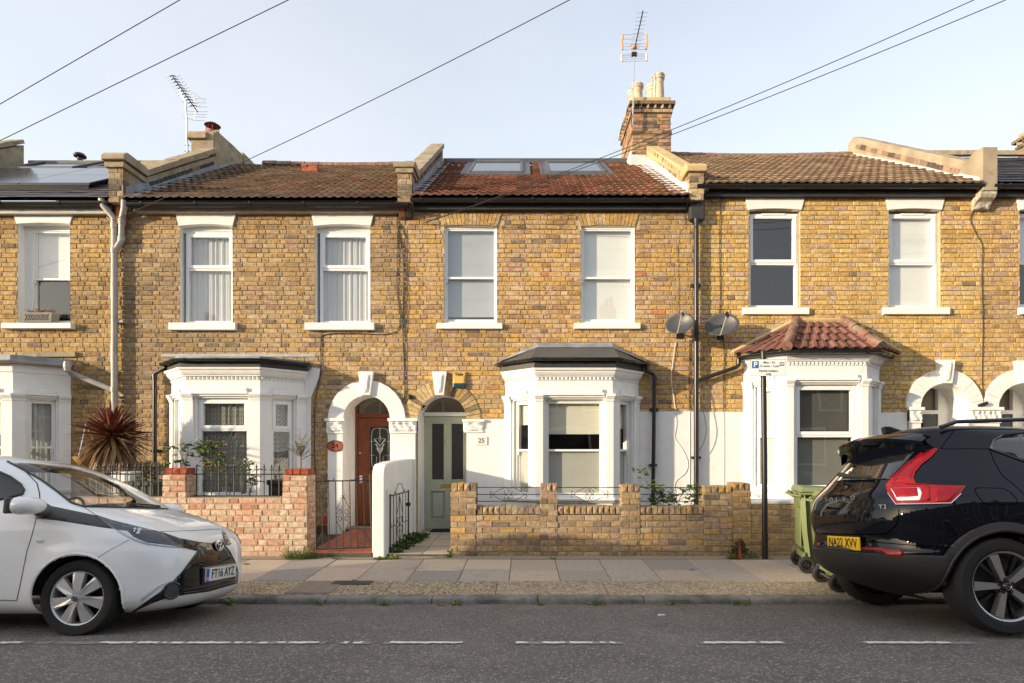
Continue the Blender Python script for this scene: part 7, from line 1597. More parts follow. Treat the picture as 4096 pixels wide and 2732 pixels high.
class Car:
    def __init__(s, name, label, loc, roll, rows, axles, RW, RA, half_w, paint, snap=(), nth=360, sub=7, front_len=1.05, rear_len=.9):
        s.root = thing(name, label, 'car', loc); s.root.rotation_euler = (R(roll), 0, 0); s.Mx = Matrix.Translation(loc) @ Matrix.Rotation(R(roll), 4, 'X'); s.inv = s.Mx.inverted()
        n = len(rows); samp = []
        for i in range(n - 1):
            a, b, c, d = rows[max(0, i - 1)], rows[i], rows[i + 1], rows[min(n - 1, i + 2)]
            for k in range(sub): samp.append([crom(a[j], b[j], c[j], d[j], k / sub) for j in range(6)])
        samp.append(list(rows[-1])); vs = []; NA, NS = nth // 6, nth // 4
        ang = [math.pi / 2 * (k + .5) / NA for k in range(NA)]
        for z, xf, xr, w_, nf, nr in samp:
            L_ = xf - xr; af, ar_ = min(front_len, .48 * L_), min(rear_len, .48 * L_); xcf, xcr = xf - af, xr + ar_; half = []
            def se(t, n): c_, s_ = math.cos(t), math.sin(t); q = (c_ ** n + s_ ** n) ** (-1 / n); return q * c_, q * s_
            for t in ang: c_, s_ = se(t, nf); half.append((xcf + af * c_, w_ * s_))
            for k in range(NS): half.append((xcf + (xcr - xcf) * k / (NS - 1), w_))
            for t in reversed(ang): c_, s_ = se(t, nr); half.append((xcr - ar_ * c_, w_ * s_))
            for x, y in half + [(x, -y) for x, y in reversed(half)]:
                for q in axles:
                    d_ = math.hypot(x - q, z - RW) - RA
                    if d_ < .25 and z < 1.0 and abs(y) > .5: y += math.copysign(.016 * math.exp(-(max(0, d_) / .09) ** 2), y)
                vs.append([x, y, z])
        nth = 2 * (2 * NA + NS)
        fs = []; m = len(samp)
        for q in axles:      # pull vertices near the arch onto it
            for v in vs:
                d_ = math.hypot(v[0] - q, v[2] - RW)
                for RS in (RA,) + tuple(snap):
                    if abs(v[1]) > .45 and abs(d_ - RS) < .014 and d_ > 1e-4: v[0] = q + (v[0] - q) * RS / d_; v[2] = RW + (v[2] - RW) * RS / d_; break
        for i in range(m - 1):
            for k in range(nth):
                f = (i * nth + k, i * nth + (k + 1) % nth, (i + 1) * nth + (k + 1) % nth, (i + 1) * nth + k); c_ = [sum(vs[j][a] for j in f) / 4 for a in range(3)]
                if any(math.hypot(c_[0] - q, c_[2] - RW) < RA - .002 and abs(c_[1]) > .4 for q in axles): continue
                fs.append(f)
        fs.append(tuple((m - 1) * nth + k for k in range(nth)))
        s.v = [tuple(v) for v in vs]; s.f = fs; s.RW, s.RA, s.axles, s.paint, s.hw, s.zlow = RW, RA, axles, paint, half_w, rows[1][0]
        s.bvh = BVHTree.FromPolygons([s.Mx @ Vector(v) for v in s.v], s.f); s.cuts = []
    def hit(s, px, py):
        o = Vector((0, 0, CAMH)); p, n, i, d = s.bvh.ray_cast(o, ray(px, py))
        if p is None:
            # just past the outline: nearest point of the body to the line of sight
            best = None
            for k in range(40, 75):
                q = o + ray(px, py) * (k * .1); r_ = s.bvh.find_nearest(q)
                if r_[0] is not None and (best is None or r_[3] < best[3]): best = r_
            p, n = best[0], best[1]
        if n.dot(p - o) > 0: n = -n
        return s.inv @ p, (s.inv.to_3x3() @ n).normalized()
    def build(s, g, name, mt, parent=None, **k):
        par = parent or s.root; o = wloc(par); g.v = [(v[0] + o.x, v[1] + o.y, v[2] + o.z) for v in g.v]; return g.build(name, mt, par, **k)
    def patch(s, poly, mt, name, off=.004, step=14, parent=None, mirror=False, dome=0, cut=False, solid=.003):
        """a panel, lens or pane that follows the body surface; outline measured on the photograph"""
        edge = []
        for a, b in zip(poly, poly[1:] + poly[:1]):
            n = max(1, int(math.hypot(b[0] - a[0], b[1] - a[1]) / step)); edge += [(a[0] + (b[0] - a[0]) * i / n, a[1] + (b[1] - a[1]) * i / n) for i in range(n)]
        xs = [p[0] for p in poly]; ys = [p[1] for p in poly]; inn = []; y = min(ys) + step / 2
        while y < max(ys):
            for a, b in spans([list(poly)], y):
                x = a + step * .7
                while x < b - step * .7: inn.append((x, y)); x += step
            y += step
        ne = len(edge); V, E, Fc, *_ = delaunay_2d_cdt([Vector(p) for p in edge + inn], [(i, (i + 1) % ne) for i in range(ne)], [], 1, 1e-4)
        pts = []
        for q in V:
            p, n = s.hit(q.x, q.y); pts.append(p + n * off)
        g = MB(); g.add(pts, [tuple(f) for f in Fc]); o = s.build(g, name, mt, parent, smooth=True, solid=solid); L_ = [o]
        if mirror:
            g = MB(); g.add([(p.x, -p.y, p.z) for p in pts], [tuple(reversed(f)) for f in Fc]); L_.append(s.build(g, name, mt, parent, smooth=True, solid=solid))
        if cut: s.cuts.append(([list(poly)], mirror))
        return o
    def line(s, pts, r=.003, mt='ink', name='panel_gap', off=.0, parent=None, mirror=False, sub=6):
        out = []
        for a, b in zip(pts, pts[1:]):
            for k in range(sub): q = s.hit(a[0] + (b[0] - a[0]) * k / sub, a[1] + (b[1] - a[1]) * k / sub); out.append(q[0] + q[1] * off)
        q = s.hit(*pts[-1]); out.append(q[0] + q[1] * off); g = MB(); g.tube(out, r, 5); s.build(g, name, mt, parent, smooth=True)
        if mirror: g = MB(); g.tube([(p.x, -p.y, p.z) for p in out], r, 5); s.build(g, name, mt, parent, smooth=True)
    def finish(s, clad=None):
        """writes the body shell with the window openings cut out"""
        o = Vector((0, 0, CAMH)); inside = []
        def proj(v): w_ = s.Mx @ Vector(v); return (XV + FOC * w_.x / w_.y, YH - FOC * (w_.z - CAMH) / w_.y) if w_.y > .1 else (1e6, 1e6)
        def inp(p, poly): return any(a < p[0] < b for a, b in spans(poly, p[1]))
        keep = []; low = []
        cache = {}
        for f in s.f:
            if len(f) > 4: keep.append(f); continue
            c_ = [sum(s.v[j][a] for j in f) / 4 for a in range(3)]; dead = False
            for poly, mir in s.cuts:
                for sg in ((1, -1) if mir else (1,)):
                    q = (c_[0], c_[1] * sg, c_[2]); 
                    a, b, c = [Vector((s.v[j][0], s.v[j][1] * sg, s.v[j][2])) for j in f[:3]]; n = (b - a).cross(c - a)
                    if sg < 0: n = -n
                    w_ = s.Mx @ Vector(q)
                    if (s.Mx.to_3x3() @ n).dot(w_ - o) < 0 and inp(proj(q), poly): dead = True
            if dead: continue
            (low if clad and clad(*c_) else keep).append(f)
        for fl, nm, mt in ((keep, 'body', s.paint), (low, 'lower_cladding', 'clad')):
            if not fl: continue
            used = sorted({i for f in fl for i in f}); ix = {i: k for k, i in enumerate(used)}; g = MB(); g.add([s.v[i] for i in used], [tuple(ix[i] for i in f) for f in fl]); s.body = s.build(g, nm, mt, smooth=True, solid=.006)
    def arch_lip(s, q, side, r, mt, rad=.008):
        pts = []; o3 = s.Mx.to_3x3()
        for k in range(-4, 41):
            a = math.pi * k / 36; x, z = q + r * math.cos(a), s.RW + r * math.sin(a)
            if z < s.zlow: continue
            h, n, i, d = s.bvh.ray_cast(s.Mx @ Vector((x, side * 1.4, z)), o3 @ Vector((0, -side, 0)), 1.0)
            if h is not None: pts.append(s.inv @ h)
        if len(pts) > 4: g = MB(); g.tube(pts, rad, 6); s.build(g, 'arch_lip', mt, smooth=True)
    def wheel(s, x, side, mk):
        y = side * (s.hw - .012); w_ = .20 if s.RW < .33 else .235; RW = s.RW; rim = RW * .70 if s.RW < .33 else RW * .715
        def P(o): return y - side * o        # o = distance inwards from the outer face
        g = MB(); n = 56; prof = [(rim * .98, .03), (rim * 1.03, .012), (rim * 1.12, .004), (RW * .93, .004), (RW * .975, .016), (RW, .04), (RW, w_ - .04), (RW * .975, w_ - .016), (RW * .9, w_), (rim * .98, w_ - .02)]
        vs = []
        for i, (r_, o) in enumerate(prof):
            for k in range(n):
                a = 2 * math.pi * k / n; rr_ = r_ - (.006 if i in (4, 5, 6, 7) and k % 2 else 0); vs.append((x + rr_ * math.cos(a), P(o), RW + rr_ * math.sin(a)))
        g.add(vs, [(i * n + k, i * n + (k + 1) % n, (i + 1) * n + (k + 1) % n, (i + 1) * n + k) for i in range(len(prof) - 1) for k in range(n)]); wv = s.build(g, 'wheel', 'tyre', smooth=True)
        g = MB(); g.lathe([(rim * 1.0, 0), (rim * 1.0, 1)], (0, 0, 0), 'z', 4); g = MB(); n = 40; vs = []
        for r_, o in ((rim * 1.005, .012), (rim * .95, .02), (rim * .93, .06), (rim * .9, .14)):
            for k in range(n): a = 2 * math.pi * k / n; vs.append((x + r_ * math.cos(a), P(o), RW + r_ * math.sin(a)))
        g.add(vs, [(i * n + k, i * n + (k + 1) % n, (i + 1) * n + (k + 1) % n, (i + 1) * n + k) for i in range(3) for k in range(n)]); s.build(g, 'rim', 'hub_silver' if mk == 'hubcap' else 'alloy_grey', wv, smooth=True)
        g = MB(); n = 30; g.add([(x + rim * .9 * math.cos(2 * math.pi * k / n), P(.10), RW + rim * .9 * math.sin(2 * math.pi * k / n)) for k in range(n)], [tuple(range(n))]); s.build(g, 'brake_disc', 'ink', wv)
        def q3(r_, a, o): return (x + r_ * math.cos(a), P(o), RW + r_ * math.sin(a))
        if mk == 'hubcap':
            for k in range(7):
                a = R(90 + k * 360 / 7 + 8); g = MB(); d0, d1, e0, e1 = -.16, .46, -.40, .34
                A_ = [q3(rim * .10, a - .9, .004), q3(rim * .95, a - .36, .018), q3(rim * .96, a + .02, .016), q3(rim * .5, a + .18, .0), q3(rim * .16, a + .9, .0)]
                mid = q3(rim * .93, a + .14, .020)
                g.add(A_ + [mid] + [(p[0], P(.05), p[2]) for p in A_ + [mid]], [(0, 1, 2, 3), (0, 3, 4), (3, 2, 5), (0, 6, 7, 1), (1, 7, 8, 2), (2, 8, 11, 5), (5, 11, 9, 3), (3, 9, 10, 4)]); s.build(g, 'hubcap_blade', 'hub_silver', wv)
            g = MB(); g.lathe([(0, -.012 * 1), (rim * .10, -.010), (rim * .13, .0), (rim * .15, .03)], (x, 0, RW), 'y', 20); g.v = [(a_, y - side * (b_ + .002) if True else b_, c_) for a_, b_, c_ in g.v]; s.build(g, 'hub', 'hub_silver', wv, smooth=True)
            g = MB(); 
            for rx, rz_ in ((.024, .017), (.010, .017), (.017, .007)): g.tube([(x + rx * math.cos(t), P(-.014), RW + rz_ * math.sin(t) + (.006 if rz_ < .01 else 0)) for t in [i * .4488 for i in range(15)]], .0022, 4)
            s.build(g, 'emblem', 'dark_trim', wv)
        else:
            for k in range(5):
                a = R(90 + k * 72 + 20); g = MB(); o0, o1 = .012, .05
                for da, wa, wb, mt_ in ((0, .085, .20, 'alloy_grey'),):
                    A_ = [q3(rim * .16, a - .5, .02), q3(rim * .93, a - wb * .9, .016), q3(rim * .95, a + wb * .5, .016), q3(rim * .18, a + .35, .02)]; B_ = [(p[0], P(.07), p[2]) for p in A_]; g.add(A_ + B_, [(0, 1, 2, 3), (0, 4, 5, 1), (1, 5, 6, 2), (2, 6, 7, 3)])
                s.build(g, 'spoke', 'alloy_grey', wv)
                g = MB(); A_ = [q3(rim * .45, a + .42, .03), q3(rim * .93, a + .42, .018), q3(rim * .94, a + .55, .018), q3(rim * .40, a + .52, .03)]; B_ = [(p[0], P(.06), p[2]) for p in A_]; g.add(A_ + B_, [(0, 1, 2, 3), (0, 4, 5, 1), (1, 5, 6, 2), (2, 6, 7, 3), (0, 3, 7, 4)]); s.build(g, 'thin_spoke', 'gloss_black', wv)
                g = MB(); c_ = q3(rim * .20, a + 1.0, .02); g.lathe([(0, -.006), (.012, -.006), (.013, .01)], (c_[0], 0, c_[2]), 'y', 8); g.v = [(p[0], c_[1] - side * p[1], p[2]) for p in g.v]; s.build(g, 'wheel_bolt', 'black_iron', wv)
            g = MB(); g.lathe([(0, -.006), (.028, -.006), (.034, .0), (.04, .03), (rim * .3, .04)], (x, 0, RW), 'y', 20); g.v = [(p[0], P(p[1] + .006), p[2]) for p in g.v]; s.build(g, 'hub', 'gloss_black', wv, smooth=True)
            g = MB(); g.tube([(x + .022 * math.cos(t), P(.0), RW + .022 * math.sin(t)) for t in [i * .4488 for i in range(15)]], .003, 4); g.tube([(x - .02, P(.0), RW + .008), (x + .02, P(.0), RW - .008)], .003, 4); s.build(g, 'emblem', 'chrome', wv)
        return wv
    def wells(s, x0, x1, ztop=.62, hw=.5):
        g = MB(); g.box(x0, x1, -hw, hw, .27, ztop); s.build(g, 'blocking_box', 'ink')  # black inner box added so no light passes through the hollow body
        for q in s.axles:
            for sd in (-1, 1):
                g = MB(); n = 24; vs = []
                for o in (s.hw - .085, .45):
                    for k in range(n + 1): a = math.pi * k / n; vs.append((q + (s.RA + .004) * math.cos(a), sd * o, s.RW + (s.RA + .004) * math.sin(a)))
                g.add(vs, [(k, k + 1, n + 2 + k, n + 1 + k) for k in range(n)]); s.build(g, 'wheel_well', 'ink')
        for sd in (-1, 1): pass
def ctext(car, sx, size, center, xdir, mt, parent, name='lettering', sc=1, bold=.0, tilt=0):
    """letters lying on a plane in car space: xdir = reading direction, up = car z (tilted)"""
    xd = Vector(xdir).normalized(); up = (Vector((0, 0, 1)) + Vector((tilt, 0, 0))).normalized(); nn = xd.cross(up).normalized(); up = nn.cross(xd)
    me = text_mesh(sx, size, mt, bold); Mt = Matrix(((xd.x * sc, up.x, nn.x), (xd.y * sc, up.y, nn.y), (xd.z * sc, up.z, nn.z)))
    g = MB(); g.add([Vector(center) + Mt @ v.co for v in me.vertices], [tuple(p.vertices) for p in me.polygons]); return car.build(g, name, mt, parent)

# ---------------------------------------------------------------- white hatchback
def Q(x, y): return (x / 1.96, 1800 + y / 1.96)
AYG = [  # z, front x, rear x, half width, front exponent, rear exponent
    (0.16, 0.56, -2.7, 0.68, 3.2, 2.8), (0.19, 0.63, -2.78, 0.73, 3.2, 2.8), (0.235, 0.68, -2.84, 0.765, 3.2, 2.8), (0.3, 0.705, -2.87, 0.785, 3.2, 2.8), (0.42, 0.7, -2.89, 0.8, 3.2, 2.8), (0.54, 0.695, -2.9, 0.807, 3.2, 2.8), (0.63, 0.68, -2.9, 0.807, 3.2, 2.8), (0.69, 0.655, -2.9, 0.803, 3.2, 2.8), (0.74, 0.615, -2.89, 0.8, 3.3, 2.8), (0.79, 0.54, -2.88, 0.795, 3.3, 2.8), (0.84, 0.44, -2.87, 0.787, 3.3, 2.8), (0.89, 0.32, -2.85, 0.777, 3.3, 2.8), (0.93, 0.2, -2.83, 0.766, 3.3, 2.8), (0.965, 0.085, -2.82, 0.754, 3.3, 2.8), (1, -0.01, -2.8, 0.738, 3, 2.8), (1.06, -0.11, -2.77, 0.712, 3, 2.8), (1.15, -0.265, -2.72, 0.675, 3, 2.8), (1.24, -0.43, -2.66, 0.64, 3, 2.8), (1.32, -0.61, -2.6, 0.6, 3, 2.8), (1.38, -0.79, -2.52, 0.56, 3, 2.8), (1.42, -0.99, -2.42, 0.5, 3, 2.8), (1.445, -1.22, -2.3, 0.42, 3, 2.8), (1.457, -1.45, -2.2, 0.3, 3, 2.8), (1.46, -1.65, -2.1, 0.15, 3, 2.8)]
ag = Car('white_hatchback', 'white hatchback parked facing the frame centre with black cross front', (-3.394, 5.225, .095), -6.9, AYG, (0, -2.34), .289, .328, .80, 'paint_white', front_len=.8)
ag.patch([Q(*p) for p in ((95, 100), (300, 108), (540, 135), (745, 190), (940, 280), (1120, 385), (1235, 440), (1300, 462), (1000, 452), (655, 445), (560, 415), (440, 320), (330, 240), (190, 158))], 'glass_car', 'windscreen', cut=True, step=16, solid=0)
ag.patch([Q(*p) for p in ((-900, 70), (-300, 90), (-60, 150), (80, 212), (160, 270), (184, 315), (172, 350), (0, 388), (-900, 420))], 'glass_car', 'side_window', cut=True, mirror=True, step=22, solid=0)
ag.line([Q(*p) for p in ((-900, 70), (-300, 90), (-60, 150), (80, 212), (160, 270), (184, 315), (172, 350), (0, 388), (-900, 420))], .011, 'ink', 'window_seal', .004, mirror=True)
ag.line([Q(*p) for p in ((60, 92), (180, 155), (330, 240), (440, 320), (560, 415), (655, 447), (1000, 455), (1310, 464))], .009, 'ink', 'window_seal', .003)
ag.patch([Q(*p) for p in ((312, 383), (400, 440), (755, 515), (890, 618), (800, 607), (460, 553), (288, 535))], 'dark_trim', 'wing_trim', .003, mirror=True)
hl = ag.patch([Q(*p) for p in ((757, 513), (880, 553), (1000, 583), (1240, 640), (1330, 690), (1450, 770), (1300, 757), (1150, 735), (1050, 700), (905, 622))], 'lamp_dark', 'headlight', .006, mirror=True)
ag.patch([Q(*p) for p in ((918, 632), (1000, 640), (1050, 688), (1150, 728), (1300, 748), (1440, 767), (1300, 759), (1150, 739), (1050, 706), (960, 660))], 'lamp_white', 'light_strip', .009, step=8)
ag.patch([Q(*p) for p in ((1085, 615), (1110, 620), (1090, 665), (1065, 660))], 'lamp_white', 'lamp_reflector', .009, step=6); ag.line([Q(1040, 625), Q(1110, 635)], .004, 'chrome', 'lamp_detail', .011); ag.line([Q(1060, 618), Q(1050, 650)], .004, 'chrome', 'lamp_detail', .011)
fp = ag.patch([Q(*p) for p in ((1262, 643), (1400, 690), (1560, 722), (1650, 732), (1745, 700), (1762, 745), (1800, 790), (1845, 880), (1868, 960), (1862, 1045), (1640, 1108), (1440, 1136), (1330, 1152), (1190, 1200), (1052, 1266), (1035, 1266), (1290, 1085), (1400, 985), (1545, 792), (1450, 770), (1330, 690))], 'gloss_black', 'front_grille', .004, step=10)
for pts in (((1548, 868), (1620, 885), (1690, 880), (1775, 845)), ((1540, 890), (1620, 905), (1700, 898), (1790, 860)), ((1430, 1095), (1600, 1070), (1840, 1005)), ((1440, 1120), (1620, 1092), (1850, 1028))): ag.line([Q(*p) for p in pts], .005, 'dark_trim', 'grille_bar', .007, fp)
ag.line([Q(*p) for p in ((1385, 1000), (1450, 940), (1535, 860), (1560, 800), (1640, 742))], .006, 'gloss_black', 'grille_edge', .006, fp)
ag.patch([Q(*p) for p in ((1105, 1182), (1118, 1148), (1190, 1092), (1276, 1040), (1282, 1048), (1200, 1118), (1125, 1172))], 'lamp_white', 'running_light', .005, step=8)
fc, fn = ag.hit(*Q(1345, 1100)); 
def ring(c, n, r, tr): u = n.orthogonal().normalized(); v = n.cross(u); return [c + (u * math.cos(t) + v * math.sin(t)) * r for t in [i * 2 * math.pi / 24 for i in range(25)]]
g = MB(); g.tube(ring(fc + fn * .01, fn, .062, 0), .010, 8); fl_ = ag.build(g, 'fog_lamp', 'gloss_black', smooth=True)
g = MB(); g.add(ring(fc + fn * .012, fn, .058, 0)[:-1], [tuple(range(24))]); ag.build(g, 'fog_lens', 'lamp_dark', fl_)
# number plate on the nose, standing square across the car
def number_plate(car, tl, tr, br, bl, mt, txt, xdir, blue=False, lift=.02):
    P = [car.hit(*p)[0] for p in (tl, tr, br, bl)]; c = sum(P, Vector()) / 4; xd = Vector(xdir); nrm = xd.cross(Vector((0, 0, 1))); c = c + nrm * lift; W, Hh = .52, .111; up = Vector((0, 0, 1)); g = MB()
    q = [c + xd * (a * W / 2) + up * (b * Hh / 2) for a, b in ((-1, -1), (1, -1), (1, 1), (-1, 1))]; g.add(q + [p - nrm * .012 for p in q], [(0, 1, 2, 3), (0, 4, 5, 1), (1, 5, 6, 2), (2, 6, 7, 3), (3, 7, 4, 0)]); pl = car.build(g, 'number_plate', mt, bevel=.004)
    if blue:
        g = MB(); q = [c + nrm * .0012 + xd * (a * W / 2) + up * (b * Hh / 2) for a, b in ((-.995, -.97), (-.82, -.97), (-.82, .97), (-.995, .97))]; g.add(q, [(0, 1, 2, 3)]); car.build(g, 'blue_band', 'plate_blue', pl); ctext(car, 'GB', .032, c + nrm * .002 - xd * W * .4535 - up * Hh * .26, xd, 'sign_white', pl)
    ctext(car, txt, .108, c + nrm * .002 + xd * (.022 if blue else 0), xd, 'ink', pl, 'lettering', .86 if blue else .92, .0012)
    return c
pc = number_plate(ag, Q(1590, 925), Q(1832, 890), Q(1825, 1000), Q(1585, 1038), 'plate_white', 'FT16 AYZ', (0, 1, 0), True, .03)
g = MB(); g.box(pc.x - .06, pc.x - .015, pc.y - .285, pc.y + .285, pc.z - .075, pc.z + .07); ag.build(g, 'plate_holder', 'gloss_black', bevel=.01)
bc, bn = ag.hit(*Q(1703, 750)); bn = Vector((1, 0, .12)).normalized(); bc = bc + bn * .02; u_, v_ = Vector((0, 1, 0)), Vector((-.12, 0, 1)).normalized()
g = MB(); g.add([bc - bn * .006 + u_ * .068 * math.cos(t) + v_ * .05 * math.sin(t) for t in [i * .2618 for i in range(24)]], [tuple(range(24))]); bd = ag.build(g, 'badge', 'gloss_black')
for rx, rz_, dz in ((.062, .045, 0), (.018, .043, 0), (.040, .014, .020)):
    g = MB(); g.tube([bc + u_ * rx * math.cos(t) + v_ * (rz_ * math.sin(t) + dz) for t in [i * .2618 for i in range(25)]], .0048, 6); ag.build(g, 'emblem', 'chrome', bd, smooth=True)
ag.line([Q(*p) for p in ((312, 380), (300, 460), (285, 535), (250, 670), (210, 800), (170, 1000), (145, 1120), (130, 1180), (0, 1178), (-300, 1172))], .003, mirror=True); ag.line([Q(*p) for p in ((655, 447), (760, 515), (900, 560), (1240, 640), (1500, 632), (1722, 620))], .003); ag.line([Q(*p) for p in ((1010, 705), (870, 780), (750, 855))], .002, mirror=True); ag.line([Q(*p) for p in ((60, 92), (200, 170), (290, 260), (310, 340), (312, 380))], .004, mirror=True)
ic, inn = ag.hit(*Q(315, 715)); g = MB(); g.add([ic + inn * .008] + [ic + Vector((.033 * math.cos(t), 0, .017 * math.sin(t))) + inn * .002 for t in [i * .3927 for i in range(16)]], [(0, 1 + i, 1 + (i + 1) % 16) for i in range(16)]); ag.build(g, 'side_indicator', 'lamp_white', smooth=True)
ag.line([Q(*p) for p in ((1010, 440), (1080, 436), (1165, 442), (1250, 452))], .008, 'ink', 'wiper', .016); ag.patch([Q(*p) for p in ((1735, 622), (1770, 660), (1812, 735), (1795, 748), (1768, 745), (1748, 690))], 'lamp_dark', 'far_headlight', .004, step=8)
ag.finish(); ag.wells(-2.5, .38, .6, .48)
for x in (0, -2.34):
    for sd in (-1, 1): ag.wheel(x, sd, 'hubcap'); ag.arch_lip(x, sd, .336, 'paint_white')
# mirror
for sd in (-1, 1):
    mc = Vector((-.335, sd * .91, .985)); g = MB(); n = 14; vs = []
    for i in range(9):
        t = i / 8; sx = [.35, .8, .97, 1, 1, .98, .9, .7, .3][i]
        for k in range(n): a = 2 * math.pi * k / n; vs.append((mc.x + .115 * math.copysign(abs(math.cos(a)) ** .75, math.cos(a)) * sx * (1 if math.cos(a) > 0 else .75), mc.y + (t - .5) * .22, mc.z + .07 * math.copysign(abs(math.sin(a)) ** .6, math.sin(a)) * sx * (1 - .25 * max(0, math.cos(a)))))
    g.add(vs, [(i * n + k, i * n + (k + 1) % n, (i + 1) * n + (k + 1) % n, (i + 1) * n + k) for i in range(8) for k in range(n)] + [tuple(range(n)), tuple(8 * n + k for k in range(n))]); mr = ag.build(g, 'door_mirror', 'paint_white', smooth=True)
    g = MB(); g.tube([(mc.x + .02, sd * .72, .93), (mc.x + .01, sd * .84, .94)], [.05, .03], 8); g.box(mc.x - .10, mc.x - .06, mc.y - .10, mc.y + .10, mc.z - .06, mc.z + .06); ag.build(g, 'mirror_base', 'dark_trim', mr, bevel=.02)
rc = Vector((-1.62, -.05, 1.445)); g = MB(); g.tube([rc, rc + Vector((-.02, 0, .02)), rc + Vector((-.42, .0, .22))], [.014, .008, .0025], 6); ag.build(g, 'aerial', 'ink', smooth=True)
# cabin
g = MB(); g.box(-.85, -.55, -.62, .62, .7, .93); ag.build(g, 'dashboard', 'seat', bevel=.04)
for sd in (-1, 1):
    g = MB(); g.box(-1.75, -1.25, sd * .35 - .22, sd * .35 + .22, .4, .62); g.add([(-1.62, sd * .35 + a * .22, .55) for a in (-1, 1)] + [(-1.82, sd * .35 + a * .20, 1.12) for a in (1, -1)] + [(-1.74, sd * .35 + a * .22, .55) for a in (-1, 1)] + [(-1.94, sd * .35 + a * .20, 1.12) for a in (1, -1)], [(0, 1, 2, 3), (4, 7, 6, 5), (0, 3, 7, 4), (1, 5, 6, 2), (2, 6, 7, 3)]); g.box(-1.93, -1.85, sd * .35 - .12, sd * .35 + .12, 1.14, 1.32); ag.build(g, 'front_seat', 'seat', bevel=.03)
g = MB(); g.tube(ring(Vector((-1.0, .35, .93)), Vector((-.9, 0, .45)).normalized(), .18, 0), .014, 8); ag.build(g, 'steering_wheel', 'seat', smooth=True)

# ---------------------------------------------------------------- black SUV
def V(x, y): return (3196 + x / 1.65, 1650 + y / 1.65)
XC = [(.20, 3.30, -0.305, .80, 2.8, 2.8), (.26, 3.42, -0.465, .86, 2.8, 2.8), (.33, 3.50, -0.635, .895, 2.8, 2.8), (.40, 3.54, -0.74, .912, 2.8, 2.8), (.48, 3.55, -0.79, .922, 2.8, 2.8), (.58, 3.55, -0.805, .928, 2.8, 2.8), (.63, 3.55, -0.78, .928, 2.8, 2.9), (.71, 3.54, -0.77, .928, 2.8, 2.9), (.77, 3.53, -0.79, .926, 2.8, 2.9), (.84, 3.50, -0.8, .925, 2.8, 2.9), (.92, 3.42, -0.795, .925, 2.8, 2.9), (.98, 3.25, -0.78, .922, 2.8, 2.9), (1.03, 2.95, -0.76, .912, 2.8, 3),
      (1.07, 2.5, -0.735, .895, 2.8, 3), (1.10, 2.22, -0.71, .88, 2.8, 3), (1.18, 2.02, -0.635, .85, 2.8, 3), (1.28, 1.80, -0.55, .805, 2.8, 3), (1.38, 1.56, -0.47, .76, 2.8, 3), (1.47, 1.32, -0.41, .715, 2.8, 3), (1.54, 1.10, -0.375, .675, 2.8, 3), (1.59, .85, -0.345, .62, 2.8, 3), (1.62, .6, -0.295, .54, 2.8, 3), (1.64, .35, -0.195, .40, 2.8, 3), (1.648, .2, -0.045, .2, 2.6, 3)]
sv = Car('black_suv', 'black suv with red tail lights seen from its rear corner', (3.585, 5.235, .125), -6.9, XC, (0, 2.70), .359, .405, .925, 'paint_black', snap=(.475,))
tl_ = sv.patch([V(*p) for p in ((838, 236), (922, 243), (870, 300), (812, 345), (768, 398), (758, 438), (775, 470), (860, 480), (1098, 487), (1060, 540), (1002, 597), (890, 607), (645, 607), (592, 537), (573, 482), (602, 442), (690, 360), (790, 282))], 'lamp_red', 'tail_light', .010, step=9, mirror=True)
sv.patch([V(*p) for p in ((845, 250), (905, 252), (860, 298), (800, 342), (752, 400), (742, 440), (660, 440), (612, 470), (625, 440), (700, 366), (795, 290))], 'lamp_red_dark', 'light_guide', .014, step=9)
sv.patch([V(*p) for p in ((640, 470), (850, 488), (862, 520), (862, 585), (640, 590), (600, 520))], 'lamp_red', 'lamp_ridge', .018, step=9)
sv.patch([V(*p) for p in ((612, 512), (800, 508), (812, 540), (800, 582), (655, 584))], 'lamp_white', 'reversing_lamp', .023, step=8)
sv.patch([V(*p) for p in ((617, 515), (782, 512), (788, 558), (700, 564), (652, 566))], 'lamp_red', 'lamp_core', .027, step=8)
sv.patch([V(*p) for p in ((905, 500), (1070, 498), (1035, 540), (985, 585), (900, 592))], 'lamp_red_dark', 'indicator_lens', .016, step=8)
sv.line([V(*p) for p in ((590, 537), (645, 609), (1000, 600), (1065, 540))], .005, 'chrome', 'lamp_trim', .012, tl_)
rw_ = sv.patch([V(*p) for p in ((372, 350), (520, 300), (760, 262), (690, 345), (595, 440), (510, 442), (300, 447), (255, 452), (300, 405))], 'tail_glass', 'rear_window', .005, step=12)
sv.patch([V(*p) for p in ((1255, 238), (1278, 188), (1330, 160), (1485, 143), (1900, 125), (2600, 130), (3000, 300), (2600, 395), (1485, 322))], 'tail_glass', 'side_window', .004, step=30, mirror=True)
sv.line([V(*p) for p in ((1255, 240), (1280, 185), (1335, 155), (1490, 138), (1900, 118))], .006, 'gloss_black', 'window_trim', .006); sv.line([V(*p) for p in ((1255, 240), (1485, 324), (1700, 350))], .006, 'gloss_black', 'window_trim', .006)
sv.patch([V(*p) for p in ((415, 888), (555, 893), (600, 902), (682, 905), (688, 925), (680, 950), (592, 948), (548, 916), (418, 906))], 'lamp_red', 'rear_reflector', .008, step=8); sv.patch([V(*p) for p in ((124, 860), (145, 862), (146, 880), (126, 880))], 'lamp_red', 'rear_reflector', .008, step=6)
number_plate(sv, V(213, 815), V(400, 823), V(380, 910), V(203, 895), 'plate_yellow', 'NA22 XVV', (0, -1, 0), False, .012)
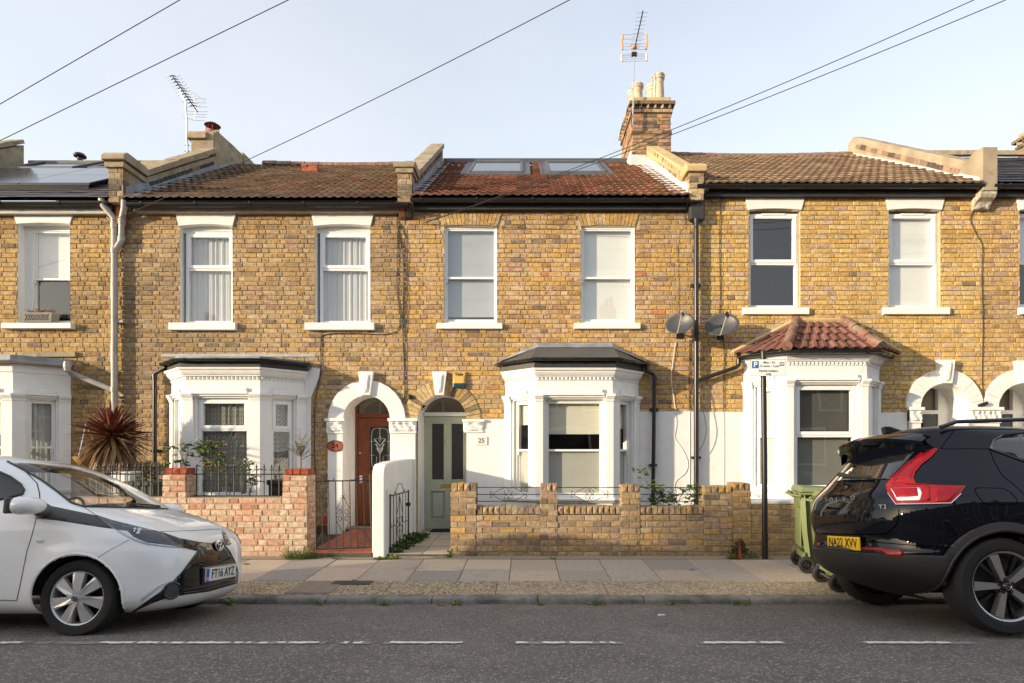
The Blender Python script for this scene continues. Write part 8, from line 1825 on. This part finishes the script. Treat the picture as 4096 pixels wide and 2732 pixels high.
for k, ch in enumerate('VOLVO'):
    p, n = sv.hit(*V(188 + [0, 33, 72, 118, 175][k], 577 - [0, 1, 3, 7, 14][k])); ctext(sv, ch, .055, p + Vector((-.012, 0, 0)), (0, -1, 0), 'chrome', sv.root, 'lettering', 1.5, .001)
p, n = sv.hit(*V(556, 626)); ctext(sv, 'T3', .05, p + n * .008, (-n.y * -1, -abs(n.x), 0) if False else Vector((0, 0, 1)).cross(n), 'chrome', sv.root, 'lettering', 1.2)
for pts, r_ in ((((660, 640), (655, 705), (640, 745), (590, 792), (560, 802), (400, 806), (145, 798)), .004), (((1258, 245), (1290, 330), (1345, 420), (1420, 478), (1490, 545), (1560, 640)), .003), (((935, 240), (960, 200), (1030, 112)), .003), (((940, 240), (1255, 240)), .003), (((1165, 500), (1200, 497), (1350, 500), (1400, 530), (1440, 575), (1440, 605), (1300, 612), (1220, 600), (1180, 550), (1160, 515), (1165, 500)), .003), (((165, 470), (300, 450), (595, 443)), .003), (((405, 806), (420, 850), (700, 872), (1020, 895)), .004)): sv.line([V(*q) for q in pts], r_, 'gap_black')
sv.finish(lambda x, y, z: (z < .575 and x < .1) or z < .40 or any(math.hypot(x - q, z - .359) < .475 and abs(y) > .6 for q in (0, 2.70))); sv.wells(-.33, 3.2, .8, .55)
for x in (0, 2.70):
    for sd in (-1, 1): sv.wheel(x, sd, 'alloy'); sv.arch_lip(x, sd, .413, 'clad', .012)
g = MB(); n = 24; vs = []
for i in range(n + 1):      # roof spoiler
    t = i / n * 2 - 1; y = t * .62; e = abs(t) ** 3; xr = -.57 + .12 * e + .10 * t * t; z = 1.575 - .05 * t * t - .03 * e
    vs += [(-.30, y, z + .035), (xr + .08, y, z + .022), (xr, y, z - .012), (xr + .015, y, z - .04), (xr + .10, y, z - .06), (-.36, y * .97, z - .10)]
g.add(vs, [(i * 6 + j, i * 6 + j + 1, (i + 1) * 6 + j + 1, (i + 1) * 6 + j) for i in range(n) for j in range(5)] + [tuple(range(6)), tuple(n * 6 + j for j in range(6))]); sv.build(g, 'roof_spoiler', 'paint_black', smooth=True)
g = MB(); g.box(-.562, -.53, -.14, .14, 1.548, 1.560); sv.build(g, 'brake_light', 'lamp_red', bevel=.004)
for sd in (-1, 1): g = MB(); g.tube([(-.18, sd * .60, 1.60), (-.05, sd * .605, 1.645), (.5, sd * .60, 1.665), (1.1, sd * .58, 1.63), (1.25, sd * .575, 1.57)], .017, 8); sv.build(g, 'roof_rail', 'gloss_black', smooth=True)
g = MB(); g.prism([(-.28, 1.625), (-.05, 1.64), (-.22, 1.70), (-.29, 1.70)], 'y', -.03, .03); sv.build(g, 'shark_fin', 'gloss_black', bevel=.015)
q0, q1 = sv.hit(*V(300, 415))[0], sv.hit(*V(500, 425))[0]; g = MB(); g.tube([q0 + Vector((-.05, 0, .01)), q0.lerp(q1, .3) + Vector((-.055, 0, .0)), q1 + Vector((-.04, 0, 0))], [.022, .02, .012], 8); sv.build(g, 'rear_wiper', 'clad', smooth=True)
# ================================================================ the terrace across the road (behind the camera, seen only as reflections and the shade it casts)
mat('far_brick', (.20, .13, .075), .9, .2, 3); mat('far_roof', (.07, .055, .045), .9, .2, 4)
for k in range(15):
    xa = -62 + k * 5.6; xb = xa + 5.56; zr_ = 8.35
    if -26.5 < xa < -21.5: zr_ = 7.6
    h = thing('house_across_road', 'brick terraced house across the road, reflected in the window panes', 'house', ((xa + xb) / 2, -8.5, .05), 'terraced houses across the road')
    g = MB(); g.box(xa, xb, -16.4, -8.5, .05, 5.9); g.build('wall', 'far_brick', h)
    g = MB(); g.prism([(-8.3, 5.85), (-12.5, zr_), (-16.6, 5.85)], 'x', xa, xb); g.build('roof', 'far_roof', h)
    g = MB(); g.box(xb - .9, xb - .05, -13.2, -11.9, 6.5, zr_ + 1.1 if k % 2 else zr_ + .3); st = g.build('chimney_stack', 'far_brick', h)
    if k % 2:
        for q in range(4): g = MB(); g.lathe([(.14, 0), (.11, .45), (.13, .5), (.0, .5)], (xb - .5 + .18 * (q % 2), -12.9 + q * .3, zr_ + 1.1), 'z', 10); g.build('chimney_pot', 'terracotta', st)
    for (u, z0, z1, w_) in ((.9, 3.5, 5.2, 1.0), (3.3, 3.5, 5.2, 1.0), (1.6, .9, 2.5, 1.9)):
        g = MB(); g.box(xa + u - .1, xa + u + w_ + .1, -8.5, -8.42, z0 - .1, z1 + .15); wf = g.build('window', 'white_paint', h); g = MB(); g.box(xa + u, xa + u + w_, -8.44, -8.40, z0, z1); g.build('pane', 'solar', wf)
